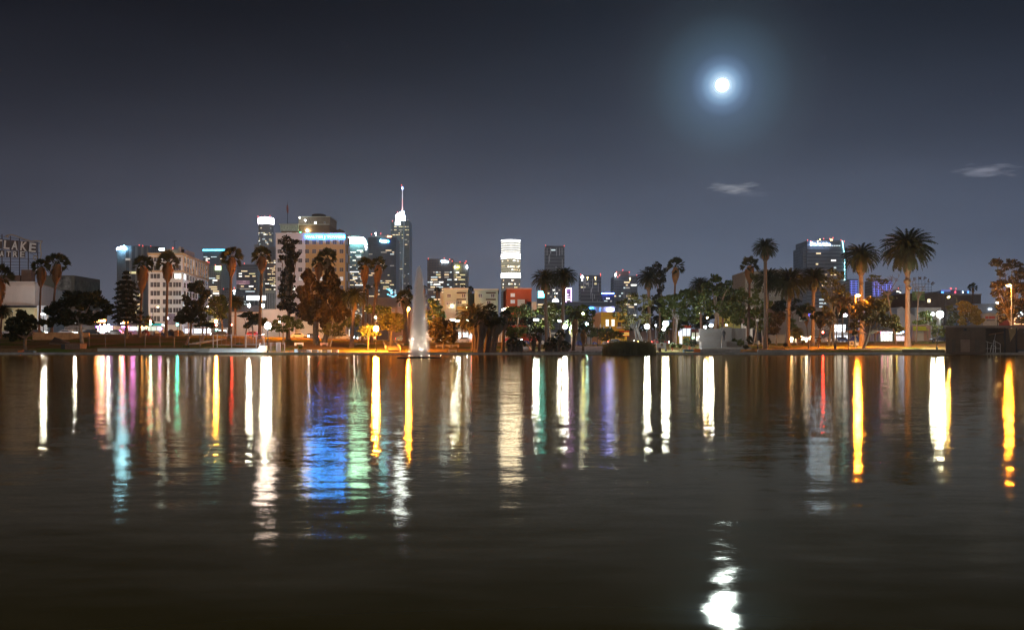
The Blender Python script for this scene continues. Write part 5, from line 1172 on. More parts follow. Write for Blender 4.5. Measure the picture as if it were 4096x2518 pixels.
lamp('unlit white bowl lamp with a notice box on its post', 3031, 1280, 1396, OFFG, .38, group='unlit park lamps')
lamp('orange lamp arm above the leaning orange-lit tree', 3431, 1181, 1372, E('sodium_gold', (1, .35, .028), 13000), .5, D=207, pxb=3421, kind='cobra', post=M('post_tan', (.4, .3, .2)), group='orange arm lamps')
lamp('the most dazzling white lamp, beside the lime awning shop', 3760, 1257, 1392, BIG, .78, D=200, pxb=3747)
lamp('second white lamp tucked beside the most dazzling one', 3731, 1256, 1372, WHT, .4, D=235)
lamp('pale orange cobra-head street lamp above the yellow-lit tree', 3795, 1187, 1372, E('cobra_gold', (1, .55, .12), 4000), .28, D=270, pxb=3828, kind='cobra', group='cobra-head street lamps')
lamp('orange lamp inside the dark tree by the pump house', 4035, 1141, 1372, E('sodium_edge', (1, .33, .025), 4500), .5, D=200, pxb=4046, kind='cobra', post=M('post_tan', (.4, .3, .2)), group='orange arm lamps')
lamp('thin cobra-head street lamp over the two-lobed dark tree', 831, 1225, 1340, E('cobra_amber', (1, .62, .25), 600), .22, D=272, pxb=869, kind='cobra', group='cobra-head street lamps')
lamp('small cobra lamp in front of the white office block', 631, 1227, 1338, E('cobra_amber', (1, .62, .25), 600), .2, D=272, pxb=612, kind='cobra', group='cobra-head street lamps')
lamp('unlit thin street pole with a box lamp before the two-lobed tree', 762, 1193, 1345, OFFG, .2, D=246, pxb=753, kind='cobra', post=M('post_tan', (.4, .3, .2)), group='cobra-head street lamps')
lamp('small bluish white lamp on the theatre flank side', 174, 1256, 1336, E('lamp_flat_white', (.8, .92, 1), 1100), .34, D=285, kind='flood', group='street floodlights')
lamp('unlit hooked lamp before the ochre theatre shopfront', 50, 1245, 1336, OFFG, .3, D=270, kind='globe', group='unlit park lamps')
lamp('white spiky star-like lamp beside the white kiosk', 434, 1300, 1336, WHT2, .26, D=275)
lamp('slender white street light in front of the office block banner', 670, 1273, 1338, WHT2, .28, D=272)
lamp('small white lamp over the tents near the signal', 718, 1281, 1336, WHT2, .2, D=268)
lamp('small pole light before the far dark building', 3990, 1211, 1330, E('cobra_amber', (1, .62, .25), 600), .18, D=285, kind='flood', group='street floodlights')
# warm and white lamps added behind the trees along the road to light facades
for lab, px, py, mt in (('added cream street lamp low on the hotel street, behind dark leaves', 1118, 1286, 'lamp_cream'), ('added white street lamp behind the big round tree', 300, 1290, 'lamp_flat_white'),
                        ('added cream street lamp hidden among the big green trees', 2800, 1250, 'lamp_cream')):
    lamp(lab, px, py, 1350, MATS[mt], .3, D=280)

def signal(label, px, pyt, pyb, lit, D=262, group='traffic signals'):
    b = Vector((X(px, D), D, g(X(px, D), D))); z0, z1 = Z(pyb, D), Z(pyt, D)
    r = thing('traffic_signal', label, 'traffic light', b, group); m = MB(); m.tube([b, (b.x, D, z1)], .07, 6); m.build('post', dark_metal, r)
    m = MB(); m.box(b.x-.22, b.x+.22, D-.35, D-.08, z0, z1); m.build('housing', black, r)
    for k, (cc, on) in enumerate((((1, .05, .03), 'r' in lit), ((1, .5, .05), 'a' in lit), ((.05, .9, .75), 'g' in lit))):
        m = MB(); m.ball((b.x, D-.4, z1-(k+.5)*(z1-z0)/3), .22 if on else .14, 9, 6)
        m.build('signal_light', E('signal_%d' % k, cc, 260) if on else black, r)
signal('traffic signal showing red and blue-green in front of the office block', 604, 1281, 1298, 'rg')
signal('traffic signal glowing green beside the two-lobed tree', 711, 1284, 1300, 'g')
signal('traffic signal with red above blue lights at the crossing lamp', 867, 1296, 1322, 'rg')
signal('small red traffic signal beside a dark palm pot', 927, 1296, 1310, 'r', 268)
signal('brilliant red signal against the stout palm trunk', 3147, 1328, 1345, 'r', 242)
signal('small red signal in front of the cursive lettering', 3290, 1326, 1340, 'r', 270)
lamp('starry orange globe lamp over the crossing traffic signal', 864, 1284, 1342, E('sodium_cross', (1, .34, .03), 2200), .42, D=256)

# fast food signs
r = thing('restaurant_sign', 'glowing orange two-tier restaurant sign on a pole above the white kiosk', 'sign', (X(400, 281), 281, 4.6)); D = 281
m = MB(); m.tube([(X(398, D), D, 4.6), P(398, 1262, D)], .14, 6); m.build('pole', dark_metal, r)
for a, b, c_, d_, col in ((378, 422, 1283, 1277, 0), (379, 420, 1288, 1285, 0), (388, 410, 1276, 1264, 1)):
    m = MB(); m.box(X(a, D), X(b, D), D-.3, D+.2, Z(c_, D), Z(d_, D)); m.build('sign_panel', E(('orange_panel', 'orange_white_panel')[col], ((1, .36, .06), (1, .62, .35))[col], (30, 60)[col]), r)
r = thing('restaurant_sign', 'rounded orange sign with a white end panel beside the dark drooping conifer', 'sign', (X(496, 281), 281, 4.6))
m = MB(); m.tube([(X(496, D), D, 4.6), P(496, 1296, D)], .14, 6); m.build('pole', dark_metal, r)
m = MB(); m.box(X(479, D), X(491, D), D-.3, D+.1, Z(1293, D), Z(1277, D)); m.build('white_panel', E('orange_white_panel', (1, .62, .35), 60), r)
m = MB(); n = 8; m.poly([(X(493, D), Z(1289, D)), (X(512, D), Z(1289, D))]+[(X(512-19*i/n, D), Z(1281-5*sin(pi/2*i/n), D)) for i in range(n+1)], D-.3, D+.1); m.box(X(494, D), X(512, D), D-.3, D+.1, Z(1295, D), Z(1291, D)); m.build('orange_panel', E('orange_panel2', (1, .36, .06), 16), r)

# ------------------------------------------------------------------ vehicles
HEAD = E('headlight', (.92, .96, 1), 110); TAIL = E('tail_light', (1, .05, .03), 90)
def car(label, px, paint, face=1, y=259, lights=True, D=None, L=4.4, H=1.42, name='parked_car', cat='car', van=False):
    x = X(px, y); z = g(x, y)+.03; r = thing(name, label, cat, (x, y, z), 'cars on the street'); f = face
    def q(pts): return [(x+a*f, z+b) for a, b in pts] if f > 0 else [(x+a*f, z+b) for a, b in reversed(pts)]
    h = L/2
    body = [(-h, .35), (h*.98, .35), (h, .62), (h*.9, .80), (h*.45, .90), (-h*.85, .92), (-h, .80)]
    m = MB(); m.poly(q(body), y-.88, y+.88); m.build('body', paint, r)
    cab = [(-h*.9, .92), (h*.42, .90), (h*.18, H), (-h*.55, H)] if not van else [(-h*.96, .9), (h*.62, .9), (h*.48, H), (-h*.95, H)]
    m = MB(); m.poly(q(cab), y-.76, y+.76); m.build('cabin', paint, r)
    m = MB(); cab2 = [(-h*.74, .98), (h*.30, .97), (h*.12, H-.10), (-h*.50, H-.10)] if not van else [(h*.1, 1.2), (h*.52, 1.2), (h*.42, H-.2), (h*.1, H-.2)]
    m.poly(q(cab2), y-.785, y+.785); m.build('window', glass_dark, r)
    for a in (-h*.62, h*.62):
        for s_ in (-1, 1):
            m = MB(); n = 12; yy = y+s_*.80
            m.poly([(x+a+.32*cos(2*pi*k/n), z+.32+.32*sin(2*pi*k/n)) for k in range(n)], yy-.1, yy+.1); w = m.build('wheel', tyre_m, r)
            m = MB(); m.poly([(x+a+.18*cos(2*pi*k/n), z+.32+.18*sin(2*pi*k/n)) for k in range(n)], yy-.115, yy+.115); m.build('rim', steel, w)
    for s_ in (-.6, .6):
        m = MB(); m.ball((x+f*(h-.02), y+s_, z+.62), .13, 7, 5); m.build('headlight', HEAD if lights else steel, r)
        m = MB(); m.ball((x-f*(h-.04), y+s_, z+.70), .10, 7, 5); m.build('tail_light', TAIL if lights else M('tail_off', (.3, .02, .02)), r)
    return r
paints = [M('paint_%s' % n_, c_, rough=.3, var=.03, spec=.6) for n_, c_ in (('silver', (.45, .46, .48)), ('black', (.02, .02, .025)), ('white', (.7, .7, .7)), ('red', (.40, .03, .02)), ('blue', (.05, .10, .30)), ('grey', (.2, .2, .21)))]
cars = [('silver car with headlights on, under the round dark tree by the theatre', 40, 0, -1), ('dark car driving past the theatre flank', 150, 1, 1), ('white car with bright headlights behind the big spreading tree', 272, 2, 1),
        ('dark car with lit headlights before the white kiosk', 372, 1, 1), ('grey car beside the white kiosk', 455, 5, -1), ('dark car facing the viewer side of the crossing, headlights lit', 880, 1, -1),
        ('red car with glowing tail lights behind the flat-topped tree', 1018, 3, 1), ('white car behind the weeping trees', 1200, 2, 1), ('dark car parked by the weeping tree trunks', 1240, 1, -1),
        ('silver car passing the small orange lawn tree', 1380, 0, 1), ('white car behind the dazzling orange lamp', 1466, 2, -1), ('blue car by the shaggy palm trunk, headlights on', 1618, 4, 1), ('white van just past the fountain', 1722, 2, 1),
        ('silver car beside the round orange tree', 1850, 0, -1), ('red car behind the island palms', 2048, 3, 1), ('red car behind the tents near the date palm trunk', 2120, 3, -1), ('grey car before the yellow shop', 2466, 5, 1),
        ('red car with lit tail lights behind the reeds', 2640, 3, 1), ('silver car with warm headlights near two dark palm trunks', 3262, 0, -1), ('white car under the leaning thin palms', 3312, 2, -1), ('dark blue car by the corner shop', 3372, 4, 1)]
for i, (lab, px, c_, f_) in enumerate(cars): car(lab, px, paints[c_], f_, 259+(i % 3)*4.2, van='van' in lab, H=2.0 if 'van' in lab else 1.42, L=5 if 'van' in lab else 4.4)
car('black car parked beside the pump house on the yellow lawn edge', 3763, paints[1], -1, 246, False, L=4.8, H=1.5)
# bus
r = thing('city_bus', 'long bus with a dark to teal roof and violet lights, behind the tents', 'bus', (X(577, 268), 268, g(X(577, 268), 268)), 'cars on the street'); y = 268; zb = g(X(577, y), y)+.03
xa, xc = X(502, y), X(655, y)
m = MB(); m.box(xa, xc, y-1.2, y+1.2, zb+.35, zb+2.0); m.build('body', M('bus_body', (.30, .30, .32)), r)
m = MB(); m.prism([(xa, y-1.25), (xa+6.4, y-1.25), (xa+6.4, y+1.25), (xa, y+1.25)], zb+2.72, zb+3.2, [(xa+.4, y-1.0), (xa+6.4, y-1.0), (xa+6.4, y+1.0), (xa+.4, y+1.0)]); m.build('front_roof', M('bus_roof', (.16, .13, .13)), r)
m = MB(); m.prism([(xa+6.42, y-1.25), (xc, y-1.25), (xc, y+1.25), (xa+6.42, y+1.25)], zb+2.62, zb+3.2, [(xa+6.42, y-1.0), (xc-.9, y-1.0), (xc-.9, y+1.0), (xa+6.42, y+1.0)]); m.build('rear_roof', E('bus_teal', (.02, .45, .5), .45, True, (.03, .4, .45)), r)
for k in range(7): m = MB(); m.box(xa+.3+k*1.38, xa+1.5+k*1.38, y-1.24, y-1.21, zb+1.25, zb+2.3); m.build('window', E('bus_window', (.75, 1, .85), .8, False), r)
for a, b, n_, c_, L_ in ((495, 508, 1307, (.75, .1, 1), 14), (530, 548, 1312, (.8, .25, 1), 12), (510, 522, 1307, (1, .1, .15), 6), (569, 578, 1307.5, (1, .45, .1), 8), (590, 598, 1307.5, (1, .45, .1), 8), (641, 652, 1313.5, (.75, .3, 1), 10)):
    m = MB(); z_ = Z(n_, y); m.box(X(a, y), X(b, y), y-1.42, y-1.27, z_-.1, z_+.1); m.build('light_strip', E('strip_%d' % a, c_, L_*6), r)
for a in (1.6, 8.6):
    m = MB(); m.poly([(xa+a+.48*cos(2*pi*k/12), zb+.48+.48*sin(2*pi*k/12)) for k in range(12)], y-1.26, y-1.0); m.build('wheel', tyre_m, r)
    m = MB(); m.poly([(xa+a+.48*cos(2*pi*k/12), zb+.48+.48*sin(2*pi*k/12)) for k in range(12)], y+1.0, y+1.26); m.build('wheel', tyre_m, r)

# ------------------------------------------------------------------ tents and belongings on the park crest
def tent(label, px, pyb, w, h, mat, D=None, door=None, group='tents along the park crest'):
    b = on_ground(px, pyb) if D is None else Vector((X(px, D), D, g(X(px, D), D))); D = b.y; W_, H_ = S(w, D), S(h, D)
    r = thing('tent', label, 'tent', b, group); rnd = random.Random(px); m = MB(); n = 12; lv = 6; vs = []; fs = []
    for i in range(lv+1):
        a = pi/2*i/lv
        for k in range(n):
            q = 2*pi*k/n; rr2 = cos(a)**.8*(1 if k % 3 else 1.06); vs.append((b.x+W_*rr2*cos(q), D+W_*.8*rr2*sin(q), b.z-.1+H_*sin(a)*rnd.uniform(.96, 1.03)))
    for i in range(lv):
        for k in range(n): fs.append((i*n+k, i*n+(k+1) % n, (i+1)*n+(k+1) % n, (i+1)*n+k))
    m.add(vs, fs); m.build('canopy', mat, r)
    m = MB(); m.poly([(b.x-W_*.35, b.z-.05), (b.x+W_*.35, b.z-.05), (b.x, b.z+H_*.7)], D-W_*.84, D-W_*.78); m.build('door_flap', door or M('tent_door', (.10, .10, .12)), r)
tn = {k: M('tent_'+k, v, rough=.6, var=.25, scale=1) for k, v in dict(grey=(.32, .31, .30), dark=(.07, .065, .07), blue=(.05, .09, .30), navy=(.03, .05, .14), maroon=(.22, .05, .05), tan=(.38, .28, .2), white=(.55, .55, .52)).items()}
tent('maroon tent with a pale tarp beside the longest-skirted palm', 582, 1342, 17, 26, tn['maroon'], door=tn['tan']); tent('pale round tent just behind the wooden crates', 622, 1340, 14, 20, tn['white'])
tent('dark rounded tarp tent beside a palm foot near the office block', 683, 1341, 16, 26, tn['dark']); tent('long black tarp tent under the two-lobed tree', 712, 1342, 26, 25, tn['dark'], D=246); tent('low navy tent between the bus and palm', 650, 1341, 9, 14, tn['navy'])
tent('dark sloping tent against the weeping tree trunk', 1226, 1351, 13, 12, tn['dark']); tent('small black tent between weeping trunks', 1247, 1352, 8, 8, tn['dark'], D=247)
tent('big grey dome tent behind the low island palms', 2070, 1374, 19, 24, tn['grey']); tent('small blue-grey dome tent beside the big grey one', 2106, 1374, 13, 14, tn['blue'], door=tn['grey'])
tent('pale crumpled tent by the tall date palm foot', 2162, 1374, 17, 17, tn['white'], D=240); tent('grey tent near the shaggy island palm', 2270, 1376, 15, 11, tn['grey']); tent('royal blue tarp tent between two short palms', 2315, 1380, 13, 20, tn['blue'], door=tn['navy'])
tent('small blue tent beside the white-stemmed sapling', 2378, 1375, 10, 14, tn['blue'], door=tn['grey']); tent('camouflage grey tent before the yellow shop', 2420, 1375, 13, 15, tn['grey']); tent('dark red-edged tent right behind the reeds', 2484, 1376, 24, 18, tn['maroon'], D=232)
tent('blue and grey tent by the leaning orange-lit tree', 3420, 1366, 20, 27, tn['blue'], door=tn['grey']); 
for lab, px in (('brown wooden crate before the maroon tent', 581), ('brown wooden crate before the pale round tent', 638), ('tall wooden crate leaning by the black tarp tent', 712)):
    b = on_ground(px, 1343); r = thing('wooden_crate', lab, 'crate', b, 'crates by the tents'); m = MB(); w = .62 if 'tall' not in lab else .42; h = .62 if 'tall' not in lab else 1.2
    m.box(b.x-w, b.x+w, b.y-1.6, b.y-.9, b.z-.1, b.z+h); m.build('panel', M('crate_wood', (.36, .20, .10), var=.3, scale=2), r)
    m = MB()
    for k in range(3): m.box(b.x-w-.03, b.x+w+.03, b.y-1.66, b.y-1.61, b.z+h*(k+.15)/3, b.z+h*(k+.45)/3)
    m.build('slat', wood, r)
b = on_ground(523, 1343); r = thing('sandwich_board', 'small wooden A-shaped board standing on the crest', 'board', b); m = MB(); m.tube([b+Vector((-.55, 0, 0)), b+Vector((0, 0, 1.1)), b+Vector((.6, 0, 0))], .08, 4); m.build('frame', M('board_tan', (.5, .36, .24)), r)

# ------------------------------------------------------------------ lake shore: walls, steps, fences, benches, docks
def retaining(label, px0, px1, pyt, pyb, D, mat, name='retaining_wall', cat='wall', th=.35, group=None):
    x0, x1 = X(px0, D), X(px1, D); r = thing(name, label, cat, ((x0+x1)/2, D, Z(pyb, D)-.2), group); m = MB(); m.box(x0, x1, D, D+th, Z(pyb, D)-.2, Z(pyt, D)); m.build('wall', mat, r)
    m = MB(); m.box(x0-.03, x1+.03, D-.06, D+th+.04, Z(pyt, D)+.002, Z(pyt, D)+.1); m.build('coping', concrete, r); return r
retaining('weathered cream retaining wall behind the blue pontoon', 390, 556, 1394, 1416, 193.6, M('cream_wall2', (.55, .50, .40), var=.2, stain=(.2, .17, .12)))
retaining('paler length of retaining wall ending in a sloped buttress', 560, 840, 1394, 1416, 193.6, white_wall)
retaining('clean white retaining wall with a ramp handrail', 841, 1031, 1393, 1413, 193.2, M('white_wall_clean', (.75, .78, .78), var=.06))
D = 193.4; r = thing('buttress', 'grey sloped concrete buttress against the white retaining wall', 'buttress', (X(812, D), D, .4)); m = MB(); m.add([(X(782, D), D-.9, .42), (X(839, D), D-.9, .42), (X(839, D), D, Z(1393, D)), (X(805, D), D, Z(1393, D)), (X(782, D), D, .42), (X(839, D), D, .42)], [(0, 1, 2, 3), (0, 3, 4), (1, 5, 2)]); m.build('slab', M('grey_slab', (.33, .31, .27), var=.15), r)
r = thing('handrail', 'thin metal ramp handrail in front of the clean white wall', 'railing', (X(930, 192.4), 192.4, .45)); D = 192.4; m = MB()
m.tube([P(845, 1406, D), P(905, 1398, D), P(1030, 1402, D)], .035, 5)
for px in (862, 885, 908, 940, 970, 1000): m.tube([(X(px, D), D, .44), P(px, 1401, D)], .03, 4)
m.build('rail', steel, r)
r = thing('steps', 'white concrete steps climbing beside the very bright globe lamp', 'steps', (X(1044, 194), 193, .42)); m = MB()
for k in range(8): m.box(X(1033, 194), X(1058, 194), 192.4+k*.42, 196.4, .43+.16*k, .43+.16*(k+1))
m.build('flight', M('step_white', (.72, .74, .74), var=.08), r); m = MB(); m.tube([P(1031, 1402, 192.3), P(1040, 1374, 195.6), P(1041, 1370, 195.6)], .05, 5); m.tube([(X(1031, 192.3), 192.3, .44), P(1031, 1402, 192.3)], .05, 5); m.build('handrail', white_paint, r)
def iron_fence(label, px0, px1, pyt, pyb, D, mat, step=.14, posts=None, name='fence', group=None, rails=(0.03, .97), mesh=False, th=.03):
    x0, x1 = X(px0, D), X(px1, D); z0, z1 = Z(pyb, D), Z(pyt, D); r = thing(name, label, 'fence', ((x0+x1)/2, D, z0), group)
    m = MB(); xx = x0; 
    while xx <= x1: m.box(xx-th*.4, xx+th*.4, D-th*.4, D+th*.4, z0, z1); xx += step
    for q in rails: z = z0+(z1-z0)*q; m.box(x0, x1, D-.06, D+.06, z-.03, z+.03)
    m.build('lattice_bars', mat, r)
    for px in posts or (px0, px1): p = MB(); p.box(X(px, D)-.06, X(px, D)+.06, D-.1, D+.08, z0-.5, z1+.1); p.build('post', mat, r)
iron_fence('brown iron railings beside the very bright globe lamp', 1060, 1106, 1371, 1413, 194.8, M('iron_brown', (.16, .10, .08)), .28, (1060, 1084, 1106))
r = thing('gate', 'brown barred iron gate between railings at the lawn edge', 'gate', (X(1115, 194.6), 194.6, .45)); D = 194.6; m = MB()
for k in range(6): m.box(X(1109+k*2.4, D), X(1110.4+k*2.4, D), D-.08, D+.04, .5, Z(1371, D))
m.build('bars', M('iron_brown', (.16, .10, .08)), r); m = MB(); m.box(X(1107.5, D), X(1109, D), D-.12, D+.08, .45, Z(1370, D)); m.box(X(1122, D), X(1123.6, D), D-.12, D+.08, .45, Z(1370, D)); m.box(X(1107.5, D), X(1123.6, D), D-.12, D+.08, Z(1370, D)+.003, Z(1368.5, D)); m.build('gate_frame', M('iron_brown2', (.2, .13, .1)), r)
iron_fence('short thin railings between the gate and lawn', 1123.7, 1139, 1371, 1411, 194.8, M('iron_brown', (.16, .10, .08)), .3, (1139,))
iron_fence('chain-link fence of grey posts along the dirt bank, over the white wall', 850, 1058, 1338, 1379, 203, M('link_grey', (.30, .31, .33)), .9, (853, 869, 927, 981, 985, 1025, 1057), rails=(.02, .98))
iron_fence('taller pale fence panel with close bars before the flat-topped tree', 984, 1056, 1339, 1377, 202.4, M('link_grey', (.30, .31, .33)), .3, (984, 1056), rails=(.02, .98), th=.02)
iron_fence('faint chain-link fence on the dark slope behind the cream wall', 350, 850, 1344, 1386, 201, M('link_dark_grey', (.12, .11, .10)), 5.6, (356, 422, 500, 581, 640, 697, 755, 800), rails=(.98,), th=.02)
r = thing('steps', 'park steps with sloping side walls below the two-lobed tree', 'steps', on_ground(768, 1372)); b = on_ground(768, 1378)
m = MB()
for k in range(9): m.box(X(758, b.y)-.2, X(785, b.y), b.y+k*2.4, b.y+22, g(b.x, b.y+k*2.4)-.1, g(b.x, b.y+k*2.4)+.28)
m.build('flight', concrete, r)
for a0, a1 in ((738, 753), (793, 811)):
    m = MB(); p0, p1 = P(a0, 1378, 206), P(a1, 1345, 236); w = Vector((.45, 0, 0)); d_ = Vector((0, 0, -1.2)); m.add([p0, p0+w, p1+w, p1, p0+d_, p0+w+d_, p1+w+d_, p1+d_], [(0, 1, 2, 3), (0, 4, 5, 1), (0, 3, 7, 4), (1, 5, 6, 2)]); m.build('side_wall', M('step_wall', (.20, .12, .07)), r)
r = thing('steps', 'lawn steps with handrails behind the dazzling orange lamp', 'steps', on_ground(1570, 1405)); b0, b1 = on_ground(1572, 1408), on_ground(1560, 1374); m = MB(); n = 10
for k in range(n):
    p = b0.lerp(b1, k/n); y2 = b0.y+(b1.y-b0.y)*(k+1)/n; m.box(p.x-.9, p.x+1.1, p.y, y2, p.z-.4, p.z+.18+(b1.z-b0.z)/n)
m.build('flight', M('step_tan', (.13, .09, .06), var=.1), r)
for s_ in (-1.3, 1.4):
    m = MB(); a, c_ = b0+Vector((s_, 0, 0)), b1+Vector((s_-.3, 0, 0))
    for hh in (.95, .55): m.tube([a+Vector((0, 0, hh)), c_+Vector((0, 0, hh))], .035, 5)
    for k in range(6): p = a.lerp(c_, k/5); m.tube([p, p+Vector((0, 0, .95))], .03, 4)
    m.build('handrail', M('rail_tan', (.5, .42, .3)), r)
r = thing('steps', 'pale stepped path with brick sides behind the low island palms', 'steps', on_ground(2107, 1402)); b0, b1 = on_ground(2108, 1406), on_ground(2098, 1388); m = MB()
for k in range(8): p = b0.lerp(b1, k/8); m.box(p.x-.75, p.x+.75, p.y, p.y+(b1.y-b0.y)/8, p.z-.4, p.z+.2)
m.build('flight', M('step_pale', (.5, .46, .40)), r); m = MB()
for s_ in (-1, 1): m.prism([(b0.x+s_*.8-.15, b0.y), (b0.x+s_*.8+.15, b0.y), (b1.x+s_*1.0+.15, b1.y), (b1.x+s_*1.0-.15, b1.y)], .3, [b0.z+.35, b0.z+.35, b1.z+.4, b1.z+.4])
m.build('side_wall', M('brick_side', (.34, .16, .08)), r)
r = thing('terrace', 'wide pinkish stepped terrace between the shaggy palm and the reeds', 'terrace', (X(2350, 196), 196, .42)); m = MB()
for k in range(4): m.box(X(2270+k*2, 196), X(2420, 196), 193.5+k*2.6, 206, .43+.3*k, .43+.3*(k+1))
m.build('flight', M('terrace_pink', (.42, .36, .34), var=.15), r)
def bench(label, px, pyb, w, h, mat, D=None, back=True, group='park benches', ends=None, name='bench'):
    b = on_ground(px, pyb) if D is None else Vector((X(px, D), D, Z(pyb, D))); D = b.y; W_, H_ = S(w, D)/2, S(h, D)
    r = thing(name, label, 'bench', b, group)
    for s_ in (-1, 1): m = MB(); xx = b.x+s_*(W_-.16); m.box(xx-.16, xx+.16, D-.3, D+.3, b.z-.1, b.z+H_); m.build('end_support', ends or mat, r)
    m = MB(); m.box(b.x-W_+.33, b.x+W_-.33, D-.28, D+.2, b.z+H_*.42, b.z+H_*.56); m.build('seat', mat, r)
    if back: m = MB(); m.box(b.x-W_+.33, b.x+W_-.33, D+.21, D+.29, b.z+H_*.60, b.z+H_*.97); m.build('backrest', mat, r)
slat_m = M('bench_slat', (.30, .24, .18), var=.2); bw = M('bench_white', (.85, .87, .88), var=.03)
for lab, px, w in (('lakeside bench with white concrete ends, nearest the planter', 1231, 14), ('second lakeside bench from the planter, white ends and wooden seat', 1258, 36), ('lakeside bench in the middle of the white-ended row', 1299, 36), ('last white-ended lakeside bench before the open lawn', 1337, 35)):
    bench(lab, px, 1412, w, 14, slat_m, 193.2, ends=bw, group='white-ended lakeside benches')
bench('white bench on the lawn behind the potted shrub', 1196, 1382, 34, 12, bw); bench('pinkish bench beside the dark litter bin', 1297, 1382, 30, 12, M('bench_pink', (.55, .36, .32)))
bench('long dark bench in shade below the feathery palm', 1442, 1381, 46, 9, M('bench_dark', (.20, .16, .14))); bench('dark bench next to the lawn steps', 1594, 1382, 42, 10, M('bench_dark', (.20, .16, .14)))
for lab, px in (('slatted bench under the round orange tree, closest to the fountain', 1758), ('slatted bench directly behind the round orange tree trunk', 1787), ('slatted bench past the round orange tree, towards the island palms', 1821)): bench(lab, px, 1389, 30, 11, M('bench_brown', (.26, .20, .17)))
bench('yellow-lit wooden bench near the water by the round orange tree', 1810, 1410, 34, 13, M('bench_cream', (.62, .50, .28)), 193.6)
r = thing('planter', 'slatted wooden planter with a white end panel beside the lakeside benches', 'planter', (X(1204, 192.6), 192.6, .45)); D = 192.6; m = MB()
for k in range(4): m.box(X(1190, D), X(1225, D), D, D+.7, Z(1416-k*4.9, D), Z(1412.2-k*4.9, D))
m.build('slat', M('planter_wood', (.13, .08, .06)), r); m = MB(); m.box(X(1178, D), X(1188.5, D), D-.1, D+.8, .44, Z(1395, D)); m.box(X(1189, D), X(1193, D), D-.14, D-.02, .44, Z(1401, D)); m.build('end_panel', bw, r)
shrub('thin-leaved shrub growing from the slatted planter', 1202, 1398, 11, 32, leaf_mid, D=193.4)
b = on_ground(1265, 1380); r = thing('litter_bin', 'dark cylindrical litter bin beside the pinkish bench', 'bin', b); m = MB(); m.lathe(b.x, b.y, [(.24, b.z), (.27, b.z+.6)], 12); m.build('body', M('bin_dark', (.06, .06, .065)), r); m = MB(); m.lathe(b.x, b.y, [(.29, b.z+.6), (.24, b.z+.8), (.1, b.z+.9)], 12); m.build('lid', dark_metal, r)
# painted seats
def painted_seat(label, px0, px1, pxm, pyt, D, flip):
    x0, x1, xm = X(px0, D), X(px1, D), X(pxm, D); r = thing('painted_bench', label, 'bench', ((x0+x1)/2, D, .44), 'orange and teal painted benches'); z1 = Z(pyt, D)
    o = (x0, xm) if not flip else (xm, x1); t_ = (xm, x1) if not flip else (x0, xm)
    m = MB(); m.box(o[0]+.01, o[1]-.01, D-.4, D+.4, .44, z1+.12); m.build('end_block', M('paint_orange', (.62, .17, .04), var=.1), r)
    m = MB(); m.box(t_[0], t_[1], D-.4, D+.4, .62, z1*.6+.3); m.build('seat', M('paint_teal', (.05, .12, .16), var=.2), r)
    m = MB(); m.box(t_[0], t_[1], D+.25, D+.42, z1*.6+.302, z1); m.build('backrest', M('paint_teal2', (.09, .17, .21)), r)
    m = MB(); e = t_[1] if not flip else t_[0]; m.box(e-.1, e+.1, D-.42, D+.44, .44, z1+.02); m.build('leg', M('paint_bluegrey', (.20, .30, .36)), r)
painted_seat('painted bench with an orange end block, below the round dark tree', 75, 139, 94, 1403, 192.4, False); painted_seat('painted bench with a big orange end block, beside the monument planter', 2735, 2800, 2775, 1397, 192.4, True)
r = thing('cabinet', 'dark teal utility cabinet standing at the lake edge past the railings', 'cabinet', (X(4086, 191.9), 191.9, .42)); D = 191.9; m = MB(); m.box(X(4070, D), X(4110, D), D-.3, D+.5, .42, Z(1396, D)); m.build('body', M('cab_teal', (.06, .07, .085)), r); m = MB(); m.box(X(4070, D), X(4110, D), D-.34, D-.31, Z(1406.5, D), Z(1405, D)); m.build('band', steel, r)
# docks
def dock(label, px0, px1, pyt, mat, D, segs, seam=True):
    x0, x1 = X(px0, D), X(px1, D); r = thing('floating_dock', label, 'dock', ((x0+x1)/2, D, 0), 'floating docks at the bank'); z1 = Z(pyt, D)
    m = MB(); m.box(x0, x1, D-.9, D+.9, z1-.08, z1); m.build('deck', concrete if segs > 4 else mat, r)
    w = (x1-x0)/segs
    for k in range(segs): m = MB(); m.box(x0+w*k+w*.10, x0+w*(k+1)-w*.10, D-.85, D+.85, -.15, z1-.082); m.build('float', mat, r)
dock('long floating dock on blue plastic floats', 455, 625, 1423, M('float_blue', (.10, .16, .28), var=.2), 184, 8); dock('dark timber dock beside the blue floats', 625, 676, 1421, M('dock_dark', (.06, .05, .04)), 185, 3)
dock('pale weathered timber dock before the white wall', 676, 741, 1419, M('dock_pale', (.42, .36, .28)), 185, 4); dock('dark floating dock in front of the ramp wall', 880, 931, 1419, M('dock_dark', (.06, .05, .04)), 186, 3); dock('pale weathered dock in front of the ramp wall', 932, 978, 1418, M('dock_pale', (.42, .36, .28)), 186, 4)
dock('thin pale slab dock below the painted bench', 50, 178, 1423.5, M('dock_grey', (.36, .32, .28)), 184, 2)
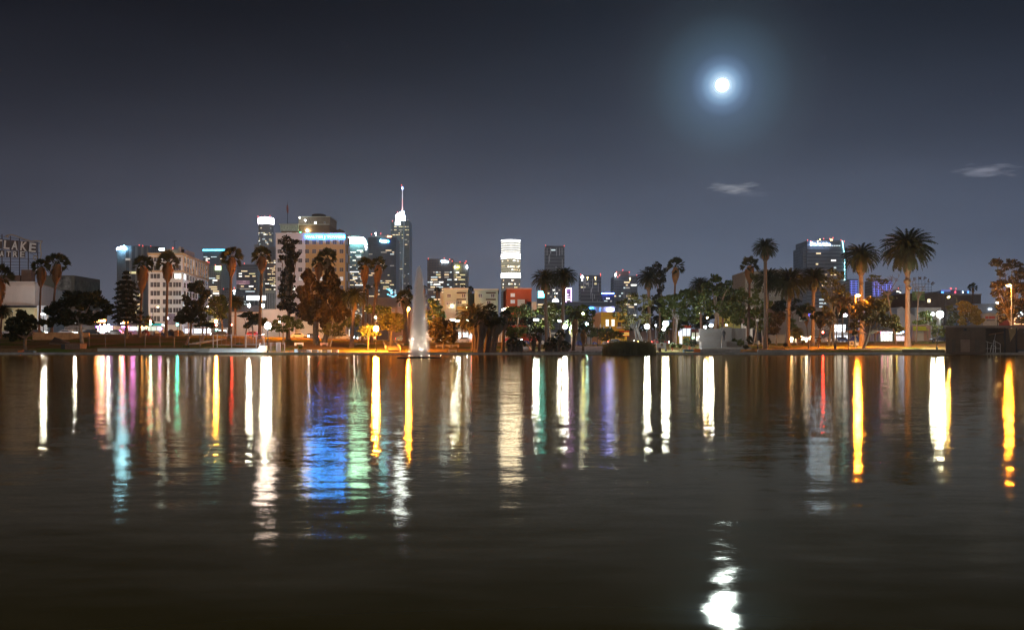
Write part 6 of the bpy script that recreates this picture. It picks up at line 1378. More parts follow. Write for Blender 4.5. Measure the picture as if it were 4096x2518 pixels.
# underpass walls and shed on the dark slope
D = 225; r = thing('underpass_wall', 'ochre graffitied underpass parapet on the dark slope', 'wall', (X(200, D), D, 2)); m = MB(); 
m.poly([(X(130, D), Z(1365, D)), (X(200, D), Z(1372, D)), (X(300, D), Z(1352, D)), (X(356, D), Z(1346, D)), (X(354, D), Z(1330, D)), (X(130, D), Z(1328, D))], D, D+.6); m.build('wall', M('ochre_concrete', (.45, .26, .12), var=.35, scale=.6), r)
r = thing('underpass_wing', 'sloping concrete wing wall running down from the ochre parapet', 'wall', (X(160, 215), 215, 1.5)); m = MB(); m.add([P(116, 1355, 224), P(205, 1392, 202), P(196, 1392, 202), P(100, 1362, 224), P(205, 1402, 202), P(116, 1380, 224)], [(0, 3, 2, 1), (0, 1, 4, 5)]); m.build('wall', M('ochre_concrete2', (.30, .17, .09), var=.3), r)
r = thing('underpass_portal', 'dark pyramidal underpass roof below the spreading tree', 'portal', (X(235, 212), 212, 1.5)); m = MB(); a = P(218, 1347, 216); bl, br, c_ = P(196, 1371, 208), P(270, 1373, 208), P(300, 1372, 218)
m.add([a, bl, br, c_, P(196, 1396, 208), P(270, 1396, 208)], [(0, 1, 2), (0, 2, 3), (1, 4, 5, 2)]); m.build('roof', M('portal_roof', (.10, .08, .06), var=.3), r)
r = thing('plywood_screen', 'rust-brown corrugated screen wall standing by the water below the spreading tree', 'screen wall', (X(290, 194), 194, .44)); D = 194.0; m = MB(); m.prism([(X(260, D), D), (X(320, D), D), (X(346, D+3), D+3), (X(345, D+3), D+3.2), (X(260, D), D+.25)], .43, [Z(1374, D), Z(1375, D), Z(1372, D+3), Z(1372, D+3), Z(1374, D)]); m.build('panel', M('rust_screen', (.20, .11, .07), var=.35, scale=3), r)
m = MB(); m.box(X(243, D), X(259.5, D), D+.1, D+.5, .44, Z(1376, D)); m.build('mesh_panel', dark_metal, r)

# ------------------------------------------------------------------ monument
D = 205; mon = M('monument_stone', (.22, .19, .165), var=.12, scale=.5, stain=(.25, .2, .17)); r = thing('monument', 'wide pale stone memorial wall carved with long inscriptions', 'monument', (X(2885, D), D, .5))
def slab(nm, a, b, t_, dz, mat=mon): m = MB(); m.box(X(a, D), X(b, D), D-dz, D+.8, .5, Z(t_, D)); return m.build(nm, mat, r)
slab('wing_wall', 2799, 2885, 1314, 0); slab('centre_pier', 2885.3, 2926, 1308, .25); slab('wing_wall', 2926.3, 2970, 1312, 0); slab('end_pier', 2970.3, 2983, 1312, .1); 
m = MB(); m.box(X(2800, D), X(2984, D), D-1.5, D-.3, .5, Z(1366, D)); m.build('plinth', mon, r); m = MB(); m.box(X(2796, D), X(2990, D), D-3.2, D-1.52, .5, Z(1388, D)); m.build('step', concrete, r)
rn = random.Random(2)
for (a, b, c0, n_) in ((2812, 2875, 1331, 6), (2936, 2966, 1325, 9)):
    m = MB()
    for k in range(n_):
        xx = X(a+rn.uniform(0, 3), D)
        while xx < X(b, D)-.3: w = rn.uniform(.12, .42); m.box(xx, xx+w, D-.012, D-.004, Z(c0+k*3, D), Z(c0-1.3+k*3, D)); xx += w+.09
    m.build('inscription_lettering', M('carved', (.20, .16, .13)), r)
def figure(name, label, px, pyb, pyt, D, mat, parts=True):
    z0, z1 = Z(pyb, D), Z(pyt, D); x = X(px, D); H_ = z1-z0; me = bpy.data.meshes.new('body')
    J = dict(pel=(0, 0, .50, .095), wai=(0, 0, .60, .085), che=(0, .0, .74, .105), nek=(0, 0, .845, .035), hed=(0, -.01, .89, .052), top=(0, 0, .955, .048), sl=(-.105, 0, .80, .045), sr=(.105, 0, .80, .045), el=(-.145, .0, .62, .034), er=(.145, .0, .62, .034),
             hl=(-.125, -.05, .49, .024), hr=(.125, -.05, .49, .024), kl=(-.055, -.01, .28, .05), kr=(.06, .0, .28, .05), al=(-.06, .01, .05, .034), ar=(.07, .01, .05, .034), fl=(-.065, -.07, .015, .028), fr=(.08, -.07, .015, .028))
    nm = list(J); ed = [('pel', 'wai'), ('wai', 'che'), ('che', 'nek'), ('nek', 'hed'), ('hed', 'top'), ('che', 'sl'), ('che', 'sr'), ('sl', 'el'), ('sr', 'er'), ('el', 'hl'), ('er', 'hr'), ('pel', 'kl'), ('pel', 'kr'), ('kl', 'al'), ('kr', 'ar'), ('al', 'fl'), ('ar', 'fr')]
    me.from_pydata([tuple(c*H_ for c in J[k][:3]) for k in nm], [(nm.index(a), nm.index(b)) for a, b in ed], []); me.materials.append(mat)
    o = bpy.data.objects.new(name, me); COL.objects.link(o); o.location = (x, D, z0); WL[o.name] = Vector((x, D, z0))
    md = o.modifiers.new('skin', 'SKIN')
    for k, v in zip(nm, me.skin_vertices[0].data): v.radius = (J[k][3]*H_, J[k][3]*H_*.8)
    me.skin_vertices[0].data[0].use_root = True
    s2 = o.modifiers.new('sub', 'SUBSURF'); s2.levels = s2.render_levels = 2
    dg = bpy.context.evaluated_depsgraph_get(); m2 = bpy.data.meshes.new_from_object(o.evaluated_get(dg)); o.modifiers.clear(); o.data = m2
    return tag(o, label, 'statue')
figure('statue', 'dark bronze statue of a standing man in a long coat before the memorial wall', 2895, 1364, 1316, 203.3, M('bronze', (.05, .045, .045), rough=.45, metal=.6))
r = thing('pedestal', 'square stone pedestal under the bronze statue', 'pedestal', (X(2895, 203.3), 203.3, .5)); m = MB(); m.box(X(2886, 203.3), X(2905, 203.3), 202.9, 203.68, .5, Z(1364, 203.3)); m.build('block', mon, r); m = MB(); m.box(X(2884, 203.3), X(2907, 203.3), 202.7, 203.69, .5, Z(1385, 203.3)); m.build('base', concrete, r)
retaining('low curving lakeside planter wall below the monument', 2800, 2962, 1397, 1410, 193.8, concrete, name='planter_wall'); retaining('low dark kerb wall along the orange-lit lawn', 3030, 3240, 1400, 1408, 193.8, concrete, name='planter_wall')
retaining('low dark rounded bed wall beside the pump house', 3610, 3779, 1398, 1409, 193.8, M('bed_dark', (.12, .10, .07), var=.3), name='planter_wall')
for k, (lab, px, w) in enumerate((('terracotta pot beside the painted bench', 2758, 9), ('small orange pot among the lakeside planters', 2690, 7))):
    b = on_ground(px, 1402); r = thing('plant_pot', lab, 'pot', b, 'terracotta pots'); m = MB(); q = S(w, b.y)/2; m.lathe(b.x, b.y, [(q*.7, b.z), (q, b.z+.7), (q*1.1, b.z+.72), (q*1.1, b.z+.85)], 12); m.build('body', M('terracotta', (.42, .13, .06)), r); m = MB(); m.lathe(b.x, b.y, [(q*.95, b.z+.80), (q*.95, b.z+.86)], 12); m.build('soil', M('soil', (.05, .035, .02)), r)
r = thing('kiosk', 'small white shelter with a dark opening beside the reeds', 'kiosk', (X(2645, 196), 196, .5)); D = 196; m = MB()
for a, b, c_, d_ in ((2626, 2642, 1404, 1372), (2654, 2663, 1392, 1370), (2642, 2654, 1392, 1383), (2642, 2654, 1373, 1369)): m.box(X(a, D)+.003, X(b, D)-.003, D, D+.8, Z(c_, D), Z(d_, D))
m.build('frame', white_wall, r); m = MB(); m.box(X(2633, D), X(2642, D), D-.5, D-.05, .5, Z(1390, D)); m.build('crate', M('crate_dark', (.15, .08, .06)), r)
D = 214; r = thing('notice_board', 'white upright notice panel standing among the planter shrubs', 'sign', on_ground(2724, 1385)); b = on_ground(2724, 1385); D = b.y; m = MB(); m.box(X(2718, D), X(2729, D), D, D+.12, b.z+.5, Z(1335, D)); m.build('panel', E('notice_white', (.85, .9, 1), .55), r); m = MB(); m.tube([b, b+Vector((0, 0, .6))], .06, 5); m.build('post', dark_metal, r)

# ------------------------------------------------------------------ pump house
D = 189.5; r = thing('pump_house', 'flat-roofed brown concrete pump house on the lake edge', 'building', (X(3870, D), D, .3)); ph = M('pump_wall', (.12, .085, .06), var=.2, scale=.6, stain=(.10, .08, .06))
wd = X(3782, D+7)+.2-X(3782, D); m = MB(); m.prism([(X(3782, D), D), (X(3943, D), D), (X(3943, D), D+7), (X(3782, D)+wd, D+7)], .1, Z(1309, D)); m.build('wall', ph, r)
m = MB(); m.box(X(3943, D)+.002, X(4140, D), D+4, D+7, .1, Z(1311, D)); m.build('rear_wall', M('pump_dark', (.09, .07, .05)), r)
m = MB(); m.prism([(X(3778, D-.5), D-.5), (X(3945, D), D-.5), (X(3945, D), D+7.5), (X(3778, D)+wd, D+7.5)], Z(1309, D)+.003, Z(1302, D)); m.box(X(3945, D)+.003, X(4080, D), D+.8, D+7.5, Z(1309, D), Z(1301, D)); m.build('roof_slab', M('pump_roof', (.20, .16, .13), var=.1), r)
for a, b in ((3807, 3822), (3842, 3879), (3900, 3918)): m = MB(); m.box(X(a, D), X(b, D), D-.06, D-.003, .5, Z(1356 if a != 3842 else 1357, D)); m.build('door' if a == 3842 else 'louvre', M('pump_door', (.24, .16, .12)) if a == 3842 else M('pump_louvre', (.10, .08, .06)), r)
m = MB(); m.box(X(3854, D), X(3864, D), D-.3, D-.004, Z(1322, D), Z(1313, D)); m.build('vent', dark_metal, r)
m = MB(); m.add([P(3955, 1338, D+1), P(4016, 1327, D+1), P(4016, 1327, D+3.5), P(3955, 1336, D+3.5), P(3955, 1340, D+1), P(4016, 1329, D+1)], [(0, 1, 2, 3), (4, 5, 1, 0)]); m.build('lean_to_roof', M('lean_rust', (.30, .15, .07)), r)
m = MB(); m.tube([(X(3982, D), D+1.2, .4), P(3982, 1333, D+1.2)], .05, 4); m.build('lean_to_post', grey_metal, r)
m = MB()
for k in range(13): q = 4034+k*.2; m.add([P(4034+k*.6, 1314+k*4.3, D+1.2), P(4074-k*2.6, 1313+k*4.1, D+1.2), P(4074-k*2.6, 1314.8+k*4.1, D+1.2), P(4034+k*.6, 1315.8+k*4.3, D+1.2)], [(0, 3, 2, 1)])
m.build('slatted_screen', M('slat_ochre', (.5, .36, .16)), r)
m = MB(); m.box(X(4028, D), X(4033, D), D+1, D+1.3, .4, Z(1311, D)); m.box(X(4076, D), X(4080, D), D+1, D+1.3, .4, Z(1311, D)); m.build('screen_post', dark_metal, r)
r = thing('safety_railing', 'pale galvanised safety railing around a water gauge by the pump house', 'railing', (X(3965, 190.9), 190.9, .42)); D = 190.9; m = MB()
for pts in (((3932, 1361), (3975, 1375)), ((3932, 1393), (4001, 1393)), ((3974, 1360), (4001, 1375))): m.tube([P(a, b, D) for a, b in pts], .045, 5)
for a, t_ in ((3932, 1361), (3949, 1367), (3974, 1360), (3981, 1364), (4001, 1375)): m.tube([(X(a, D), D, .40), P(a, t_, D)], .045, 5)
m.build('rail', M('galv', (.58, .56, .52), rough=.4, metal=.3), r); m = MB(); m.tube([(X(3985, D), D+.4, .4), P(3983, 1385, D+.4), P(3966, 1380, D+.4), (X(3965, D), D+.4, .5)], .07, 5); m.build('gauge_pipe', white_paint, r)
# sundries
for lab, px, pyb, w, h in (('white notice box on the unlit lamp post', 3032, 1386, 8, 14), ('dark open-fronted box on the orange-lit lawn', 3405, 1380, 13, 17), ('pale low concrete box on the orange-lit lawn', 3427, 1380, 17, 12)):
    b = on_ground(px, pyb); D = b.y-(.3 if 'notice' in lab else 0); r = thing('utility_box', lab, 'utility box', b, 'park utility boxes'); W_, H_ = S(w, D)/2, S(h, D); z_ = b.z+(.5 if 'notice' in lab else -.05)
    m = MB(); m.box(b.x-W_, b.x+W_, D-.3, D+.3, z_, z_+H_); m.build('body', M('box_beige', (.5, .42, .3)), r); m = MB(); m.box(b.x-W_*.75, b.x+W_*.75, D-.33, D-.302, z_+H_*.12, z_+H_*.85); m.build('front_panel', M('box_panel', (.08, .06, .05)) if 'dark' in lab else M('box_panel2', (.4, .4, .38)), r)
# ------------------------------------------------------------------ fountain
D = 110; fx = X(1677, D)
r = WOBJ = thing('fountain', 'tall single-jet lake fountain with a soft misty plume on a dark round float', 'fountain', (fx, D, 0))
m = MB(); m.lathe(fx, D, [(2.38, -.05), (2.42, .05), (2.3, .12), (.6, .16)], 36); m.build('float', black, r)
m = MB(); m.tube([(fx, D, .1), (fx, D, .55)], [.14, .08], 8); m.build('nozzle', dark_metal, r)
vm = bpy.data.materials.new('plume'); vm.use_nodes = True; t = NT(vm.node_tree); co = t.node('ShaderNodeTexCoord').outputs['Object']; sp_ = t.node('ShaderNodeSeparateXYZ', {0: co})
rz_ = t.math('MULTIPLY', t.math('SQRT', t.math('SUBTRACT', 1.02, t.math('DIVIDE', sp_.outputs[2], Z(1062, D)), clamp=True)), 1.32); rad_ = t.math('SQRT', t.math('ADD', t.math('MULTIPLY', sp_.outputs[0], sp_.outputs[0]), t.math('MULTIPLY', sp_.outputs[1], sp_.outputs[1])))
dens = t.math('SUBTRACT', 1.0, t.math('DIVIDE', rad_, rz_), clamp=True); strk = t.node('ShaderNodeTexNoise', {'Vector': t.vmath('MULTIPLY', co, (3.2, 3.2, .35)), 'Scale': 1.0, 'Detail': 3.0}).outputs[0]
dens = t.math('MULTIPLY', t.math('MULTIPLY', t.math('MULTIPLY', dens, dens), 15.0), t.math('MULTIPLY_ADD', strk, 2.4, -.35, clamp=False))
dens = t.math('MAXIMUM', dens, 0.0)
vol = t.node('ShaderNodeVolumePrincipled', {'Color': (1, .98, .95, 1), 'Density': dens, 'Anisotropy': .1}); t.node('ShaderNodeOutputMaterial', {1: vol.outputs[0]})
m = MB(); HT = Z(1062, D); m.lathe(fx, D, [(1.34, .2), (1.28, 1.2), (1.18, 2.8), (1.02, 4.6), (.86, 6.2), (.66, 7.6), (.45, HT-.9), (.26, HT-.3), (.04, HT)], 24); m.build('plume', vm, r, None, True)
for k in range(4): a = 2*pi*k/4+.3; m = MB(); m.ball((fx+1.08*cos(a), D+1.08*sin(a), .24), .05, 8, 5); m.build('float_light', E('fountain_amber', (1, .8, .65), 14), r)

for k in range(3):     # unseen spots added on the float, aimed up to brighten the plume
    a = 2*pi*k/3-pi/2+.25; ld = bpy.data.lights.new('plume_fill_spot', 'SPOT'); ld.energy = 800; ld.color = (1, .80, .64); ld.spot_size = 1.25; ld.spot_blend = .8; ld.shadow_soft_size = .05
    lo = bpy.data.objects.new('plume_fill_spot', ld); COL.objects.link(lo); p = Vector((fx+1.7*cos(a), D+1.7*sin(a), .22)); lo.parent = WOBJ; lo.location = p-WL[WOBJ.name]
    lo.rotation_euler = (Vector((fx, D, 3.2))-p).to_track_quat('-Z', 'Y').to_euler()
# ------------------------------------------------------------------ palms
fp = fan_palm
fp('fan palm cut by the frame edge in front of the theatre sign, dark drooping skirt', -8, 1110, 1225, -4, 1338, 55, 30, D=230, tw=.3)
fp('slim fan palm, shorter of the two just past the roof sign', 166, 1068, 1140, 156, 1330, 34, 20, D=246, tw=.26)
fp('leaning fan palm with a fat pear-shaped skirt beside the mural building', 229, 1056, 1130, 205, 1334, 44, 23, D=242, tw=.28)
fp('fan palm with the longest hanging skirt, before the tan slab tower', 572, 1062, 1166, 558, 1342, 40, 23, D=238, tw=.30)
fp('fan palm centred on the white office block with a round skirt', 672, 1050, 1124, 664, 1344, 42, 22, D=238, tw=.32)
fp('solitary fan palm with a fat skirt between the office block and round tower', 926, 1030, 1098, 918, 1345, 42, 20, D=238, tw=.36)
fp('fan palm directly in front of the crowned round tower', 1048, 1024, 1086, 1038, 1347, 38, 19, D=238, tw=.36)
fp('slender fan palm woven into the dark monkey-puzzle-like tree', 1164, 1044, 1098, 1152, 1352, 26, 15, D=243, tw=.36, dry=leaf_rust)
fp('shorter of two fan palms rising from the weeping trees', 1276, 1050, 1115, 1268, 1352, 26, 18, D=236)
fp('taller of two fan palms rising from the weeping trees, before the tan wing', 1309, 1032, 1100, 1302, 1352, 37, 19, D=237, dry=M('grey_dry', (.17, .125, .07)))
fp('first of two leaning fan palms before the dark tower', 1461, 1060, 1142, 1450, 1350, 30, 17, D=238, dry=palm_dry)
fp('second leaning fan palm before the dark tower, trunk bending down to the lamp', 1514, 1060, 1142, 1485, 1352, 32, 17, D=236, dry=palm_dry)
fp('shaggy fan palm with an orange-lit trunk beside the tall orange lamp', 1621, 1190, 1238, 1622, 1363, 32, 20, D=240, tw=.62)
fp('single fan palm with an orange skirt, standing clear against the sky', 2703, 1068, 1134, 2692, 1360, 36, 15, D=236, tw=.26)
fp('fan palm with a slim trunk before the sage apartment house', 3000, 1062, 1128, 2992, 1362, 34, 19, D=236, tw=.30)
fp('small fan palm hidden in the big green trees, with a rusty skirt', 2872, 1214, 1256, 2870, 1368, 18, 12, D=238, tw=.12)
for lab, px, a, b, rr2, DD in (('tiny distant fan palm behind the leaning palms', 1470, 1155, 1190, 16, 330), ('tiny distant fan palm between the leaning palms and the dark tower', 1508, 1140, 1185, 14, 330), ('tiny distant fan palm behind the shaggy lamp palm', 1636, 1152, 1175, 12, 330),
                              ('tiny distant fan palm just past the fountain tip', 1697, 1152, 1178, 11, 330), ('tiny distant fan palm before the brown stone tower', 1749, 1160, 1190, 12, 330), ('tiny distant palm over the first cream apartment block', 1853, 1150, 1163, 12, 330), ('tiny distant palm between the two cream apartment blocks', 1882, 1158, 1176, 13, 330),
                              ('lone small palm on the skyline beside a mast, over the warehouse', 3892, 1150, 1168, 18, 372)):
    fp(lab, px, a, b, px, 1340, rr2, 5, D=DD, tw=.22, group='small distant fan palms')
# short island palms
fp('short shaggy fan palm with a brown skirt before the terrace, taller one', 2302, 1276, 1328, 2294, 1411, 30, 14, D=194.5, tw=.32, group='short shoreline fan palms')
fp('short fan palm with a rusty hanging skirt standing on the terrace', 2335, 1318, 1374, 2333, 1412, 22, 12, D=194.2, tw=.24, group='short shoreline fan palms')
fp('sapling fan palm with drooping pale fronds behind the bright oval lamp', 2289, 1300, 1336, 2289, 1388, 34, 12, D=206, tw=.3, group='short shoreline fan palms', green=leaf_pale, dry=M('straw', (.50, .42, .2)))
isl = [(1906, 1290, 1345, 1903, 26, 14), (1925, 1275, 1345, 1912, 28, 15), (1936, 1296, 1350, 1925, 26, 14), (1958, 1245, 1325, 1943, 30, 15), (1968, 1272, 1345, 1958, 28, 15), (1985, 1300, 1350, 1966, 24, 13), (1948, 1286, 1350, 1950, 26, 13), (2022, 1262, 1320, 2010, 24, 11), (2000, 1290, 1330, 1976, 22, 12)]
lbl = ['outermost low palm of the dense island clump, on the benches side', 'island clump palm with a thick dark skirt, beside the orange feather palm', 'mid-height island clump palm with touching skirts', 'tallest dark palm of the dense island clump', 'second tallest palm of the dense island clump',
       'island clump palm leaning towards the apartment blocks', 'short stocky palm inside the dense island clump', 'slim tall palm standing apart just past the island clump', 'small leaning palm at the edge of the island clump']
for (px, a, b, pb, rr2, sw_), lab in zip(isl, lbl): fp(lab, px, a, b, pb, 1415, rr2, sw_, D=192.3+(px % 5)*.8, tw=.34, group='island palm clump', dry=M('dry_dark', (.085, .065, .045)), green=leaf_dark)
low = [(2040, 1372, 14), (2055, 1366, 15), (2070, 1378, 13), (2084, 1374, 14), (2136, 1352, 15), (2160, 1330, 16), (2190, 1382, 13), (2206, 1366, 16), (2222, 1376, 15), (2240, 1340, 17), (2256, 1380, 15), (2270, 1386, 13)]
lw = ['stubby low palm first in the shoreline row past the slim tall palm', 'low bushy palm beside the stubby one', 'low palm with a bent trunk in front of the big grey tent', 'low palm just before the stepped path', 'bottle-shaped shaggy palm past the stepped path', 'taller shaggy palm beside the date palm trunk',
      'tiny palm at the foot of the tall date palm', 'low bushy palm before the second date palm trunk', 'stubby shoreline palm under the second date palm', 'taller dark palm below the oval lamp', 'low palm with drooping fronds by the grey tent', 'last low palm beside the terrace']
for (px, a, rr2), lab in zip(low, lw): fp(lab, px, a, min(1402, a+34), px-3, 1413, rr2+3, 9, D=192.6+(px % 4)*.7, tw=.26, group='low shoreline palms', dry=M('dry_dark', (.085, .065, .045)), green=leaf_dark)

dp = date_palm
dp('feathery date palm with a pale orange-lit skirt above the lawn', 1418, 1180, 1406, 1383, 58, D=213, tw=.38, low=-1.1, droop=.2, dry=M('straw_orange', (.42, .26, .12)), seed=3)
dp('big golden feather palm spreading behind the dense island clump', 1898, 1262, 1893, 1410, 78, D=200, tw=.4, low=-1.0, n=110, green=LEAF('palm_gold', (.17, .13, .05)), boss=False)
dp('date palm with a slim trunk, first of the pair past the red apartments', 2181, 1112, 2187, 1372, 58, D=226, tw=.36, boss=True, seed=5)
dp('taller date palm, second of the pair past the red apartments', 2256, 1102, 2248, 1370, 56, D=228, tw=.38, seed=6, boss=False)
dp('dense date palm in front of a round dark conifer', 2594, 1108, 2599, 1372, 52, D=228, tw=.36, seed=7, low=-1.0)
dp('date palm crown poking out of the big green trees', 2800, 1136, 2806, 1372, 46, D=236, tw=.3, seed=8, boss=False)
dp('second date palm buried in the big green trees', 2892, 1180, 2890, 1372, 50, D=238, tw=.3, seed=9, boss=False, green=leaf_dark)
dp('tall date palm rising above its neighbours beside the slim fan palm', 3061, 986, 3062, 1392, 54, D=206, tw=.38, seed=10)
dp('lower shaggy date palm sharing the tall date palm trunk side', 3072, 1112, 3066, 1370, 62, D=222, tw=.3, seed=11, green=leaf_dark, boss=False, low=-1.0)
dp('very broad dark date palm with the brilliant red signal at its foot', 3155, 1122, 3151, 1378, 80, D=218, tw=.48, seed=12, n=125, low=-1.15, dry=leaf_rust, lumps=((3146, 1238, 8), (3158, 1261, 5)))
dp('dark date palm in front of the banded hotel tower', 3255, 1106, 3250, 1374, 60, D=222, tw=.42, seed=13, n=110, low=-1.1)
dp('date palm with a rusty boss over the orange arm lamp', 3444, 1018, 3448, 1372, 78, D=218, tw=.5, seed=14, n=110, low=-1.0, droop=.15, dry=M('rust_frond', (.13, .06, .025)), lumps=((3444, 1135, 9),))
dp('tallest and broadest date palm with dark lumps on its trunk', 3630, 984, 3631, 1378, 108, D=214, tw=.52, seed=15, n=130, low=-.95, lumps=((3626, 1125, 14), (3634, 1152, 10)))
dp('small feathery palm under the solitary fan palm', 942, 1205, 941, 1340, 40, D=272, tw=.3, boss=False, green=leaf_dark)
dp('short bushy palm with golden fronds beside the red signal', 3187, 1328, 3189, 1373, 30, D=226, tw=.22, boss=False, green=leaf_olive)
dp('drooping feather palm cut by the frame edge below the theatre', 8, 1240, 2, 1340, 40, D=232, tw=.2, boss=False, green=leaf_dark)
fp('dark floppy fan palm over the red-lit lawn', 3222, 1250, 1290, 3235, 1385, 34, 12, D=207, tw=.12, group='thin lawn palms', green=leaf_dark)
fp('round-headed dark fan palm before the cursive lettering', 3283, 1272, 1300, 3274, 1383, 30, 18, D=208, tw=.12, group='thin lawn palms', green=leaf_dark, dry=leaf_rust)
fp('thin leaning palm with rusty wilted fronds, beside the corner shop', 3356, 1205, 1250, 3343, 1392, 30, 8, D=201, tw=.11, group='thin lawn palms', green=leaf_rust)
fp('thin bent palm with a hanging frond head, nearest the corner shop sign', 3318, 1275, 1302, 3340, 1392, 26, 7, D=201, tw=.11, group='thin lawn palms', green=leaf_rust)
fp('thin straight palm under the orange arm lamp', 3397, 1212, 1240, 3393, 1395, 22, 6, D=199, tw=.09, group='thin lawn palms', green=leaf_rust)

# ------------------------------------------------------------------ trees
tree('round_tree', 'round dark tree with a leaning side branch at the water, below the theatre', 101, 1406, [(60, 1300, 36, 42), (95, 1285, 46, 46), (130, 1290, 30, 30), (60, 1340, 34, 28), (100, 1325, 42, 30), (170, 1288, 26, 18)], leaf_dark, tw=.38, dens=1.3)
tree('spreading_tree', 'broad dark spreading tree with a pale forked trunk behind the retaining wall', 330, 1388, [(225, 1245, 46, 48), (272, 1195, 44, 36), (330, 1205, 56, 48), (385, 1200, 44, 40), (425, 1225, 34, 34), (270, 1275, 52, 36), (350, 1270, 44, 34), (205, 1285, 28, 24), (405, 1265, 34, 22)], leaf_dark, bark_pale, .42, dens=1.15, fork=.9)
tree('oak_tree', 'two-lobed dark tree in front of the office block corner', 762, 1345, [(790, 1150, 40, 34), (812, 1180, 24, 50), (745, 1190, 20, 16), (770, 1225, 52, 34), (745, 1255, 50, 30), (790, 1270, 40, 34), (730, 1275, 38, 20)], leaf_dark, tw=.35, D=244, dens=1.3)
tree('flat_topped_tree', 'low flat-topped dark tree beside the crossing lamp', 822, 1342, [(812, 1296, 34, 12), (838, 1300, 28, 12), (795, 1302, 20, 10)], leaf_dark, tw=.18, D=240, fork=.3, trunks=[-.6, .4])
tree('green_street_tree', 'bright green street tree beyond the crossing signals', 892, 1335, [(860, 1210, 30, 26), (885, 1200, 26, 24), (895, 1235, 26, 30), (860, 1245, 32, 26), (885, 1265, 30, 18)], leaf_mid, tw=.3, D=274)
tree('umbrella_tree', 'flat-topped umbrella-shaped tree under the two pole floodlights', 1003, 1345, [(975, 1262, 26, 10), (1005, 1262, 34, 16), (1020, 1285, 40, 20), (990, 1300, 22, 14), (1045, 1290, 24, 22)], leaf_dark, tw=.22, D=240, fork=.2, trunks=[-1.2, .5], dens=1.3)
tree('small_tree', 'leafy small tree lit blue-white beside the steps lamp', 1133, 1376, [(1100, 1300, 24, 22), (1135, 1278, 30, 20), (1165, 1295, 30, 28), (1130, 1315, 34, 18), (1195, 1300, 24, 26), (1080, 1310, 16, 14)], leaf_mid, bark_pale, .2, dens=.9)
bn = [(1152, 968, 38, 28), (1148, 1000, 42, 26), (1152, 1040, 22, 28), (1126, 1030, 12, 12), (1188, 1020, 12, 14), (1150, 1080, 26, 26), (1146, 1115, 30, 22), (1172, 1110, 16, 20), (1150, 1150, 34, 26), (1128, 1170, 22, 18), (1150, 1195, 44, 28), (1172, 1230, 40, 26), (1135, 1225, 30, 22), (1205, 1240, 34, 28)]
tree('bunya_pine', 'tall dark domed bunya pine with tufted branches over the hotel white wing', 1150, 1354, bn, LEAF('bunya', (.030, .030, .016)), tw=.42, D=240, dens=.62, size=1.15, fork=.9)
wp = [(1240, 1120, 34, 44), (1225, 1175, 36, 50), (1250, 1230, 40, 60), (1285, 1180, 32, 70), (1330, 1130, 36, 60), (1345, 1200, 40, 60), (1360, 1250, 38, 50), (1300, 1260, 44, 50), (1215, 1240, 30, 40)]
tree('weeping_tree', 'huge weeping tree glowing rusty orange, first of the touching pair', 1262, 1361, wp[:5]+[wp[8]], LEAF('weep_lit', (.080, .046, .015)), tw=.55, D=222, dens=1.7, down=.5, size=1.3, fork=.8)  # orange of the nearby lamps is put into this leaf colour
tree('weeping_tree', 'second huge weeping tree, closer to the feathery date palm', 1293, 1362, wp[4:8], LEAF('weep_lit', (.070, .058, .025)), tw=.6, D=219, dens=1.7, down=.5, size=1.3, fork=.7)
tree('lawn_tree', 'small orange-tinged lawn tree staked beside the pinkish bench', 1321, 1385, [(1330, 1300, 28, 14), (1350, 1315, 26, 16), (1310, 1325, 34, 20), (1345, 1335, 30, 12), (1362, 1308, 14, 14)], leaf_olive, bark_pale, .16, dens=.8, size=.8)
tree('lawn_tree', 'small white-trunked tree glowing bright next to the dazzling orange lamp', 1472, 1386, [(1452, 1320, 24, 18), (1480, 1312, 26, 16), (1500, 1335, 24, 14), (1465, 1338, 28, 12)], leaf_pale, bark, .2, D=203, dens=1.0, size=.8, fork=.3)
tree('round_tree', 'orange-lit round street tree above the lawn steps', 1559, 1384, [(1545, 1275, 36, 26), (1575, 1272, 36, 28), (1560, 1305, 40, 24), (1600, 1290, 26, 24), (1590, 1318, 18, 10)], leaf_olive, tw=.32, D=214, dens=1.05)
tree('dark_street_tree', 'dark street tree behind the leaning palms and double floodlight', 1500, 1352, [(1480, 1240, 20, 22), (1500, 1235, 24, 18), (1535, 1240, 32, 20), (1420, 1280, 30, 24), (1390, 1290, 26, 24), (1555, 1235, 18, 12)], leaf_mid, tw=.3, D=275)
tree('green_street_tree', 'tall green street tree just past the fountain plume', 1735, 1360, [(1730, 1215, 24, 26), (1745, 1245, 34, 28), (1715, 1265, 22, 26), (1765, 1262, 22, 20), (1728, 1290, 30, 22)], leaf_mid, tw=.3, D=272)
tree('round_tree', 'round orange-lit tree with a cropped front near the fountain', 1772, 1398, [(1765, 1295, 36, 28), (1795, 1300, 30, 26), (1760, 1330, 46, 26), (1800, 1340, 34, 30), (1740, 1305, 36, 14), (1745, 1280, 14, 18), (1765, 1360, 36, 14), (1823, 1348, 12, 22)], LEAF('leaf_orange', (.085, .058, .016)), tw=.16, dens=1.3)
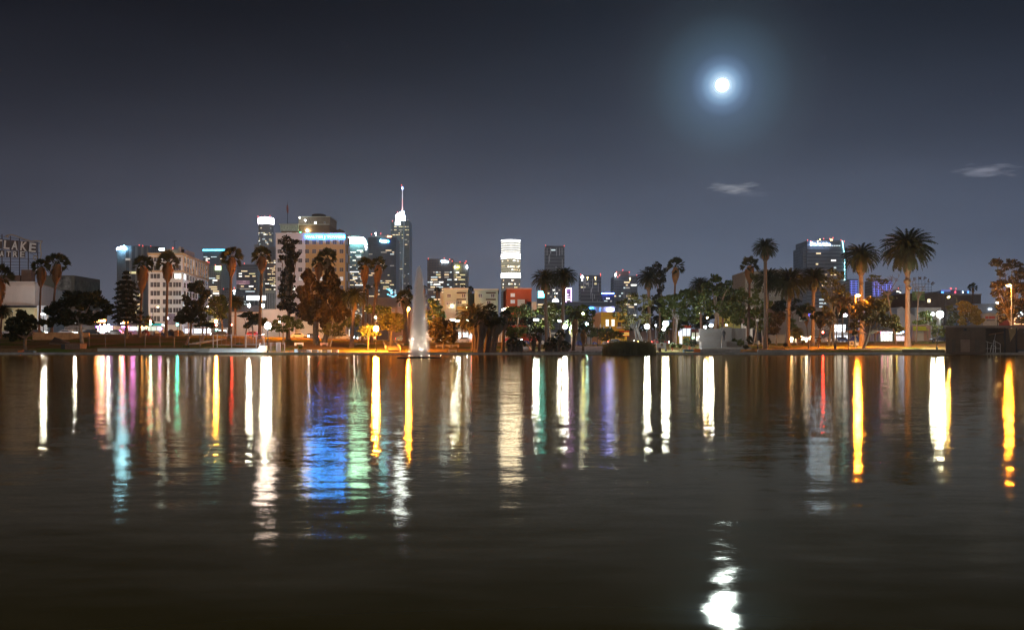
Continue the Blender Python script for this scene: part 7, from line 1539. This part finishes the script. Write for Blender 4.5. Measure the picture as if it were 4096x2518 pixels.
for lab, px, bl, lf in (('street tree behind the red block and the strip light', 2060, [(2050, 1235, 30, 18), (2080, 1250, 40, 26), (2105, 1232, 26, 20), (2130, 1252, 26, 20)], leaf_mid), ('sparse-leaved park tree before the big grey tent', 2064, [(2050, 1320, 30, 16), (2080, 1318, 32, 20), (2066, 1342, 34, 12), (2036, 1340, 16, 14)], leaf_mid),
                        ('tall dark street tree between the two date palm trunks', 2205, [(2205, 1225, 34, 26), (2175, 1245, 30, 24), (2225, 1260, 36, 30), (2195, 1290, 34, 30), (2160, 1300, 24, 24)], leaf_mid), ('wide dark street tree behind the yellow-green lamp', 2300, [(2275, 1240, 40, 24), (2320, 1235, 40, 22), (2360, 1255, 30, 26), (2310, 1275, 50, 30), (2355, 1300, 30, 26)], leaf_mid),
                        ('low dark tree before the yellow shop', 2430, [(2395, 1330, 26, 20), (2430, 1325, 30, 22), (2470, 1340, 32, 18), (2410, 1350, 24, 14)], leaf_mid), ('pale-leaved sapling with a white stem on the terrace lawn', 2364, [(2355, 1340, 16, 14), (2372, 1335, 12, 12)], leaf_pale),
                        ('grey-leaved small tree before the twin-lantern posts', 2440, [(2435, 1345, 22, 14), (2452, 1338, 16, 12)], leaf_olive)):
    yb = {2064: 1392, 2364: 1386, 2440: 1378}.get(px, 1366); tree('street_tree' if yb == 1366 else 'park_tree', lab, px, yb, bl, lf, tw=.3 if yb == 1366 else .14, D=None if yb != 1366 else 268, size=.9)
tree('pale_trunk_tree', 'sparse tree with forked white branches behind the reeds', 2558, 1392, [(2495, 1215, 30, 26), (2540, 1195, 40, 28), (2585, 1205, 26, 34), (2480, 1260, 32, 26), (2520, 1270, 34, 26), (2580, 1270, 24, 34), (2500, 1305, 26, 18)], leaf_olive, M('bark_grey', (.11, .095, .08), var=.3), .26, D=216, dens=.5, fork=.6, trunks=[-.3, .6, 1.2])
tree('round_conifer', 'round-topped dark conifer directly behind the dense date palm', 2640, 1372, [(2622, 1075, 34, 28), (2640, 1110, 30, 30), (2655, 1090, 16, 22), (2645, 1150, 22, 26), (2630, 1195, 26, 34), (2645, 1230, 20, 20)], LEAF('bunya', (.030, .030, .016)), tw=.3, D=245, dens=.8)
bt = [(2735, 1180, 38, 34), (2775, 1190, 44, 44), (2840, 1150, 38, 38), (2865, 1115, 24, 22), (2900, 1158, 50, 40), (2945, 1190, 40, 50), (2820, 1220, 56, 46), (2890, 1230, 60, 46), (2950, 1245, 38, 40), (2720, 1235, 38, 40), (2770, 1260, 44, 34)]
tree('big_shade_tree', 'biggest green shade tree filling the sky over the monument', 2850, 1374, bt[2:9], leaf_mid, tw=.5, D=234, dens=1.2)
tree('big_shade_tree', 'green shade tree with a white leaning trunk beside the brightest planter lamp', 2700, 1388, [bt[0], bt[1], bt[9], bt[10], (2690, 1200, 30, 34), (2668, 1250, 34, 34), (2655, 1200, 26, 24)], leaf_mid, bark_pale, .3, D=222, dens=1.0)
tree('small_tree', 'leafy branches overlapping the glowing lime wall', 2935, 1372, [(2905, 1290, 20, 14), (2935, 1275, 24, 24), (2955, 1290, 14, 20)], leaf_mid, tw=.1, D=240, dens=.7)
tree('small_conifer', 'dark small conifer between the globe lamps by the reeds', 2642, 1392, [(2642, 1345, 14, 22), (2648, 1358, 16, 14)], leaf_dark, D=214, tw=.1)
tree('park_tree', 'leafy tree filling in behind the slim fan palm trunk', 3030, 1372, [(3018, 1110, 18, 20), (3030, 1150, 26, 24), (3020, 1200, 30, 28), (3060, 1215, 30, 30), (3040, 1255, 40, 30), (3085, 1270, 30, 30), (3050, 1300, 36, 20)], leaf_mid, bark_pale, .2, D=232, dens=.75, trunks=[-1, 1.2])
tree('park_tree', 'rust-coloured bushy tree beside the stout palm trunk', 3105, 1370, [(3105, 1290, 34, 34), (3125, 1265, 26, 26), (3095, 1325, 30, 20)], leaf_rust, tw=.18, D=230)
tree('pale_trunk_tree', 'tall sparse eucalyptus with a glowing yellow trunk before the hotel tower', 3318, 1374, [(3335, 1085, 24, 18), (3365, 1105, 22, 20), (3320, 1130, 30, 24), (3355, 1150, 30, 28), (3300, 1180, 28, 30), (3340, 1200, 30, 28), (3375, 1180, 22, 40), (3310, 1240, 26, 24)], leaf_olive, M('bark_grey', (.11, .095, .08)), .3, D=228, dens=.42, fork=.6, trunks=[-.2, .8])
tree('yellow_green_tree', 'yellow-green street tree behind the stout palm trunk', 3172, 1370, [(3168, 1290, 16, 22), (3178, 1310, 16, 14)], leaf_pale, D=262, tw=.12)
tree('leaning_tree', 'leaning orange-lit tree with a curved trunk on the lawn', 3454, 1393, [(3440, 1225, 34, 30), (3485, 1215, 40, 32), (3530, 1230, 40, 34), (3430, 1265, 30, 26), (3480, 1265, 44, 34), (3540, 1275, 46, 30), (3575, 1285, 36, 26), (3420, 1300, 24, 16), (3590, 1310, 26, 22), (3420, 1330, 14, 8)], LEAF('leaf_goldgreen_lit', (.085, .062, .016)), bark, .34, dens=1.2, fork=.55, lean=0)  # leaf colour carries some of the arm lamp's orange light
tree('bare_tree', 'bare-branched tree between the two tallest date palms', 3584, 1372, [(3565, 1105, 26, 26), (3600, 1110, 26, 28), (3590, 1160, 30, 26), (3480, 1120, 34, 22), (3500, 1150, 30, 24)], None, M('bark_brown', (.20, .13, .085)), .24, D=232, bare=True, fork=.9)
tree('bare_tree', 'bare tree with arching twigs before the lattice letters', 3665, 1372, [(3650, 1130, 26, 22), (3680, 1145, 40, 22), (3710, 1140, 24, 20), (3690, 1180, 26, 20)], None, M('bark_brown', (.20, .13, .085)), .2, D=240, bare=True)
tree('sparse_tree', 'thin-leaved tree between the hotel tower and the rusty-bossed palm', 3500, 1372, [(3500, 1112, 36, 14), (3530, 1125, 26, 16), (3550, 1180, 26, 24), (3545, 1210, 26, 20)], leaf_olive, tw=.2, D=240, dens=.5)
tree('street_tree', 'street tree beside the lime awning under the dazzling lamp', 3713, 1374, [(3690, 1255, 22, 14), (3715, 1262, 22, 22), (3690, 1285, 28, 16), (3730, 1290, 20, 20), (3670, 1290, 22, 10)], leaf_mid, tw=.12, D=240, dens=.9)
tree('street_tree', 'small green tree between the dazzling lamp and pump house', 3742, 1376, [(3745, 1315, 24, 20), (3765, 1330, 18, 20), (3735, 1335, 14, 12)], leaf_mid, tw=.12, D=236)
tree('yellow_lit_tree', 'dense golden tree glowing above the pump house roof', 3852, 1372, [(3850, 1220, 26, 20), (3880, 1228, 26, 22), (3905, 1250, 24, 24), (3860, 1255, 34, 26), (3895, 1275, 34, 20), (3845, 1285, 22, 16), (3915, 1285, 20, 14)], LEAF('leaf_yellow_lit', (.42, .24, .035)), tw=.28, D=262, dens=1.5)  # golden lamp light from the front is painted into the leaves
tree('olive_tree', 'olive-green tree between the dazzling lamp and the golden tree', 3800, 1372, [(3805, 1235, 20, 16), (3815, 1270, 24, 24), (3800, 1300, 24, 20)], leaf_olive, tw=.2, D=256)
tree('dark_tree', 'dark bare-limbed tree around the orange lamp at the frame edge', 4072, 1372, [(3985, 1045, 28, 22), (4025, 1070, 32, 20), (4080, 1095, 36, 24), (4010, 1130, 34, 24), (4070, 1150, 40, 36), (3985, 1170, 36, 22), (4030, 1200, 44, 30), (4090, 1220, 36, 40), (4010, 1260, 34, 30), (4110, 1160, 30, 40), (4000, 1095, 20, 14), (4050, 1045, 22, 16), (4050, 1120, 28, 20), (3975, 1140, 18, 14), (4040, 1165, 26, 22), (3998, 1225, 26, 18), (4075, 1060, 22, 14), (4060, 1255, 30, 24), (4095, 1280, 24, 20)], leaf_rust, tw=.4, D=208, dens=.8, fork=.85, shell=.1)
tree('street_tree', 'grey-leaved street tree before the office block entrance', 590, 1338, [(585, 1275, 20, 18), (600, 1290, 18, 12)], leaf_olive, tw=.14, D=266)
def conifer(label, px, pyt, pyb, D):
    rnd = random.Random(4); b = Vector((X(px, D), D, g(X(px, D), D))); r = thing('deodar_cedar', label, 'tree', b); top = P(px-2, pyt, D)
    mt = MB(); mt.tube([b, b.lerp(top, .5), top], [.42, .25, .04], 8); mt.build('trunk', bark, r); mc = MB(); vs = []; fs = []; mbr = MB(); H_ = top.z-b.z
    for k in range(11):
        q = .30+.7*k/10; z = b.z+H_*q; reach = S(lerp([(.3, 84), (.42, 100), (.55, 78), (.62, 48), (.75, 44), (.88, 30), (1, 12)], q), D)*rnd.uniform(.55, 1.2)
        for a in range(6):
            an = 2*pi*(a/6+rnd.random()*.15)+k; tip = Vector((b.x+cos(an)*reach, D+sin(an)*reach*.8, z-reach*.22)); c0 = Vector((b.x, D, z)); midp = c0.lerp(tip, .5)+Vector((0, 0, reach*.10)); mbr.tube([c0, midp, tip], [.06, .04, .02], 3)
            for _ in range(int(24*reach)+10):
                u = rnd.random(); p = c0.lerp(midp, u*2) if u < .5 else midp.lerp(tip, u*2-1); p = p+Vector((rnd.gauss(0, .22), rnd.gauss(0, .3), rnd.uniform(-.5, .05))); s_ = rnd.uniform(.16, .42)
                d1 = Vector((rnd.gauss(0, 1), rnd.gauss(0, 1), rnd.gauss(0, .3))).normalized()*s_; d2 = Vector((rnd.gauss(0, .4), rnd.gauss(0, .4), -1)).normalized()*s_*.8; j = len(vs); vs += [p-d1, p+d1, p+d1*.5+d2, p-d1*.4+d2]; fs.append((j, j+1, j+2, j+3))
    mc.add(vs, fs); mbr.build('branch', bark, r); mc.build('crown', LEAF('cedar', (.022, .026, .016)), r)
conifer('dark drooping cedar with tiered branches before the tan slab tower', 506, 1084, 1340, 232)

for lab, px, bl in (('dark bushy street tree hiding the lower red apartment wall', 2080, [(2045, 1275, 34, 24), (2090, 1285, 40, 26), (2130, 1292, 34, 28), (2034, 1305, 20, 24), (2110, 1320, 40, 20)]), ('dark street tree between the island clump and red block', 1990, [(1970, 1285, 28, 24), (1998, 1310, 28, 24), (1960, 1325, 26, 18)]),
                    ('low dark tree before the first cream apartment block', 1850, [(1840, 1285, 26, 20), (1870, 1300, 30, 22), (1826, 1305, 20, 18)])):
    tree('street_tree', lab, px, 1366, bl, leaf_dark, tw=.25, D=270)
for k, (lab, px, bl) in enumerate((('dark background tree over the reeds, seen past the white-branched one', 2600, [(2590, 1250, 40, 30), (2620, 1290, 44, 30), (2560, 1310, 40, 26)]), ('dark tree behind the brightest planter lamp', 2680, [(2660, 1260, 44, 34), (2700, 1300, 44, 30), (2650, 1320, 34, 22)]),
                                   ('dark tree filling the gap behind the dark red-lettered shop', 2780, [(2760, 1285, 44, 26), (2810, 1275, 44, 30)]), ('dark olive tree behind the fan palm and monument end', 3025, [(3000, 1290, 30, 24), (3060, 1320, 34, 24), (3020, 1250, 34, 30)]),
                                   ('dark tree behind the very broad date palm', 3180, [(3150, 1220, 50, 26), (3215, 1240, 40, 30), (3110, 1230, 34, 26)]), ('dark tree between the hotel tower base and the corner shop', 3370, [(3350, 1240, 40, 30), (3390, 1230, 34, 30)]))):
    tree('street_tree', lab, px, 1366, bl, leaf_mid if k in (1, 3) else leaf_dark, tw=.25, D=276, seed=50+k)
# shrubs round the monument and on the lawn
for lab, px, pyb, w, h, lf in (('bushy shrub in the planter closest to the white shelter', 2692, 1402, 18, 34, leaf_mid), ('pale flowering shrub behind the lakeside planters', 2745, 1396, 20, 48, leaf_pale), ('dark round shrub next to the orange painted block', 2772, 1398, 18, 42, leaf_dark), ('low shrub between the planter shrubs', 2718, 1400, 14, 26, leaf_mid),
                              ('fan-shaped shrub under the bronze statue', 2884, 1396, 19, 46, leaf_mid), ('fan-shaped shrub below the longer inscription', 2936, 1396, 18, 46, leaf_mid), ('wider shrub at the monument end pier', 2962, 1397, 19, 42, leaf_mid), ('big dark bush just past the monument', 3000, 1392, 21, 52, leaf_dark),
                              ('low dark bush at the bowl lamp foot', 2985, 1400, 14, 22, leaf_dark), ('round dark bush beside the pale forked trunks', 3074, 1386, 12, 34, leaf_dark), ('small lawn bush below the red signal', 3141, 1390, 12, 20, leaf_rust), ('small staked sapling bush on the red-lit lawn', 3213, 1384, 9, 28, leaf_rust),
                              ('sapling with orange leaves before the dark date palm', 3275, 1384, 12, 38, leaf_rust), ('leafy low bush at the big date palm foot', 3640, 1381, 16, 10, leaf_dark), ('weedy clump on the dirt bank by the park steps', 742, 1390, 22, 9, leaf_mid), ('weedy clump at the fence foot near the very bright lamp', 958, 1381, 18, 9, leaf_mid)):
    shrub(lab, px, pyb, w, h, lf, group='park shrubs')
# reeds island
rnd = random.Random(77); m = MB(); vs = []; fs = []
for _ in range(6500):
    u = rnd.random(); x = X(2418+u*204, 178); y = 178+rnd.uniform(-1.2, 4.5)
    hmax = 3.0*(1-abs(u-.5)**4*8)*(.9+.18*mnoise.noise((x*.7, 0, 3)))*rnd.uniform(.62, 1.06); a = rnd.uniform(0, pi); w = rnd.uniform(.015, .045); t_ = Vector((rnd.gauss(0, .14), rnd.gauss(0, .14), 0))*hmax
    b_ = Vector((x, y, .02)); s_ = Vector((cos(a), sin(a)*.5, 0))*w; mid = b_+t_*.35+Vector((0, 0, hmax*.6)); tip = b_+t_+Vector((0, 0, hmax)); j = len(vs)
    vs += [b_-s_, b_+s_, mid+s_, mid-s_, tip]; fs += [(j, j+1, j+2, j+3), (j+3, j+2, j+4)]
m.add(vs, fs); o = m.build('reeds', reed_mat, None); o['kind'] = 'stuff'; o['label'] = 'dense dark reeds growing in the shallow water'
m = MB(); m.lathe(X(2520, 179.6), 179.6, [(4.6, -.2), (4.7, .03), (4.0, .06)], 30); o = m.build('reed_bank', M('mud', (.05, .04, .03)), None); o['kind'] = 'structure'
# small rocks along the terrace and island edge
rk = M('rock', (.22, .17, .14), var=.3, scale=4); rnd = random.Random(6)
for i in range(34):
    px = 2014+i*12.4 if i < 34 else 0; D = 192.0; x = X(px+rnd.uniform(-3, 3), D); s_ = rnd.uniform(.18, .34); m = MB(); vs = []; n = 7
    for k in range(4):
        for q in range(n): a = 2*pi*q/n; rr2 = s_*(1, 1.05, .8, .3)[k]*rnd.uniform(.8, 1.15); vs.append((x+rr2*cos(a)*1.3, D+rr2*sin(a), .42+s_*(0, .3, .65, .85)[k]))
    m.add(vs, [(k*n+q, k*n+(q+1) % n, (k+1)*n+(q+1) % n, (k+1)*n+q) for k in range(3) for q in range(n)]+[tuple(range(3*n, 4*n))])
    o = m.build('edge_stone', rk, None); tag(o, 'small reddish stone in the line edging the far bank by the low palms', 'stone', 'edging stones')

# ------------------------------------------------------------------ night haze over the town
m = MB(); m.box(-3500, 3500, -60, 4100, -3, 420); vm = bpy.data.materials.new('haze'); vm.use_nodes = True; t = NT(vm.node_tree)
t.node('ShaderNodeOutputMaterial', {1: t.node('ShaderNodeVolumePrincipled', {'Color': (.85, .9, 1, 1), 'Density': .00007, 'Anisotropy': .7}).outputs[0]})
o = m.build('haze', vm, None, (0, 0, 0)); o['kind'] = 'stuff'
